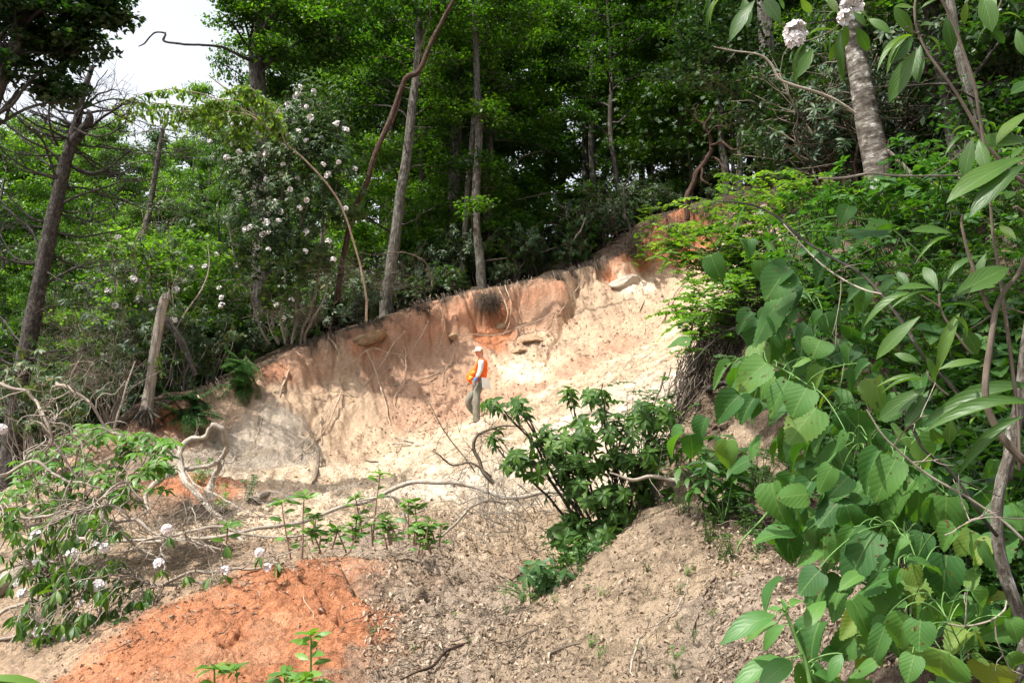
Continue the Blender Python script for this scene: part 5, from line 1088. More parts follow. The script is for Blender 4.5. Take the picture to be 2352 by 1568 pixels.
for a, c in scatter(150, 2200, 1180, 1560, 650, dl):
    p0 = gp_fast([(a, c)])[0]; L = rng.uniform(.04, .18); d = norm(rot_rand(1)[0]*np.array([1, 1, .15])); t = np.linspace(-.5, .5, 5)[:, None]; q = p0+d*t*L; q[:, 2] = hq(q[:, 0], q[:, 1])+.03+rng.uniform(0, .03); mb.tube(wobble(q, .012, 8), np.full(5, rng.uniform(.002, .005)), 4)
tag(mb.build("twig_litter", M['twig']), "small dead twigs strewn on the near soil", kind="stuff")
# ---------------------------------------------------------------- plants close to the camera
VIEW = lambda p: -norm(np.asarray(p, float))
C6 = lambda x, y: (1568+x/3.0, 512+y/3.0)       # crop coordinates noted while studying the photograph
C3 = lambda x, y: (1568+x/3.0, y/3.0)
C9 = lambda x, y: (1568+x/3.0, 1024+y/3.0)
def flat_leaf(mb, tmpl, b, t, Y, dY, wid=1.0, face=.75, roll=0.0):
    """one leaf from base pixel b to tip pixel t, at distance Y, tip dY further away"""
    p0 = W(b[0], b[1], Y); p1 = W(t[0], t[1], Y+dY); A = p1-p0; L = np.linalg.norm(A)
    N = VIEW(p0)*face+np.array([0, 0, 1.])*(1-face*.6)+np.array([roll, 0, 0]); mb.stamp(tmpl, p0[None], A[None], N[None], L, wid); return p0, p1
# heart shaped leaves in plants of several stems
VINES = [
 ("heart leaved vine trailing over the top of the near bank with yellow green leaves", [C6(690, 120), C6(760, 330), C6(900, 560), C6(985, 700), C6(1020, 760), C6(1150, 980)], 3.3,
  [(C6, 720, 320, 575, 505, 1.25, .9), (C6, 745, 300, 560, 430, 1.1, .6), (C6, 730, 450, 450, 815, .62, .2), (C6, 835, 430, 600, 590, .5, .0), (C6, 1030, 225, 885, 395, .8, .3), (C6, 1150, 80, 1425, 5, .7, .1), (C6, 965, 625, 1040, 770, 1.25, .5), (C6, 975, 620, 860, 720, .9, .2),
   (C6, 870, 700, 780, 830, 1.15, .7), (C6, 950, 800, 890, 925, 1.9, 1.), (C6, 1340, 395, 1130, 470, .7, .1), (C6, 1330, 390, 1455, 340, .8, .2), (C6, 660, 560, 530, 735, .45, .0), (C6, 1450, 40, 1160, 100, .5, .1)]),
 ("heart leaved vine with broad grey green leaves over the roots of the earth bank", [C6(560, 960), C6(700, 1020), C6(850, 1120), C6(1000, 1230), C6(1200, 1420), C6(1330, 1560)], 3.0,
  [(C6, 590, 955, 360, 1140, .95, .9), (C6, 400, 1180, 205, 1360, .9, .8), (C6, 615, 1035, 505, 1215, .8, .2), (C6, 735, 1075, 565, 1320, .7, .3), (C6, 500, 1200, 385, 1355, .85, .5), (C6, 930, 1262, 722, 1495, 1.0, .9), (C6, 1160, 1300, 1140, 1470, 1.65, 1.), (C6, 345, 960, 190, 1100, .5, .0), (C6, 430, 925, 395, 1010, 1.2, .1),
   (C6, 715, 1245, 580, 1370, .7, .4), (C6, 965, 985, 865, 1165, .7, .2), (C6, 880, 930, 750, 975, .6, .1), (C6, 860, 1130, 740, 1330, 1.2, .8), (C6, 870, 1230, 800, 1330, .9, .4), (C6, 1130, 1430, 1030, 1570, .8, .2), (C6, 1440, 1450, 1370, 1570, 1.4, .9), (C6, 1300, 960, 1160, 1050, .7, .4), (C6, 1450, 1430, 1620, 1500, 1.1, .6), (C6, 560, 1230, 470, 1330, .8, .4)]),
 ("heart leaved vine hanging in long pointed leaves over the shaded middle of the near bank", [C9(1180, -60), C9(1300, 60), C9(1480, 90), C9(1620, 150), C9(1760, 260), C9(1950, 420)], 2.8,
  [(C9, 1070, -20, 908, 215, .55, .2), (C9, 895, 235, 745, 465, .7, .5), (C9, 1035, 130, 915, 325, .8, .7), (C9, 1100, 240, 985, 475, .8, .7), (C9, 1370, 20, 1190, 300, .5, .1), (C9, 1340, 160, 1120, 400, .42, .2), (C9, 1475, 80, 1315, 375, .85, .9), (C9, 1610, 215, 1330, 555, .6, .6), (C9, 1820, 330, 1800, 650, 1.05, 1.), (C9, 1600, -60, 1750, 150, 1.1, .5), (C9, 1180, 150, 1090, 250, .8, .3),
   (C9, 1560, 30, 1650, 150, 1.2, .6), (C9, 2050, 300, 2200, 480, 1.1, .5), (C9, 1700, -50, 1560, 60, 1.1, .4), (C9, 1280, -70, 1340, 60, 1.1, .5)]),
 ("heart leaved plant with large drooping leaves at the centre of the lower right", [C9(1560, 1500), C9(1600, 1100), C9(1650, 900), C9(1560, 640), C9(1480, 560), C9(1320, 540)], 2.5,
  [(C9, 1322, 575, 1110, 965, .72, 1.), (C9, 1190, 560, 1045, 760, .5, .3), (C9, 1570, 590, 1440, 805, .45, .2), (C9, 1660, 590, 1610, 800, 1.1, .7), (C9, 1820, 740, 1785, 1070, .95, .8), (C9, 1545, 815, 1645, 975, 1.15, 1.), (C9, 1560, 800, 1820, 830, .45, .1), (C9, 1500, 840, 1415, 1000, .4, .1), (C9, 950, 850, 790, 1010, 1.2, .6), (C9, 1230, 880, 1080, 960, .7, .3), (C9, 1420, 770, 1330, 850, .9, .5), (C9, 1980, 640, 2060, 800, 1.0, .6), (C9, 1560, 640, 1480, 700, .9, .3), (C9, 1900, 560, 1740, 700, 1.0, .6)]),
 ("heart leaved plant with toothed round leaves filling the bottom right corner", [C9(1900, 1700), C9(1900, 1400), C9(1850, 1250), C9(1750, 1100), C9(1700, 1050)], 2.35,
  [(C9, 1690, 1085, 1785, 1280, 1.15, 1.), (C9, 1545, 1150, 1460, 1410, .85, .9), (C9, 1640, 1190, 1620, 1410, 1.2, .8), (C9, 2015, 1085, 2065, 1265, 1.15, 1.), (C9, 1790, 1400, 1760, 1640, 1.85, 1.), (C9, 2140, 1490, 2110, 1680, 1.6, 1.), (C9, 1400, 1230, 1290, 1510, .6, .6), (C9, 1990, 1000, 2120, 1160, .9, .5), (C9, 1340, 1480, 1130, 1570, .6, .3), (C9, 1860, 1060, 1900, 1220, 1.1, .6), (C9, 2250, 1420, 2330, 1560, 1.1, .6), (C9, 1990, 1420, 2130, 1500, .6, .3), (C9, 1600, 1430, 1540, 1620, 1.0, .6), (C9, 2250, 1180, 2330, 1350, 1.0, .5), (C9, 2030, 1280, 2120, 1400, .8, .3)])]
for lab, stem, Y0, lv in VINES:
    rt = empty("heart_leaved_vine", (0, 0, 0), lab, "vine"); st = MB(); fo = MB()
    a = [(x, y, Y0+.10+.05*math.sin(i*2), 5-3.0*i/len(stem)*0) for i, (x, y) in enumerate(stem)]; q, r = pixpath(a, 40, .01, 2); st.tube(q, r*.8, 6)
    for i, (cf, bx, by, tx, ty, wd, fc) in enumerate(lv):
        b = cf(bx, by); t = cf(tx, ty); Yi = Y0+rng.uniform(-.25, .25); p0, p1 = flat_leaf(fo, HEARTS[i % 3], b, t, Yi, rng.uniform(-.03, .05), wd*.92, .40+.5*fc, rng.normal(0, .15))
        k = np.argmin(((q-p0)**2).sum(1)); k = max(k-3, 0); 
        if np.linalg.norm(q[k]-p0) < .30: limb(st, q[k], p0+np.array([0, .012, 0]), .0022, .0016, .03, .012, 10, 5, 2)
    # smaller leaves further back on the same plant
    for i in range(46):
        k = int(rng.integers(0, len(q))); p = q[k]+np.clip(rng.normal(0, 1, 3), -1.3, 1.3)*np.array([.24, .12, .20])+np.array([.06, .30, 0]); d = norm(rng.normal(0, .5, 3)+np.array([-.3, 0, -.8])); 
        fo.stamp(HEARTS[i % 3], p[None], d[None], (VIEW(p)*.5+np.array([0, 0, .8])+rng.normal(0, .3, 3))[None], rng.uniform(.08, .16), .85)
    st.build("stem", M['stem_green'], rt); fo.build("leaves", M['heart'], rt); base_at(rt, q[0])

# the big rhododendron whose leaves hang in from the right and the top
def rhodo_near(lab, Y0, stems, leaves, flowers=(), mat='twig'):
    rt = empty("rhododendron", (0, 0, 0), lab, "shrub"); st = MB(); fo = MB()
    for s in stems:
        q, r = pixpath([(x, y, Y0+dy, w) for x, y, w, dy in s], 40, .008, 2); st.tube(q, r*.85, 8, .06)
    for i, (cf, bx, by, tx, ty, wd, fc) in enumerate(leaves):
        b = cf(bx, by); t = cf(tx, ty); flat_leaf(fo, (RHODO_BIG, RHODO_CURL)[1 if wd < .75 else 0], b, t, Y0+rng.uniform(-.12, .12), rng.uniform(-.06, .04), wd*1.1, .35+.6*fc, rng.normal(0, .25))
    st.build("branches", M[mat], rt); fo.build("leaves", M['near_rhodo'], rt)
    for cf, x, y, s in flowers:
        px, py = cf(x, y); c = W(px, py, Y0-.05); o = TRN.copy(); COL.objects.link(o); o.parent = rt; o.location = [float(k) for k in c]; o.scale = (s, s, s); o.rotation_euler = (.9, .5, rng.uniform(0, 6))
    base_at(rt, W(*(stems[0][0][:2]), Y0))
TRN = truss("flower_cluster", 1.0, n=16, seed=5).build("flower_cluster", M['petal']); TRN.hide_render = False
rhodo_near("rhododendron spray with white flower cluster hanging from the top beside the ringed birch", 2.7,
  [[C3(1260, -60)+(5, 0), C3(1200, 60)+(6, 0), C3(1165, 100)+(6, 0), C3(1070, 240)+(3, 0)], [C3(1165, 95)+(5, 0), C3(1000, 230)+(4, 0), C3(840, 290)+(5, 0), C3(800, 262)+(4, 0)], [C3(1170, 90)+(5, 0), C3(1060, 40)+(4, 0)], [C3(500, -80)+(5, 0), C3(560, -20)+(5, 0), C3(400, -10)+(4, 0)], [C3(560, -40)+(5, 0), C3(800, -20)+(5, 0)]],
  [(C3, 500, 0, 305, 235, .9, .5), (C3, 420, -20, 455, 160, 1.0, .8), (C3, 560, -20, 660, 120, 1.3, .9), (C3, 650, -20, 720, 60, 1.2, .9), (C3, 810, -20, 890, 110, 1.2, .8), (C3, 230, -10, 118, 150, .6, .3), (C3, 260, -10, 125, 110, .5, .1), (C3, 200, -30, 150, 60, .7, .4), (C3, 1000, -20, 1060, 60, .9, .5),
   (C3, 835, 300, 675, 540, .55, .3), (C3, 835, 305, 795, 475, 1.05, .7), (C3, 900, 330, 800, 500, .95, .9), (C3, 815, 490, 742, 565, 1.1, .9), (C3, 860, 250, 1030, 110, .5, .2), (C3, 885, 275, 975, 290, .6, .3), (C3, 850, 290, 700, 330, .6, .2), (C3, 940, 290, 1030, 320, .7, .3),
   (C3, 1170, 80, 1275, 165, 1.2, .9), (C3, 1270, 130, 1435, 195, 1.0, .8), (C3, 1190, 180, 1295, 360, 1.2, .9), (C3, 1135, 150, 1105, 350, .95, .7), (C3, 1070, 275, 1010, 432, 1.15, .9), (C3, 1085, 180, 970, 270, .5, .2), (C3, 1075, 70, 960, 95, .7, .3), (C3, 1190, 80, 1320, 82, .6, .2), (C3, 1090, 200, 1070, 490, .5, .1), (C3, 1060, 60, 980, -20, .8, .5), (C3, 1150, 60, 1200, -60, 1, .5), (C3, 1280, 130, 1480, 140, .4, .2)],
  [(C3, 782, 225, .040), (C3, 770, 275, .030), (C3, 1165, 50, .038), (C3, 1120, 120, .026)])
rhodo_near("rhododendron branch with long pointed leaves hanging right of the ringed birch", 2.35,
  [[C3(1620, -60)+(7, 0), C3(1610, 60)+(8, 0), C3(1625, 220)+(8, 0), C3(1700, 400)+(9, 0), C3(1850, 620)+(10, 0), C3(1950, 780)+(11, 0), C3(2030, 920)+(12, 0), C3(2150, 1080)+(13, 0), C3(2352, 1260)+(14, 0)], [C3(1625, 230)+(5, 0), C3(1590, 240)+(5, 0), C3(1540, 190)+(4, 0)], [C3(1690, 400)+(4, 0), C3(1640, 388)+(3, 0)], [C3(2200, -60)+(5, 0), C3(2180, 60)+(5, 0), C3(2100, 190)+(5, 0)], [C3(2020, 940)+(4, 0), C3(1850, 1120)+(4, 0), C3(1690, 1215)+(2, 0)], [C3(1750, -60)+(9, -.1), C3(1830, 100)+(10, -.1), C3(1920, 360)+(10, -.1), C3(2000, 600)+(11, -.1), C3(2030, 780)+(10, -.1), C3(2060, 1000)+(10, -.1), C3(2100, 1250)+(10, -.1), C3(2150, 1600)+(10, -.1), C6(2200, 360)+(11, -.1), C6(2260, 800)+(12, -.1), C6(2290, 1150)+(11, -.1), C6(2320, 1700)+(11, -.1)]],
  [(C3, 1590, 240, 1460, 45, 1.1, .9), (C3, 1590, 245, 1290, 285, .55, .2), (C3, 1590, 260, 1460, 410, 1.0, .8), (C3, 1612, 340, 1412, 675, .95, .9), (C3, 1640, 310, 1590, 540, 1.0, .8), (C3, 1560, 250, 1365, 385, .6, .3), (C3, 1680, 250, 1865, 315, .7, .4), (C3, 1810, 110, 1870, 355, 1.1, .8), (C3, 1590, 0, 1490, -80, 1, .5), (C3, 1600, 60, 1480, 10, .9, .6), (C3, 1630, 180, 1780, 130, .8, .4),
   (C3, 2060, -40, 2150, 175, 1.25, .9), (C3, 2160, -50, 2070, 150, .8, .6), (C3, 2110, 180, 1985, 265, .45, .2), (C3, 2200, 100, 2352, 60, .4, .1), (C3, 2130, 200, 2240, 300, 1.3, .9), (C3, 2250, 0, 2352, 90, .8, .5), (C3, 1960, 0, 1920, 180, 1, .5), (C3, 2300, 200, 2352, 380, 1, .7), (C3, 1640, 60, 1750, -30, .8, .5)])
rhodo_near("rhododendron with long glossy leaves spreading in from the right edge", 2.2,
  [[C6(2500, -200)+(10, 0), C6(2330, 300)+(14, 0), C6(2230, 440)+(16, 0), C6(2150, 600)+(18, 0), C6(2110, 850)+(20, 0), C6(2085, 1200)+(22, 0), C6(2180, 1460)+(24, 0), C6(2352, 1640)+(28, 0)], [C6(1930, -60)+(9, 0), C6(1985, 180)+(10, 0), C6(2070, 440)+(11, 0), C6(2140, 620)+(12, 0)], [C6(1990, 900)+(8, .05), C6(1810, 640)+(7, .05), C6(1770, 490)+(8, .05)], [C6(1780, 600)+(6, .05), C6(1660, 520)+(5, .05), C6(1590, 480)+(5, .05)], [C6(1830, 1180)+(6, .05), C6(1700, 1060)+(6, .05), C6(1680, 1010)+(5, .05)], [C6(2352, -40)+(10, .1), C6(2280, -100)+(10, .1)], [C6(2352, 620)+(5, 0), C6(2200, 600)+(5, 0), C6(1985, 725)+(4, 0)]],
  [(C3, 2420, 980, 2032, 915, 1.1, .6), (C3, 2420, 760, 2130, 905, .8, .3), (C3, 2420, 570, 2285, 590, 1.2, .7), (C3, 2380, 1080, 1818, 1250, .75, .4), (C3, 2380, 1120, 1945, 1400, .75, .4), (C3, 2005, 950, 1910, 1215, 1.1, .9), (C3, 2040, 960, 2080, 1165, 1.0, .8), (C3, 1960, 870, 1820, 875, .6, .2), (C3, 1980, 925, 1795, 940, .5, .1), (C3, 2352, 1010, 2270, 1050, 1, .5), (C3, 2300, 1320, 2200, 1350, 1.2, .7), (C3, 2200, 1500, 2140, 1400, 1, .5),
   (C6, 1860, 75, 1600, -5, .8, .6), (C6, 1840, 90, 1580, 150, .35, .1), (C6, 1760, 470, 1650, 265, 1.0, .9), (C6, 1735, 450, 1490, 400, .9, .4), (C6, 1590, 485, 1222, 540, .7, .3), (C6, 1560, 460, 1480, 310, 1.2, .9), (C6, 1740, 490, 1440, 440, .4, .2), (C6, 1785, 480, 1870, 315, .6, .3), (C6, 1820, 400, 2010, 110, .7, .4), (C6, 1860, 510, 2290, 240, 1.0, .9), (C6, 1910, 620, 1725, 940, .65, .6), (C6, 1640, 640, 1290, 910, .75, .8), (C6, 1930, 720, 2060, 910, 1.5, .9),
   (C6, 1650, 980, 1460, 875, 1.0, .9), (C6, 1760, 1010, 2055, 900, .8, .5), (C6, 2420, 1130, 1715, 1125, .62, .7), (C6, 2420, 1250, 1720, 1170, .55, .6), (C6, 2352, 1330, 1850, 1580, .5, .4), (C6, 1680, 1130, 1315, 1340, .9, .9), (C6, 1690, 1090, 1370, 970, .4, .2), (C6, 1700, 1150, 1520, 1380, .8, .7), (C6, 1680, 1080, 1360, 1030, .4, .2), (C6, 1740, 1100, 1720, 930, .9, .6), (C6, 2352, 560, 2250, 520, 1.2, .6), (C6, 2200, 450, 2040, 420, .8, .5),
   (C6, 2100, 200, 1990, 400, .8, .6), (C6, 1850, 560, 2150, 540, .5, .3), (C6, 1850, 640, 2080, 750, .7, .5), (C6, 2300, 120, 2180, -10, 1, .8), (C6, 1900, 1230, 2060, 1320, 1.4, .8), (C6, 1700, 1400, 1800, 1560, 1.2, .8), (C6, 1850, 1350, 1830, 1540, 1.4, .8), (C6, 2250, 1300, 2150, 1180, 1, .6)])
wood("sapling_stem", "thick speckled grey stem curving down the right edge of the picture", "tree stem", [(2320, 985, 2.6, 30), (2325, 1024, 2.6, 36), (2298, 1110, 2.6, 36), (2288, 1200, 2.6, 38), (2300, 1300, 2.6, 40), (2335, 1400, 2.6, 42), (2352, 1480, 2.6, 42), (2330, 1560, 2.6, 36), (2310, 1620, 2.6, 36)], 'bark_birch', amp=.004, rough=.05, sides=12)
wood("sapling_stem", "second speckled stem leaning behind the thick one at the right edge", "tree stem", [(2390, 560, 2.75, 40), (2370, 700, 2.75, 34), (2352, 800, 2.75, 34), (2340, 930, 2.75, 40), (2325, 1010, 2.75, 44), (2315, 1100, 2.8, 30)], 'bark_birch', amp=.004, rough=.05, sides=12)
for lab, pts, m in [
 ("long bent dark branch descending from above the lime green leaves to the lower right", [(1640, 462, 3.6, 4), (1720, 466, 3.5, 7), (1780, 495, 3.4, 8), (1850, 555, 3.2, 9), (1900, 585, 3.1, 9), (1980, 630, 3, 10), (2035, 690, 2.9, 11), (2085, 760, 2.8, 12), (2130, 830, 2.8, 12), (2180, 880, 2.8, 11), (2230, 960, 2.8, 11)], 'bark_dark'),
 ("thin pale branch forking under the long bent dark branch", [(1800, 515, 3.3, 4), (1850, 570, 3.2, 5), (1900, 615, 3.1, 6), (1960, 650, 3, 6), (2025, 675, 2.9, 5)], 'dead_wood'),
 ("pale kinked twig crossing in front of the large toothed heart leaf", [(1990, 940, 2.4, 5), (2030, 1000, 2.4, 6), (2060, 1030, 2.4, 7), (2130, 1090, 2.4, 9), (2230, 1150, 2.4, 9), (2300, 1195, 2.4, 9), (2352, 1240, 2.4, 9)], 'dead_wood'),
 ("dark kinked branch descending to the thick speckled stem", [(2032, 855, 2.5, 6), (2055, 900, 2.5, 7), (2085, 960, 2.5, 8), (2120, 1030, 2.5, 9), (2180, 1080, 2.5, 10), (2240, 1160, 2.5, 11), (2290, 1230, 2.5, 12)], 'bark_dark'),
 ("curved thin twig hanging from the thick speckled stem above the corner leaves", [(2170, 1430, 2.4, 4), (2215, 1437, 2.4, 6), (2265, 1425, 2.4, 6), (2300, 1400, 2.4, 6), (2312, 1380, 2.4, 5)], 'dead_wood'),
 ("thin twig crossing under the kinked twig near the right edge", [(2170, 1228, 2.35, 4), (2210, 1200, 2.35, 4), (2260, 1185, 2.35, 4), (2352, 1190, 2.35, 4)], 'dead_wood'),
 ("white curving twig at the far right below the dark hanging branch", [(1850, 390, 5, 5), (1880, 410, 5, 8), (1940, 408, 5, 9), (2000, 400, 5, 9), (2080, 405, 5, 7), (2352, 400, 5, 4)][1:], 'dead_wood'),
 ("pale dead limb leaning up to the left against the ringed birch", [(2120, 450, 11, 14), (2090, 400, 11, 16), (2060, 370, 11, 16), (2040, 345, 11, 8)], 'dead_wood'),
 ("long bare grey limb sweeping left from the ringed birch through the laurel", [(1965, 260, 12, 9), (1920, 230, 12, 9), (1870, 210, 12, 10), (1820, 195, 12, 10), (1790, 180, 12, 9), (1770, 145, 12, 9), (1740, 125, 12, 7), (1690, 118, 12, 5), (1640, 108, 12, 3)], 'dead_wood')]:
    wood("bare_branch", lab, "branch", pts, m, amp=.006, tw=4 if 'limb' in lab else 2, twl=.22, twr=.003)
wood("green_vine_stem", "smooth pale green stem arching down over the near bank between the leaves", "vine", [(1690, 1268, 3.9, 3), (1705, 1240, 3.9, 6), (1760, 1180, 3.9, 8), (1810, 1110, 3.9, 8), (1860, 1040, 3.9, 8), (1890, 990, 3.9, 7), (1925, 900, 3.9, 6), (1940, 830, 3.9, 5)], 'stem_green', amp=.004, rough=.02)
wood("green_vine_stem", "long arching blue green stem over the top of the leafy bank", "vine", [(1700, 605, 5, 3), (1800, 540, 5, 4), (1890, 500, 5, 5), (1960, 500, 5, 6), (2030, 515, 5, 6), (2080, 550, 5, 6), (2150, 620, 5, 5)], 'stem_green', amp=.004, rough=.02)

# lime green compound leaves on the far lip of the near bank
def frond(fo, b, s, e, L=.05, n=11, sag=-.12, w=1.5):
    t = np.linspace(0, 1, n*2)[:, None]; d = e-s; ln = np.linalg.norm(d); P = s+d*t; P[:, 2] += sag*ln*4*(t*(1-t))[:, 0]*-1; b.tube(P, np.linspace(.004, .0015, n*2), 4); T_ = norm(d); side = norm(np.cross(T_, [0, 0, 1.])+rng.normal(0, .15, 3))
    for s_ in (-1, 1):
        k = np.arange(2, n*2, 1 if n > 14 else 2); A = side*s_+T_*.45+np.array([0, 0, -.15])+rng.normal(0, .12, (len(k), 3)); fo.stamp(LEAF, P[k], A, np.array([0, 0, 1.])+.3*rng.normal(0, 1, (len(k), 3)), L*(.6+.5*np.sin(np.pi*k/(2*n)))*rng.uniform(.85, 1.1, len(k)), w)
for lab, Y, blobs, mat, n in [("lime green compound leaved sapling in sun at the upper end of the near bank", 10.5, [(1620, 470, 36, 9), (1670, 475, 50, 12), (1730, 455, 60, 15), (1800, 460, 60, 16), (1870, 440, 50, 16), (1710, 500, 60, 15), (1790, 510, 60, 18)], 'lime', 9),
     ("lime green compound leaved sapling spreading over the orange corner of the scarp", 9.6, [(1560, 570, 26, 14), (1620, 560, 50, 24), (1680, 560, 60, 24), (1740, 545, 60, 24), (1620, 620, 50, 20), (1690, 620, 55, 22), (1750, 600, 50, 22), (1570, 600, 30, 10)], 'lime', 11),
     ("yellow green compound leaves hanging in front of the pale scree from the near bank", 9.0, [(1600, 690, 40, 12), (1640, 730, 50, 18), (1600, 770, 50, 14), (1680, 700, 50, 18), (1640, 800, 40, 10), (1700, 650, 50, 18), (1590, 730, 30, 8)], 'bright', 11)]:
    rt = empty("compound_leaved_sapling", (0, 0, 0), lab, "small tree"); b = MB(); fo = MB(); bs = W(1790, blobs[0][1]+140, Y+.3)
    for px, py, sp_, m in blobs:
        c = W(px, py, Y+rng.normal(0, .2)); q = limb(b, bs, c+np.array([.35, .1, -.1]), .012, .005, .15, .06, 12, 5, 1)
        for i in range(m):
            s = W(px+rng.normal(0, sp_*.55)+22, py+rng.normal(0, sp_*.42), Y+rng.normal(0, .3)); d = norm(np.array([rng.normal(-.7, .6), rng.normal(-.2, .6), rng.normal(.05, .25)])); frond(fo, b, s, s+d*rng.uniform(.30, .52), .072, n)
            limb(b, q[int(rng.integers(6, 12))], s, .005, .003, 0, .03, 6, 3, 2)
    b.build("branches", M['twig'], rt); fo.build("foliage", M[mat], rt); base_at(rt, bs)
# the small bright tree on the crest left of the orange corner
rt = empty("compound_leaved_sapling", (0, 0, 0), "small bright green sapling hanging over the scarp left of the orange corner", "small tree"); b = MB(); fo = MB()
for px, py, n in ((1490, 490, 14), (1500, 515, 14), (1485, 545, 12), (1478, 580, 12), (1470, 600, 8)):
    for i in range(n): s = W(px+rng.normal(0, 14), py+rng.normal(0, 10), 24.2+rng.normal(0, .2)); d = norm(rng.normal(0, 1, 3)*np.array([1, 1, .3])+np.array([0, 0, .1])); frond(fo, b, s, s+d*.38, .085, 7)
q, r = pixpath([(1475, 610, 24.4, 5), (1490, 560, 24.2, 4), (1500, 510, 24.2, 3), (1495, 475, 24.2, 2)], 12); b.tube(q, r, 5); b.build("branches", M['twig'], rt); fo.build("foliage", M['lime'], rt); base_at(rt, q[0])

# herbs, ferns and low plants carpeting the near bank
def make_herb(name, seed, mat, tm, H=.7, Rr=.45, n=34, leaf=.09, mode='alt', st='stem_dark', flat_=.4):
    global rng
    keep = rng; rng = np.random.default_rng(seed); root = empty(name, (0, 0, 0)); b = MB(); f = MB()
    for i in range(n//6+2):
        a = rng.uniform(0, 6.28); e = np.array([math.cos(a)*Rr*rng.random(), math.sin(a)*Rr*rng.random(), H*rng.uniform(.55, 1)]); q = limb(b, (rng.normal(0, .06), rng.normal(0, .06), -.06), e, .006, .003, .03, .04, 10, 4, 2)
        if mode == 'fern':
            for j in range(2): d = norm(np.array([math.cos(a+j), math.sin(a+j), .45])); frond(f, b, q[2], q[2]+d*H*.95, leaf, 16, -.12, .8)
        else:
            for k in range(2, 10):
                m = 2 if mode == 'pair' else 2; aa = rng.uniform(0, 6.28)+np.array([0, np.pi]); A = np.stack([np.cos(aa), np.sin(aa), np.full(2, -.1)], 1)+rng.normal(0, .2, (2, 3)); o = np.repeat(q[k][None], 2, 0)+A*leaf*.15; f.stamp(tm, o, A, np.array([0, 0, 1.])+flat_*rng.normal(0, 1, (2, 3)), leaf*rng.uniform(.6, 1.15, 2))
            whorls(f, [q[-1]], [norm(q[-1]-q[-2])+np.array([0, 0, .5])], 5, leaf, tm, .1)
    b.build("stems", M[st], root); f.build("foliage", M[mat], root); root["H"] = H; rng = keep; return root
PH = [make_herb("herb", 41, 'fern', LEAF, n=40, leaf=.08), make_herb("herb", 42, 'heart', HEARTS[0], n=26, leaf=.10), make_herb("fern", 43, 'fern', LEAF, H=.55, n=36, leaf=.05, mode='fern'), make_herb("herb", 44, 'bright', POINTY, n=30, leaf=.10, H=.55), make_herb("herb", 45, 'canopy', LEAF, n=46, leaf=.06, H=.5)]
k = 0
for i in range(4000):
    if k >= 190: break
    px = rng.uniform(1660, 2480); py = rng.uniform(430, 1568)
    lim = 1720 if py < 760 else (1820-(py-760)*.05 if py < 1100 else 1900+(py-1100)*.75)
    if px < lim: continue
    g0 = GP(px, min(py, 1560)); Y = g0[1]
    if Y > 15 or Y < 2.6: continue
    d, _ = crest_sd(g0[0:1], g0[1:2])
    sc = rng.uniform(.6, 1.2)*(1.25 if Y > 7 else .9)
    if Y < 3.4: sc *= .6
    j = int(rng.choice([0, 1, 2, 3, 4], p=[.3, .12, .25, .08, .25]))
    put3(PH[j], g0[0], g0[1], rng.uniform(0, 6), sc, "fern with arching fronds in the shaded green cover of the near bank" if j == 2 else "leafy herb in the shaded green cover of the near bank", "fern" if j == 2 else "herb", "ferns on the near bank" if j == 2 else "herbs on the near bank", -.02); k += 1
for i, (px, py, j, s) in enumerate([(1660, 1195, 4, .5), (1700, 1150, 0, .6), (1620, 1240, 4, .45), (1730, 1230, 0, .5), (1570, 1190, 4, .4), (1680, 1290, 4, .45), (1760, 1290, 0, .45), (1600, 1120, 0, .6), (1640, 1080, 2, .7), (1330, 1340, 4, .45), (1290, 1320, 0, .5), (1250, 1350, 4, .5), (1210, 1390, 2, .5), (1340, 1270, 3, .6), (1420, 1190, 3, .5), (1750, 1130, 2, .8), (1790, 1190, 2, .7), (1480, 1150, 0, .6), (1390, 1230, 0, .6)]):
    g0 = GP(px, py); put3(PH[j], g0[0], g0[1], rng.uniform(0, 6), s, "small green herb rooted along the edge of the tan slope", "herb", "herbs along the tan slope edge", -.02)
for i in range(46):
    px, py = rng.uniform(850, 1700), rng.uniform(1180, 1560)
    g0 = GP(px, py); put3(PH[int(rng.choice([0, 4, 3]))], g0[0], g0[1], rng.uniform(0, 6), rng.uniform(.07, .15), "tiny green seedling sprouting from the littered near soil", "seedling", "tiny seedlings on the near soil", -.002)

# glossy dark shrub in the middle
rt = empty("glossy_shrub", (0, 0, 0), "dark glossy leaved shrub leaning over the pale scree in front of the near bank", "shrub"); b = MB(); fo = MB()
bs = GP(1440, 1270); bs = np.array([bs[0]+.1, 7.9, -1.5]); C = []; D = []
for px, py, sx, sy, n in [(1500, 940, 45, 30, 20), (1420, 960, 60, 30, 22), (1330, 1000, 60, 30, 22), (1250, 1010, 50, 30, 16), (1200, 1050, 50, 25, 14), (1320, 1060, 60, 30, 22), (1420, 1050, 60, 35, 28), (1500, 1030, 50, 40, 26), (1330, 1130, 50, 40, 26), (1420, 1140, 50, 40, 30), (1300, 1210, 40, 35, 24), (1380, 1210, 45, 35, 28), (1330, 1270, 35, 25, 14), (1480, 1100, 40, 35, 20), (1380, 900, 40, 14, 7), (1310, 900, 18, 12, 4), (1140, 920, 22, 12, 5), (1185, 915, 14, 10, 3), (1195, 940, 16, 10, 4), (1130, 1000, 20, 12, 4)]:
    Y = 7.7+rng.normal(0, .15)
    c = W(px, py, Y); q = limb(b, bs, c, .018, .006, .12, .10, 16, 6, 1)
    for i in range(n):
        e = W(px+rng.normal(0, sx*.6), py+rng.normal(0, sy*.6), Y+rng.normal(0, .22)); s = q[int(rng.integers(9, 16))]; limb(b, s, e, .0045, .0025, .02, .03, 6, 4, 2); C.append(e); D.append(norm(e-s+np.array([0, -.1, .15])))
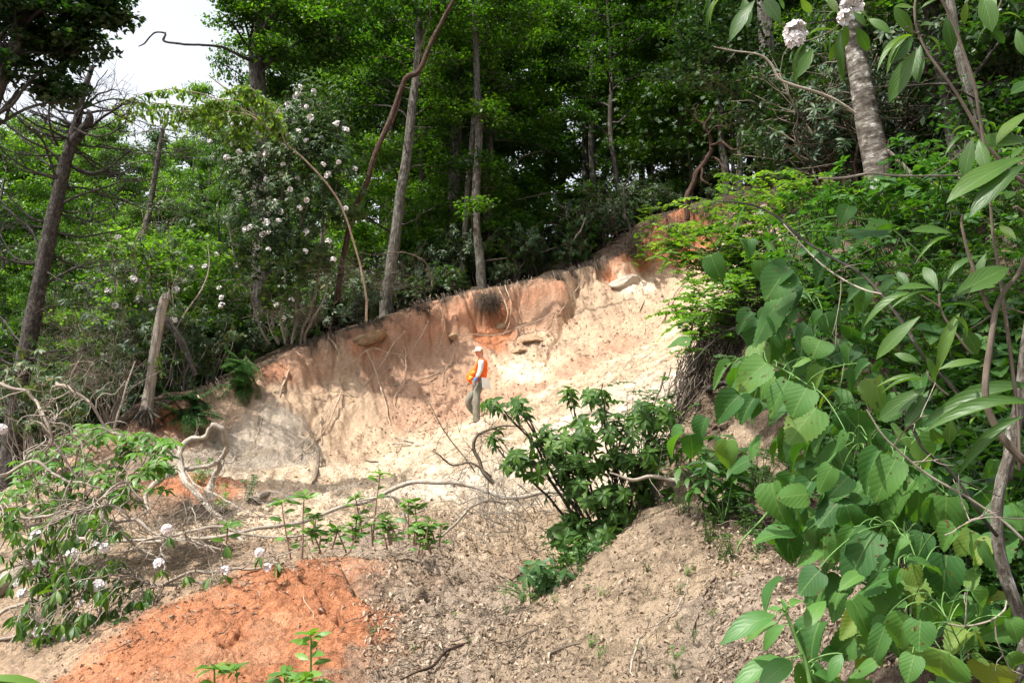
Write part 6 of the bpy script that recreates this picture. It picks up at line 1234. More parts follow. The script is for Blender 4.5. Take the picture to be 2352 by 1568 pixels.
kp = rng.random(len(C)) < .72; C = [c for c, m in zip(C, kp) if m]; D = [c for c, m in zip(D, kp) if m]
whorls(fo, C, D, 7, .115, POINTY, .15, .95); whorls(fo, np.array(C)-np.array(D)*.08, D, 4, .105, POINTY, .25, .95)
b.build("branches", M['bark_dark'], rt); fo.build("foliage", M['glossy'], rt); base_at(rt, bs)
rt = empty("leafy_shoot", (0, 0, 0), "lighter green leafy shoots rising behind the glossy shrub against the pale scree", "shrub"); b = MB(); fo = MB(); bs = np.array([bs[0]+.25, 8.6, -1.2])
for px, py in [(1540, 870), (1500, 900), (1560, 900), (1460, 880), (1480, 930), (1540, 950), (1580, 940), (1520, 980), (1440, 900), (1560, 1000), (1520, 1020), (1600, 1040), (1560, 1060)]:
    e = W(px, py, 8.5+rng.normal(0, .15)); q = limb(b, bs, e, .007, .003, .05, .05, 14, 4, 1.2)
    for k in range(7, 14): frond(fo, b, q[k], q[k]+norm(rng.normal(0, 1, 3)*np.array([1, 1, .3]))*.28, .07, 5, -.1, 1.2)
b.build("branches", M['twig'], rt); fo.build("foliage", M['fern'], rt); base_at(rt, bs)
# lance leaved green plants in front of the dark bank
for lab, base, tips, L, Y in [("dark green lance leaved plant against the shaded earth bank right of the glossy shrub", (1660, 1200), [(1600, 1010), (1650, 1000), (1690, 1030), (1620, 1060), (1680, 1080), (1560, 1070), (1650, 1110), (1720, 1100), (1590, 1120), (1700, 1160), (1630, 1160)], .17, 6.4), ("small lance leaved plant at the lower end of the glossy shrub", (1240, 1370), [(1230, 1290), (1270, 1300), (1210, 1320), (1250, 1330), (1300, 1310), (1280, 1340)], .12, 6.5), ("small light green plant on the tan slope edge below the glossy shrub", (1330, 1300), [(1300, 1230), (1350, 1240), (1330, 1270), (1370, 1260), (1300, 1280)], .10, 6.9)]:
    rt = empty("lance_leaved_plant", (0, 0, 0), lab, "plant"); b = MB(); fo = MB(); bs = GP(*base); bs[1] = min(bs[1], Y+.2); bs[2] = float(hq(bs[0], bs[1])); 
    for px, py in tips:
        e = W(px, py, Y+rng.normal(0, .12)); q = limb(b, bs, e, .006, .003, .04, .03, 12, 5, 1.5); whorls(fo, [q[-1], q[-3], q[-5]], [q[-1]-q[-2]+np.array([0, 0, .02])]*3, 5, L, LANCE, .25, 1.35)
    b.build("stems", M['stem_green'], rt); fo.build("leaves", M['fern'], rt); base_at(rt, bs)

# bright sapling and fallen rhododendron at the lower left
rt = empty("bright_sapling", (0, 0, 0), "bright green leafy sapling in full sun at the left above the tangled branches", "shrub"); b = MB(); fo = MB(); bs = GP(230, 1260); bs[1] = 9.4; bs[2] = float(hq(bs[0], bs[1]))
for px, py, sp_, n in [(330, 1000, 26, 9), (370, 1030, 24, 8), (300, 1040, 30, 10), (240, 1000, 30, 9), (200, 985, 20, 6), (150, 1020, 30, 9), (100, 1060, 35, 10), (60, 1090, 30, 8), (180, 1070, 40, 14), (260, 1090, 40, 14), (330, 1090, 30, 10), (120, 1120, 40, 12), (200, 1140, 40, 12), (290, 1140, 36, 10), (40, 1140, 30, 8), (370, 1070, 26, 8), (100, 1180, 40, 8), (220, 1190, 40, 8)]:
    c = W(px, py, 9.2); q = limb(b, bs, c, .012, .004, .08, .08, 14, 5, 1)
    for i in range(n):
        e = W(px+rng.normal(0, sp_*.7), py+rng.normal(0, sp_*.5), 9.2+rng.normal(0, .3)); limb(b, q[int(rng.integers(8, 14))], e, .004, .002, 0, .03, 6, 3, 2); whorls(fo, [e], [np.array([0, -.2, 1])], 6, .15, POINTY, .15, 1.05)
b.build("branches", M['twig'], rt); fo.build("foliage", M['bright'], rt); base_at(rt, bs)
rt = empty("fallen_rhododendron", (0, 0, 0), "fallen rhododendron with gnarled grey branches, drooping leaves and white flowers at the lower left", "shrub"); b = MB(); fo = MB(); root_ = W(-60, 1360, 7.2)
spines = []
for a in [[(-60, 1230), (60, 1215), (150, 1195), (220, 1160), (290, 1110), (330, 1150)], [(-40, 1160), (40, 1180), (120, 1172), (200, 1160), (260, 1150), (300, 1200)], [(-30, 1330), (60, 1300), (150, 1280), (240, 1300), (330, 1330), (400, 1345), (480, 1338)], [(-30, 1420), (80, 1390), (180, 1380), (270, 1360), (330, 1400)], [(-20, 1100), (50, 1060), (110, 1080), (160, 1100), (230, 1120)], [(-30, 1480), (100, 1460), (200, 1450), (260, 1480)], [(90, 940), (110, 1000), (150, 1060), (180, 1100)], [(0, 880), (60, 900), (110, 960), (130, 1010), (110, 1050)], [(130, 880), (200, 930), (250, 990), (285, 1000)], [(200, 1210), (300, 1190), (380, 1230), (460, 1250), (520, 1265)], [(150, 1240), (200, 1330), (230, 1400), (200, 1470)], [(240, 1150), (260, 1210), (310, 1260), (380, 1300)], [(60, 1250), (90, 1330), (70, 1420), (110, 1500)], [(380, 1340), (440, 1310), (520, 1300), (600, 1310), (640, 1290)]]:
    q, r = pixpath([(x, y, 7.2+.05*rng.normal(), 10-6*i/len(a)) for i, (x, y) in enumerate(a)], 30, .05, 2.2); b.tube(q, r, 6, .15); spines.append(q)
    for j in range(9):
        k = int(rng.integers(2, len(q)-1)); e = q[k]+rng.normal(0, .24, 3); p2 = limb(b, q[k], e, .007, .003, .03, .07, 10, 5, 4); twigs(b, p2, 3, .2, .003, 0, 2, amp=.2)
ends = []
SPI = np.vstack(spines)
for px, py, sx, sy, n in [(60, 1240, 60, 40, 14), (150, 1250, 60, 40, 18), (230, 1220, 50, 40, 14), (60, 1330, 60, 50, 20), (160, 1330, 60, 50, 24), (250, 1330, 50, 50, 16), (60, 1430, 50, 50, 20), (150, 1440, 60, 50, 22), (230, 1430, 40, 40, 12), (60, 1520, 60, 40, 18), (150, 1520, 40, 40, 10), (330, 1380, 30, 30, 6), (20, 1180, 30, 30, 6)]:
    for i in range(n):
        e = W(px+rng.normal(0, sx*.6), py+rng.normal(0, sy*.6), 6.9+rng.normal(0, .35)); ends.append(e)
for x, y in [(1560, 620), (1110, 790), (1160, 560), (1280, 830), (1450, 840), (1000, 1010), (910, 1060), (1050, 1030), (830, 950), (740, 470), (360, 480), (1800, 690), (1560, 830), (1920, 740), (470, 900), (340, 1240)]: ends.append(W(x/3, 1045+y/3, 6.9))
for e in ends:
    k = np.argmin(((SPI-e)**2).sum(1)); p2 = limb(b, SPI[k], e, .006, .004, .05, .05, 9, 4, 3); m = int(rng.integers(4, 8)); a = rng.uniform(0, 6.28, m); A = np.stack([np.cos(a)*.7, np.sin(a)*.7, -np.ones(m)*.8], 1)+rng.normal(0, .35, (m, 3)); fo.stamp(RHODO_BIG, np.repeat(e[None], m, 0), A, np.stack([np.cos(a), np.sin(a), np.full(m, .5)], 1), rng.uniform(.08, .14, m), 1.0)
b.build("branches", M['dead_wood'], rt); fo.build("leaves", M['near_rhodo'], rt)
first = None
for x, y, s in [(1150, 510, 1), (1095, 745, 1), (250, 550, 1), (660, 620, 1), (500, 680, 1.1), (580, 890, 1), (680, 900, 1.2), (270, 1220, 1), (430, 1240, 1), (510, 1410, 1.1), (1790, 670, .9), (1840, 770, .8), (1550, 790, .8), (120, 880, .8), (160, 950, 1), (560, 1020, .7), (720, 640, 1), (240, 740, .6), (10, -180, 1)]:
    o = TRN.copy(); COL.objects.link(o); o.parent = rt; o.location = [float(c) for c in W(x/3, 1045+y/3, 6.75)]; s *= .042; o.scale = (s, s, s); o.rotation_euler = (rng.uniform(.3, 1.2), rng.normal(0, .4), rng.uniform(0, 6))
base_at(rt, root_)
bpy.data.objects.remove(TRN)

for lab, px, py, s, j in [("small bright shrub at the broken end of the half buried log", 575, 1150, .32, 0), ("low green plant on the dark soil left of the half buried log", 520, 1165, .3, 3), ("small green plant in the orange hollow beside the looping branch", 455, 1110, .35, 3)]:
    g0 = GP(px, py); put3(PH[j], g0[0], g0[1]-.1, rng.uniform(0, 6), s*2.2, lab, "plant", None, .0)
# upright seedlings with lance shaped leaves
def seedling(lab, base, top, Y, L, n=7, mat='bright', wid=1.5, red=True, width=5, group="upright seedlings in front of the scree", bend=0):
    rt = empty("seedling", (0, 0, 0), lab, "seedling", group); b = MB(); fo = MB(); q, r = pixpath([(base[0], base[1], Y, width), ((base[0]+top[0])/2+bend, (base[1]+top[1])/2, Y, width*.8), (top[0], top[1], Y, width*.5)], 24, .01, 2); b.tube(q, r, 6)
    a = rng.uniform(0, 6.28)
    for i in range(n):
        k = int(len(q)*(.25+.75*i/n)); a += 2.4; A = np.array([math.cos(a), math.sin(a), .15+.5*i/n]); fo.stamp(LANCE if wid < 1.7 else POINTY, q[k][None]+A*.01, A[None], (np.array([0, -.75, .7])-A*.3+rng.normal(0, .3, 3))[None], L*rng.uniform(.8, 1.15), wid)
    whorls(fo, [q[-1], q[-2]], [q[-1]-q[-3]+np.array([0, 0, .02])]*2, 5, L*.95, LANCE, -.15, wid)
    b.build("stem", M['stem_red' if red else 'stem_green'], rt); fo.build("leaves", M[mat], rt); base_at(rt, q[0])
for lab, ba, to, Y, L, n in [("tallest seedling standing alone right of the fallen log, tip against the scree", (858, 1240), (872, 1085), 8.6, .17, 6), ("seedling left of the tallest one above the arching branch", (830, 1230), (815, 1140), 8.4, .15, 5), ("seedling with red stem at the right end of the seedling row", (940, 1240), (938, 1150), 8.2, .15, 7), ("bushy seedling close to the seedling with the red stem", (955, 1250), (955, 1160), 8.3, .14, 6), ("tall seedling rising from the branch above the orange mound", (690, 1290), (700, 1135), 8.0, .16, 8), ("seedling left of the tall one above the orange mound", (668, 1290), (645, 1150), 8.0, .15, 7),
    ("low seedling in the tangle below the row of seedlings", (760, 1260), (775, 1210), 8.0, .13, 5), ("low seedling under the arching grey branch", (900, 1250), (890, 1200), 8.0, .13, 6), ("yellowing seedling between the red stemmed one and the littered soil", (975, 1250), (985, 1205), 7.9, .12, 5), ("low seedling in front of the looping branch", (520, 1250), (525, 1205), 7.8, .15, 5), ("seedling at the foot of the long dark branch", (800, 1270), (820, 1225), 7.9, .13, 6)]: seedling(lab, ba, to, Y, L, n)
for i in range(26): seedling("low leafy seedling among the dead twigs in front of the pale scree", (x_ := rng.uniform(720, 1010), y_ := rng.uniform(1225, 1275)), (x_+rng.normal(0, 12), y_-rng.uniform(22, 60)), 8.0, .10, 5, group="low seedlings among the dead twigs")
for lab, ba, to, Y, L, n, w_ in [("tall bright seedling in front of the orange mound at the bottom", (712, 1600), (712, 1455), 4.6, .13, 9, 7), ("wide seedling rising from the bottom edge left of the tall bright one", (487, 1600), (490, 1530), 4.6, .15, 3, 7), ("small seedling right beside the wide one at the bottom edge", (540, 1600), (538, 1535), 4.6, .11, 4, 5), ("seedling touching the bottom edge left of the tall bright one", (655, 1600), (650, 1545), 4.6, .12, 4, 6), ("green seedling cut by the bottom edge right of the tall bright one", (700, 1620), (700, 1550), 4.5, .14, 5, 7)]: seedling(lab, ba, to, Y, L, n, width=w_, group=None, red=False)
rt = empty("broad_grass", (0, 0, 0), "broad blades of grass arching in from the bottom left corner", "grass"); fo = MB()
for x, y in ((110, 1568), (0, 1520), (120, 1545), (60, 1590)): flat_leaf(fo, LANCE, (-40, 1560), (x, y), 4.5, .1, .8, .5)
fo.build("blades", M['bright'], rt); base_at(rt, W(-40, 1560, 4.5))
# large leaved plant at the bottom right
rt = empty("broad_leaved_plant", (0, 0, 0), "large leaved plant with a thick green stem standing at the bottom right", "plant"); b = MB(); fo = MB(); Y = 2.75
q, r = pixpath([C9(880, 1640)+(Y, 13), C9(850, 1500)+(Y, 12), C9(800, 1370)+(Y, 11), C9(740, 1220)+(Y, 9), C9(700, 1120)+(Y, 6)], 24); b.tube(q, r, 8)
for j, (bx, by, tx, ty, wd, fc) in enumerate([(640, 1165, 250, 1245, 1.0, .5), (650, 1215, 355, 1290, .95, .6), (705, 1230, 480, 1390, 1.0, .8), (745, 1110, 830, 975, 1.0, .5), (850, 1260, 970, 990, 1.1, .9), (940, 1475, 1210, 1350, 1.15, .7), (700, 1460, 310, 1568, .9, .5), (760, 1480, 520, 1600, 1.4, .9), (700, 1140, 560, 1075, .9, .5), (720, 1140, 690, 1020, .8, .5), (1100, 1430, 990, 1600, 1.2, .9), (900, 1568, 1180, 1600, 1, .5), (690, 1110, 720, 1040, .7, .4)]):
    p0, p1 = flat_leaf(fo, POINTY, C9(bx, by), C9(tx, ty), Y+rng.uniform(-.08, .08), rng.uniform(-.08, .08), wd*.95, .4+.5*fc, rng.normal(0, .2)); k = max(np.argmin(((q-p0)**2).sum(1))-1, 0); limb(b, q[k], p0, .003, .0025, .01, .004, 8, 5)
b.build("stem", M['stem_green'], rt); fo.build("leaves", leafv := leaf_mat('veined_leaf', [(0.1, G(.045, .13, .030)), (0.5, G(.070, .185, .040)), (0.9, G(.11, .23, .05))], .38, (1.3, 1.5, .3), .45, .4, veins=True), rt); base_at(rt, q[0])

# unseen tree added above the photographer, its crown shaped to shade the near bank
rt = tree_obj("added_shade_tree", "unseen leafy tree added behind the photographer, its crown shading the near bank", "tree"); w = MB(); br = MB(); fo = MB()
p = wobble(np.array([1.6, -2.5, -1.0])+np.array([-.6, 2.5, 9.5])*np.linspace(0, 1, 24)[:, None], .15, .5); w.tube(p, np.linspace(.2, .07, 24), 10, .1)
for i in range(46):
    c = np.array([rng.uniform(-2.0, 2.2), rng.uniform(-2.5, 5.2), rng.uniform(5.6, 7.8)]); q = limb(br, p[int(rng.integers(15, 24))], c, .05, .015, .3, .2, 10, 5, .6); cs = [q[-1]+rng.normal(0, .45, 3)*np.array([1, 1, .4]) for _ in range(5)]; cluster_leaves(fo, np.array(cs), 34, .5, .12)
for i in range(48):
    c = np.array([rng.uniform(1.5, 6), rng.uniform(-2.5, 5.6), rng.uniform(6.8, 9.4)]); q = limb(br, p[int(rng.integers(15, 24))], c, .05, .015, .3, .2, 10, 5, .6); cs = [q[-1]+rng.normal(0, .5, 3)*np.array([1, 1, .4]) for _ in range(5)]; cluster_leaves(fo, np.array(cs), 40, .55, .13)
w.build("trunk", M['bark_grey'], rt); br.build("branches", M['bark_grey'], rt); fo.build("crown", M['canopy'], rt); base_at(rt, p[0])
# ---------------------------------------------------------------- the person on the slide
M['skin'] = plain_mat('sunburnt_skin', [(0.3, G(.50, .22, .15)), (0.7, G(.62, .30, .21))], 12, .55, .3, .05)
M['vest'] = plain_mat('orange_vest_cloth', [(0.3, G(.85, .10, .012)), (0.7, G(.95, .17, .02))], 14, .7, .2, .5)
M['vest_lt'] = plain_mat('light_orange_pocket_cloth', [(0.3, G(.90, .22, .02)), (0.7, G(.95, .34, .05))], 14, .7, .2, .5)  # lighter and yellower orange than the vest cloth
M['shirt'] = plain_mat('pale_blue_shirt_cloth', [(0.3, G(.36, .46, .47)), (0.7, G(.62, .70, .70))], 16, .8, .2, .8)
M['trouser'] = plain_mat('grey_green_trouser_cloth', [(0.3, G(.13, .13, .10)), (0.7, G(.22, .21, .17))], 12, .85, .15, .8)
M['cap'] = plain_mat('cream_cap_cloth', [(0.3, G(.50, .47, .38)), (0.7, G(.64, .61, .52))], 20, .8, .2, .2)
M['hair'] = plain_mat('light_brown_hair', [(0.3, G(.22, .13, .07)), (0.7, G(.42, .28, .16))], 30, .6, .3, .4)
M['boot'] = plain_mat('dusty_boot_leather', [(0.3, G(.08, .055, .04)), (0.7, G(.17, .12, .085))], 20, .7, .3, .3)
M['glove_blue'] = plain_mat('blue_cuff_cloth', [(0.3, G(.05, .14, .42)), (0.7, G(.10, .24, .60))], 20, .7, .2, .2)
M['glove_grey'] = plain_mat('grey_glove_cloth', [(0.3, G(.10, .10, .11)), (0.7, G(.26, .25, .22))], 20, .7, .2, .2)
M['metal'] = plain_mat('dull_aluminium', [(0.3, G(.38, .35, .31)), (0.7, G(.48, .45, .40))], 8, .45, .5, .05)
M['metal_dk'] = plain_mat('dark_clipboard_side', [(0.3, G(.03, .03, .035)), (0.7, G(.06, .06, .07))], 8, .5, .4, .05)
foot = GP(1100, 968)
PS_ = foot[1]/FPX                     # metres per photo pixel at the person
# crop coordinates of the close study: 4.75 px per photo px, crop origin (1020.8, 769)
def pc(x, y, dy=0.0):
    p = W(1020.8+x/6.98, 769+y/6.98, foot[1]); p[1] += dy; return p
def skin_mesh(name, verts, edges, radii, mat, parent, root=0, sub=2):
    me = bpy.data.meshes.new(name); me.from_pydata([tuple(map(float, v)) for v in verts], edges, []); o = bpy.data.objects.new(name, me); COL.objects.link(o)
    m = o.modifiers.new("skin", 'SKIN'); m.use_smooth_shade = True
    for i, r in enumerate(radii):
        s = me.skin_vertices[0].data[i]; s.radius = r if hasattr(r, '__len__') else (r, r)
    me.skin_vertices[0].data[root].use_root = True
    m2 = o.modifiers.new("sub", 'SUBSURF'); m2.levels = sub; m2.render_levels = sub
    me.materials.append(mat); o.parent = parent
    dg = bpy.context.evaluated_depsgraph_get(); ev = o.evaluated_get(dg); nm = bpy.data.meshes.new_from_object(ev); o.modifiers.clear(); o.data = nm; nm.name = name
    if not nm.materials: nm.materials.append(mat)
    for p in nm.polygons: p.use_smooth = True
    return o
def ico(name, c, s, mat, parent, rot=(0, 0, 0), amp=0, cut=None):
    import bmesh
    from mathutils import Euler
    bm = bmesh.new(); bmesh.ops.create_icosphere(bm, subdivisions=4, radius=1.0)
    if cut is not None: bmesh.ops.bisect_plane(bm, geom=bm.verts[:]+bm.edges[:]+bm.faces[:], plane_co=(0, 0, cut), plane_no=(0, 0, -1), clear_outer=True)
    mt = Euler(rot).to_matrix()
    for v in bm.verts:
        q = v.co.copy()
        if amp: q *= 1+amp*float(fbm(np.array([q.x*2+q.z]), np.array([q.y*2-q.z]), 3, 5)[0])
        v.co = mt @ Vector((q.x*s[0], q.y*s[1], q.z*s[2]))+Vector([float(k) for k in c])
    me = bpy.data.meshes.new(name); bm.to_mesh(me); bm.free(); me.materials.append(mat)
    for p in me.polygons: p.use_smooth = True
    o = bpy.data.objects.new(name, me); COL.objects.link(o); o.parent = parent; return o
pr = empty("person", (0, 0, 0), "person in orange vest, pale cap and grey trousers standing on the pale scree", "person")
# joints (crop x, y, depth offset: minus is towards the camera)
J = dict(pel=pc(522, 850, .03), sp1=pc(560, 700, .03), chest=pc(600, 520, .03), neck=pc(590, 375, .03), head=pc(560, 300, .02), head2=pc(552, 235, .02),
         shn=pc(600, 415, -.14), eln=pc(575, 590, -.19), wrn=pc(503, 725, -.20), shf=pc(580, 415, .2), elf=pc(520, 560, .30), wrf=pc(470, 690, .26),
         hn=pc(522, 880, -.07), kn=pc(515, 1110, -.10), an=pc(515, 1370, -.06), hf=pc(505, 880, .12), kf=pc(375, 1075, .10), af=pc(490, 1260, .24))
V = [J[k] for k in ('pel', 'sp1', 'chest', 'neck', 'head', 'head2', 'shn', 'eln', 'wrn', 'shf', 'elf', 'wrf', 'hn', 'kn', 'an', 'hf', 'kf', 'af')]
E = [(0, 1), (1, 2), (2, 3), (3, 4), (4, 5), (2, 6), (6, 7), (7, 8), (2, 9), (9, 10), (10, 11), (0, 12), (12, 13), (13, 14), (0, 15), (15, 16), (16, 17)]
RD = [.105, .10, .115, .048, .072, .070, .055, .040, .027, .055, .040, .027, .078, .055, .038, .078, .055, .038]
# hands: palm and five fingers each, part of the body
def hand(V, E, RD, wr, d, side):
    d = norm(d); s = norm(np.cross(d, [0, 1., 0])) if abs(d[1]) < .9 else np.array([1., 0, 0]); i0 = len(V); V.append(V[wr]+d*.075); E.append((wr, i0)); RD.append((.036, .018))
    for k, (o, L) in enumerate([(-.030, .060), (-.010, .072), (.010, .068), (.028, .052)]):
        a = V[i0]+s*o+d*.02; b = a+d*L*.5+np.array([0, -.004, 0]); c = b+norm(d+np.array([0, .5, 0])*side)*L*.5; j = len(V); V += [a, b, c]; E += [(i0, j), (j, j+1), (j+1, j+2)]; RD += [.0095, .009, .0075]
    j = len(V); a = V[wr]+d*.035-s*.034; V += [a, a+d*.03-s*.018, a+d*.055-s*.018]; E += [(i0, j), (j, j+1), (j+1, j+2)]; RD += [.012, .010, .008]
hand(V, E, RD, 8, J['wrn']-J['eln']*1.0+np.array([.02, 0, 0]), 1); hand(V, E, RD, 11, J['wrf']-J['elf'], 1)
skin_mesh("body", V, E, RD, M['skin'], pr, 0, 2)
hc = pc(552, 272, .02); fd = norm(np.array([-.62, -.75, -.08]))             # head centre, way the face looks
sidev = norm(np.cross(fd, [0, 0, 1.]))
ico("head", hc, (.073, .092, .112), M['skin'], pr, (0, 0, math.atan2(fd[1], fd[0])+math.pi/2))
ico("nose", hc+fd*.090+np.array([0, 0, -.012]), (.012, .016, .020), M['skin'], pr)
for s_ in (-1, 1):
    ico("ear", hc+sidev*s_*.072+np.array([0, 0, -.01])-fd*.01, (.012, .02, .03), M['skin'], pr)
    ico("eye", hc+fd*.080+sidev*s_*.030+np.array([0, 0, .008]), (.013, .010, .008), M['metal_dk'], pr)
ico("mouth", hc+fd*.082+np.array([0, 0, -.050]), (.020, .010, .006), plain_mat('lips', [(0.3, G(.40, .10, .08)), (0.7, G(.45, .13, .10))], 9), pr, (0, 0, math.atan2(fd[1], fd[0])+math.pi/2))
ico("hair", hc-fd*.022+np.array([0, 0, .008]), (.078, .092, .112), M['hair'], pr, (.2, 0, math.atan2(fd[1], fd[0])+math.pi/2), .06)
pt = MB(); q = smooth_path(np.array([hc-fd*.09+np.array([0, 0, .02]), hc-fd*.13+np.array([0, 0, -.04]), hc-fd*.12+np.array([0, 0, -.12])]), 12); pt.tube(q, np.linspace(.028, .012, len(q)), 8, .1); pt.build("ponytail", M['hair'], pr)
cap_ = ico("cap", hc+np.array([0, 0, .030]), (.088, .106, .098), M['cap'], pr, (.10, 0, math.atan2(fd[1], fd[0])+math.pi/2), .02, cut=.10)
bm_ = MB(); 
vv = []; 
for i in range(9):
    a = -1.1+2.2*i/8; e = norm(fd*math.cos(a)+sidev*math.sin(a)); vv.append(hc+np.array([0, 0, .042])+e*.092); vv.append(hc+np.array([0, 0, .020+.01*math.cos(a)])+e*(.092+.085*max(0, math.cos(a*1.1))))
bm_.add(np.array(vv+[v+np.array([0, 0, -.006]) for v in vv]), np.array([(2*i, 2*i+1, 2*i+3, 2*i+2) for i in range(8)]+[(18+2*i+2, 18+2*i+3, 18+2*i+1, 18+2*i) for i in range(8)]+[(2*i+1, 19+2*i, 21+2*i, 2*i+3) for i in range(8)])); bm_.build("brim", M['cap'], cap_)
# clothing
def lump(mb, rings, seg=22, close=True, wr=.012, seed=3):
    """lofted garment: rings of (centre, half width vector, half depth vector)"""
    n = len(rings); a = np.linspace(0, 2*np.pi, seg, endpoint=False); v = []
    for i, (c, u, w_) in enumerate(rings):
        k = 1+wr/.12*fbm(np.cos(a)*2+seed+i*.55, np.sin(a)*2+i*.8, 3, seed)
        v.append(np.asarray(c)[None]+(np.cos(a)*k)[:, None]*np.asarray(u)[None]+(np.sin(a)*k)[:, None]*np.asarray(w_)[None])
    v = np.concatenate(v); i = np.arange(n-1)[:, None]*seg; j = np.arange(seg)[None]; j2 = (j+1) % seg; mb.add(v, np.stack([i+j, i+j2, i+seg+j2, i+seg+j], 2).reshape(-1, 4))
def interp_rings(keys, m=5):
    K = smooth_path(np.array([np.concatenate(k) for k in keys]), m*(len(keys)-1)); return [(r[:3], r[3:6], r[6:9]) for r in K]
X = lambda a, z=0: np.array([a, 0, z]); Yv = lambda a: np.array([0, a, 0])
vest = MB(); lump(vest, interp_rings([(pc(595, 372, .03), X(.045), Yv(.07)), (pc(606, 400, .03), X(.100, -.02), Yv(.155)), (pc(608, 450, .03), X(.122, -.01), Yv(.175)), (pc(600, 520, .03), X(.132), Yv(.17)), (pc(590, 610, .03), X(.138), Yv(.17)), (pc(585, 680, .03), X(.128, .0), Yv(.175)), (pc(592, 712, .03), X(.125, .0), Yv(.175))]), 26, wr=.014)
vest.build("vest", M['vest'], pr)
fl = MB(); lump(fl, interp_rings([(pc(545, 420, .0), X(.035), Yv(.08)), (pc(520, 500, .0), X(.052, -.01), Yv(.10)), (pc(480, 590, .0), X(.080, -.03), Yv(.11)), (pc(440, 670, .0), X(.110, -.05), Yv(.12)), (pc(415, 745, .0), X(.105, -.075), Yv(.12)), (pc(425, 790, .0), X(.06, -.05), Yv(.09))]), 24, wr=.02, seed=9)
o = fl.build("vest_front_panel", M['vest'], pr)
for (x, y, w_, h_) in ((468, 610, .085, .045), (425, 700, .105, .060)):
    pk = MB(); c = pc(x, y, -.115); u = norm(np.array([1, 0, -.22])); v_ = norm(np.array([.45, 0, 1.])); q = [c-u*w_/2-v_*h_, c+u*w_/2-v_*h_, c+u*w_/2+v_*h_, c-u*w_/2+v_*h_]; q2 = [p+np.array([0, -.025, 0])+(c-p)*.12 for p in q]
    pk.add(np.array(q+q2), np.array([(4, 5, 6, 7), (0, 1, 5, 4), (1, 2, 6, 5), (2, 3, 7, 6), (3, 0, 4, 7)])); pk.build("pocket", M['vest_lt'], o)
for nm, pts, mat, rr in [("sleeve", ['shn', 'eln', 'wrn'], 'shirt', (.068, .055, .042)), ("sleeve", ['shf', 'elf', 'wrf'], 'shirt', (.074, .060, .045))]:
    P = smooth_path(np.array([J[k] for k in pts]), 26)[:23]; m = MB(); m.tube(P, np.interp(np.linspace(0, 1, len(P)), [0, .12, .5, 1], [rr[0]*.8, rr[0], rr[1], rr[2]]), 16, .10); m.build(nm, M[mat], pr)
m = MB(); P = smooth_path(np.array([J['wrn']-(J['wrn']-J['eln'])*.22, J['wrn']+(J['wrn']-J['eln'])*.10]), 8); m.tube(P, .044, 14, .05); m.build("glove_cuff", M['glove_blue'], pr)
m = MB(); dn_ = norm(J['wrn']-J['eln']); P = smooth_path(np.array([J['wrn']+dn_*.02, J['wrn']+dn_*.06+np.array([.0, 0, -.03]), J['wrn']+dn_*.07+np.array([.02, 0, -.07])]), 10); m.tube(P, np.linspace(.044, .040, len(P)), 12, .08); m.build("glove", M['glove_grey'], pr)
m = MB(); lump(m, interp_rings([(pc(585, 375, .03), X(.050), Yv(.075)), (pc(578, 360, .02), X(.055, .01), Yv(.068))], 3), 16, wr=.003); m.build("collar", M['shirt'], pr)
tr = MB(); lump(tr, interp_rings([(pc(560, 770, .03), X(.115), Yv(.15)), (pc(535, 850, .03), X(.115), Yv(.165)), (pc(525, 910, .02), X(.105), Yv(.16)), (pc(520, 950, .02), X(.07), Yv(.12))]), 22, wr=.008)
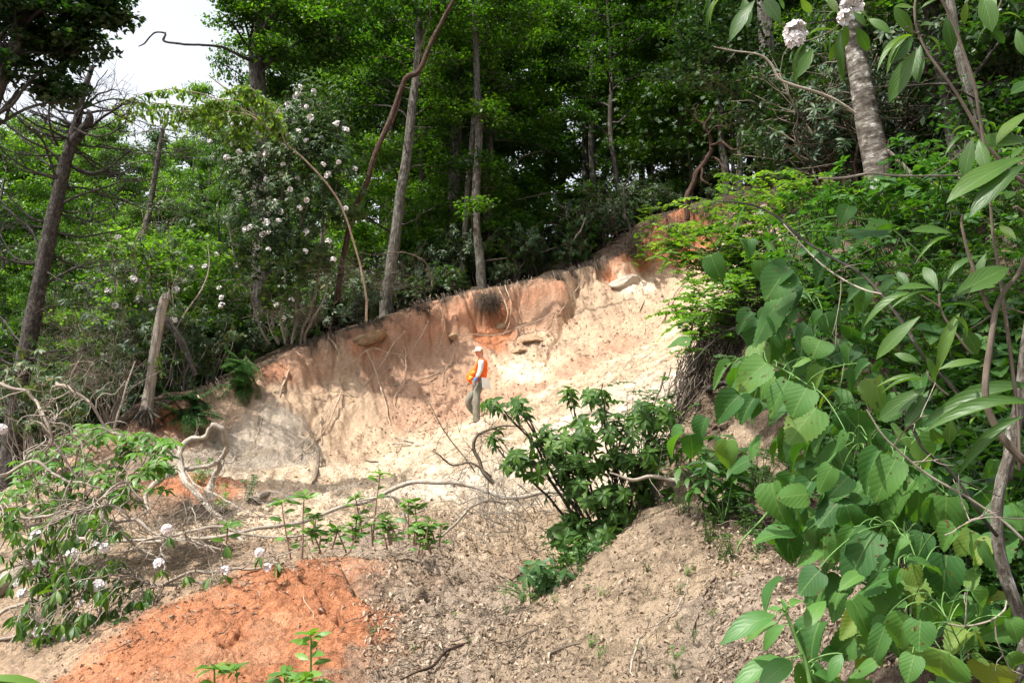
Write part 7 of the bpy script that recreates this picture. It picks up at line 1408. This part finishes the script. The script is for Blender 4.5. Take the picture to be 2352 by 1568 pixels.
for pts, rr in ((['hn', 'kn', 'an'], (.088, .083, .085)), (['hf', 'kf', 'af'], (.085, .072, .070))):
    P = [J[k] for k in pts]
    if pts[0] == 'hn': P = [P[0], P[1], P[2]+np.array([0, 0, -.02])]
    P = smooth_path(np.array(P), 40); tr.tube(P, np.interp(np.linspace(0, 1, len(P)), [0, .5, .8, 1], [rr[0], rr[1], rr[1], rr[2]]), 18, .07, cap=False)
tr.build("trousers", M['trouser'], pr)
for k, (a, d) in enumerate(((J['an']+np.array([0, 0, -.035]), np.array([-.16, -.02, -.045])), (J['af']+np.array([0, 0, -.03]), np.array([.10, -.0, -.10])))):
    m = MB(); P = smooth_path(np.array([a+np.array([.03, 0, .05]), a+np.array([0, 0, 0.0]), a+d*.5+np.array([0, 0, -.012]), a+d]), 18); m.tube(P, np.interp(np.linspace(0, 1, len(P)), [0, .3, .7, 1], [.045, .05, .045, .028]), 12, .03); m.build("boot", M['boot'], pr)
base_at(pr, foot)
# aluminium clipboard box under the arm
cb = empty("clipboard_box", (0, 0, 0), "grey metal storage clipboard held at the hip of the person in the orange vest", "clipboard")
def slab(name, corners, th, mat, par):
    from mathutils import Vector as V3
    c = np.array(corners); n = norm(np.cross(c[1]-c[0], c[2]-c[1])); m = MB(); m.add(np.vstack([c, c-n*th]), np.array([(0, 1, 2, 3), (7, 6, 5, 4), (0, 4, 5, 1), (1, 5, 6, 2), (2, 6, 7, 3), (3, 7, 4, 0)])); o = m.build(name, mat, par, smooth=False)
    bv = o.modifiers.new("bevel", 'BEVEL'); bv.width = .004; bv.segments = 2; return o
cc = [pc(598, 688, -.20), pc(722, 712, -.16), pc(742, 885, -.16), pc(612, 858, -.20)]
slab("case", cc, .035, M['metal'], cb)
cen_ = sum(cc)/4; inn = [cen_+(p-cen_)*.62+np.array([0, -.003, 0]) for p in cc]; slab("raised_panel", [p+np.array([0, -.004, 0]) for p in inn], .006, M['metal'], cb)
slab("label_plate", [cen_+(p-cen_)*.34+np.array([0, -.009, 0]) for p in cc], .003, plain_mat('worn_label', [(0.3, G(.24, .22, .18)), (0.7, G(.33, .30, .25))], 30), cb)
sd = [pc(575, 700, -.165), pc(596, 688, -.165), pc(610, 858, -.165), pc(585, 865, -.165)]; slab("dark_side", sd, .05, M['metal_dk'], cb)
base_at(cb, cen_)
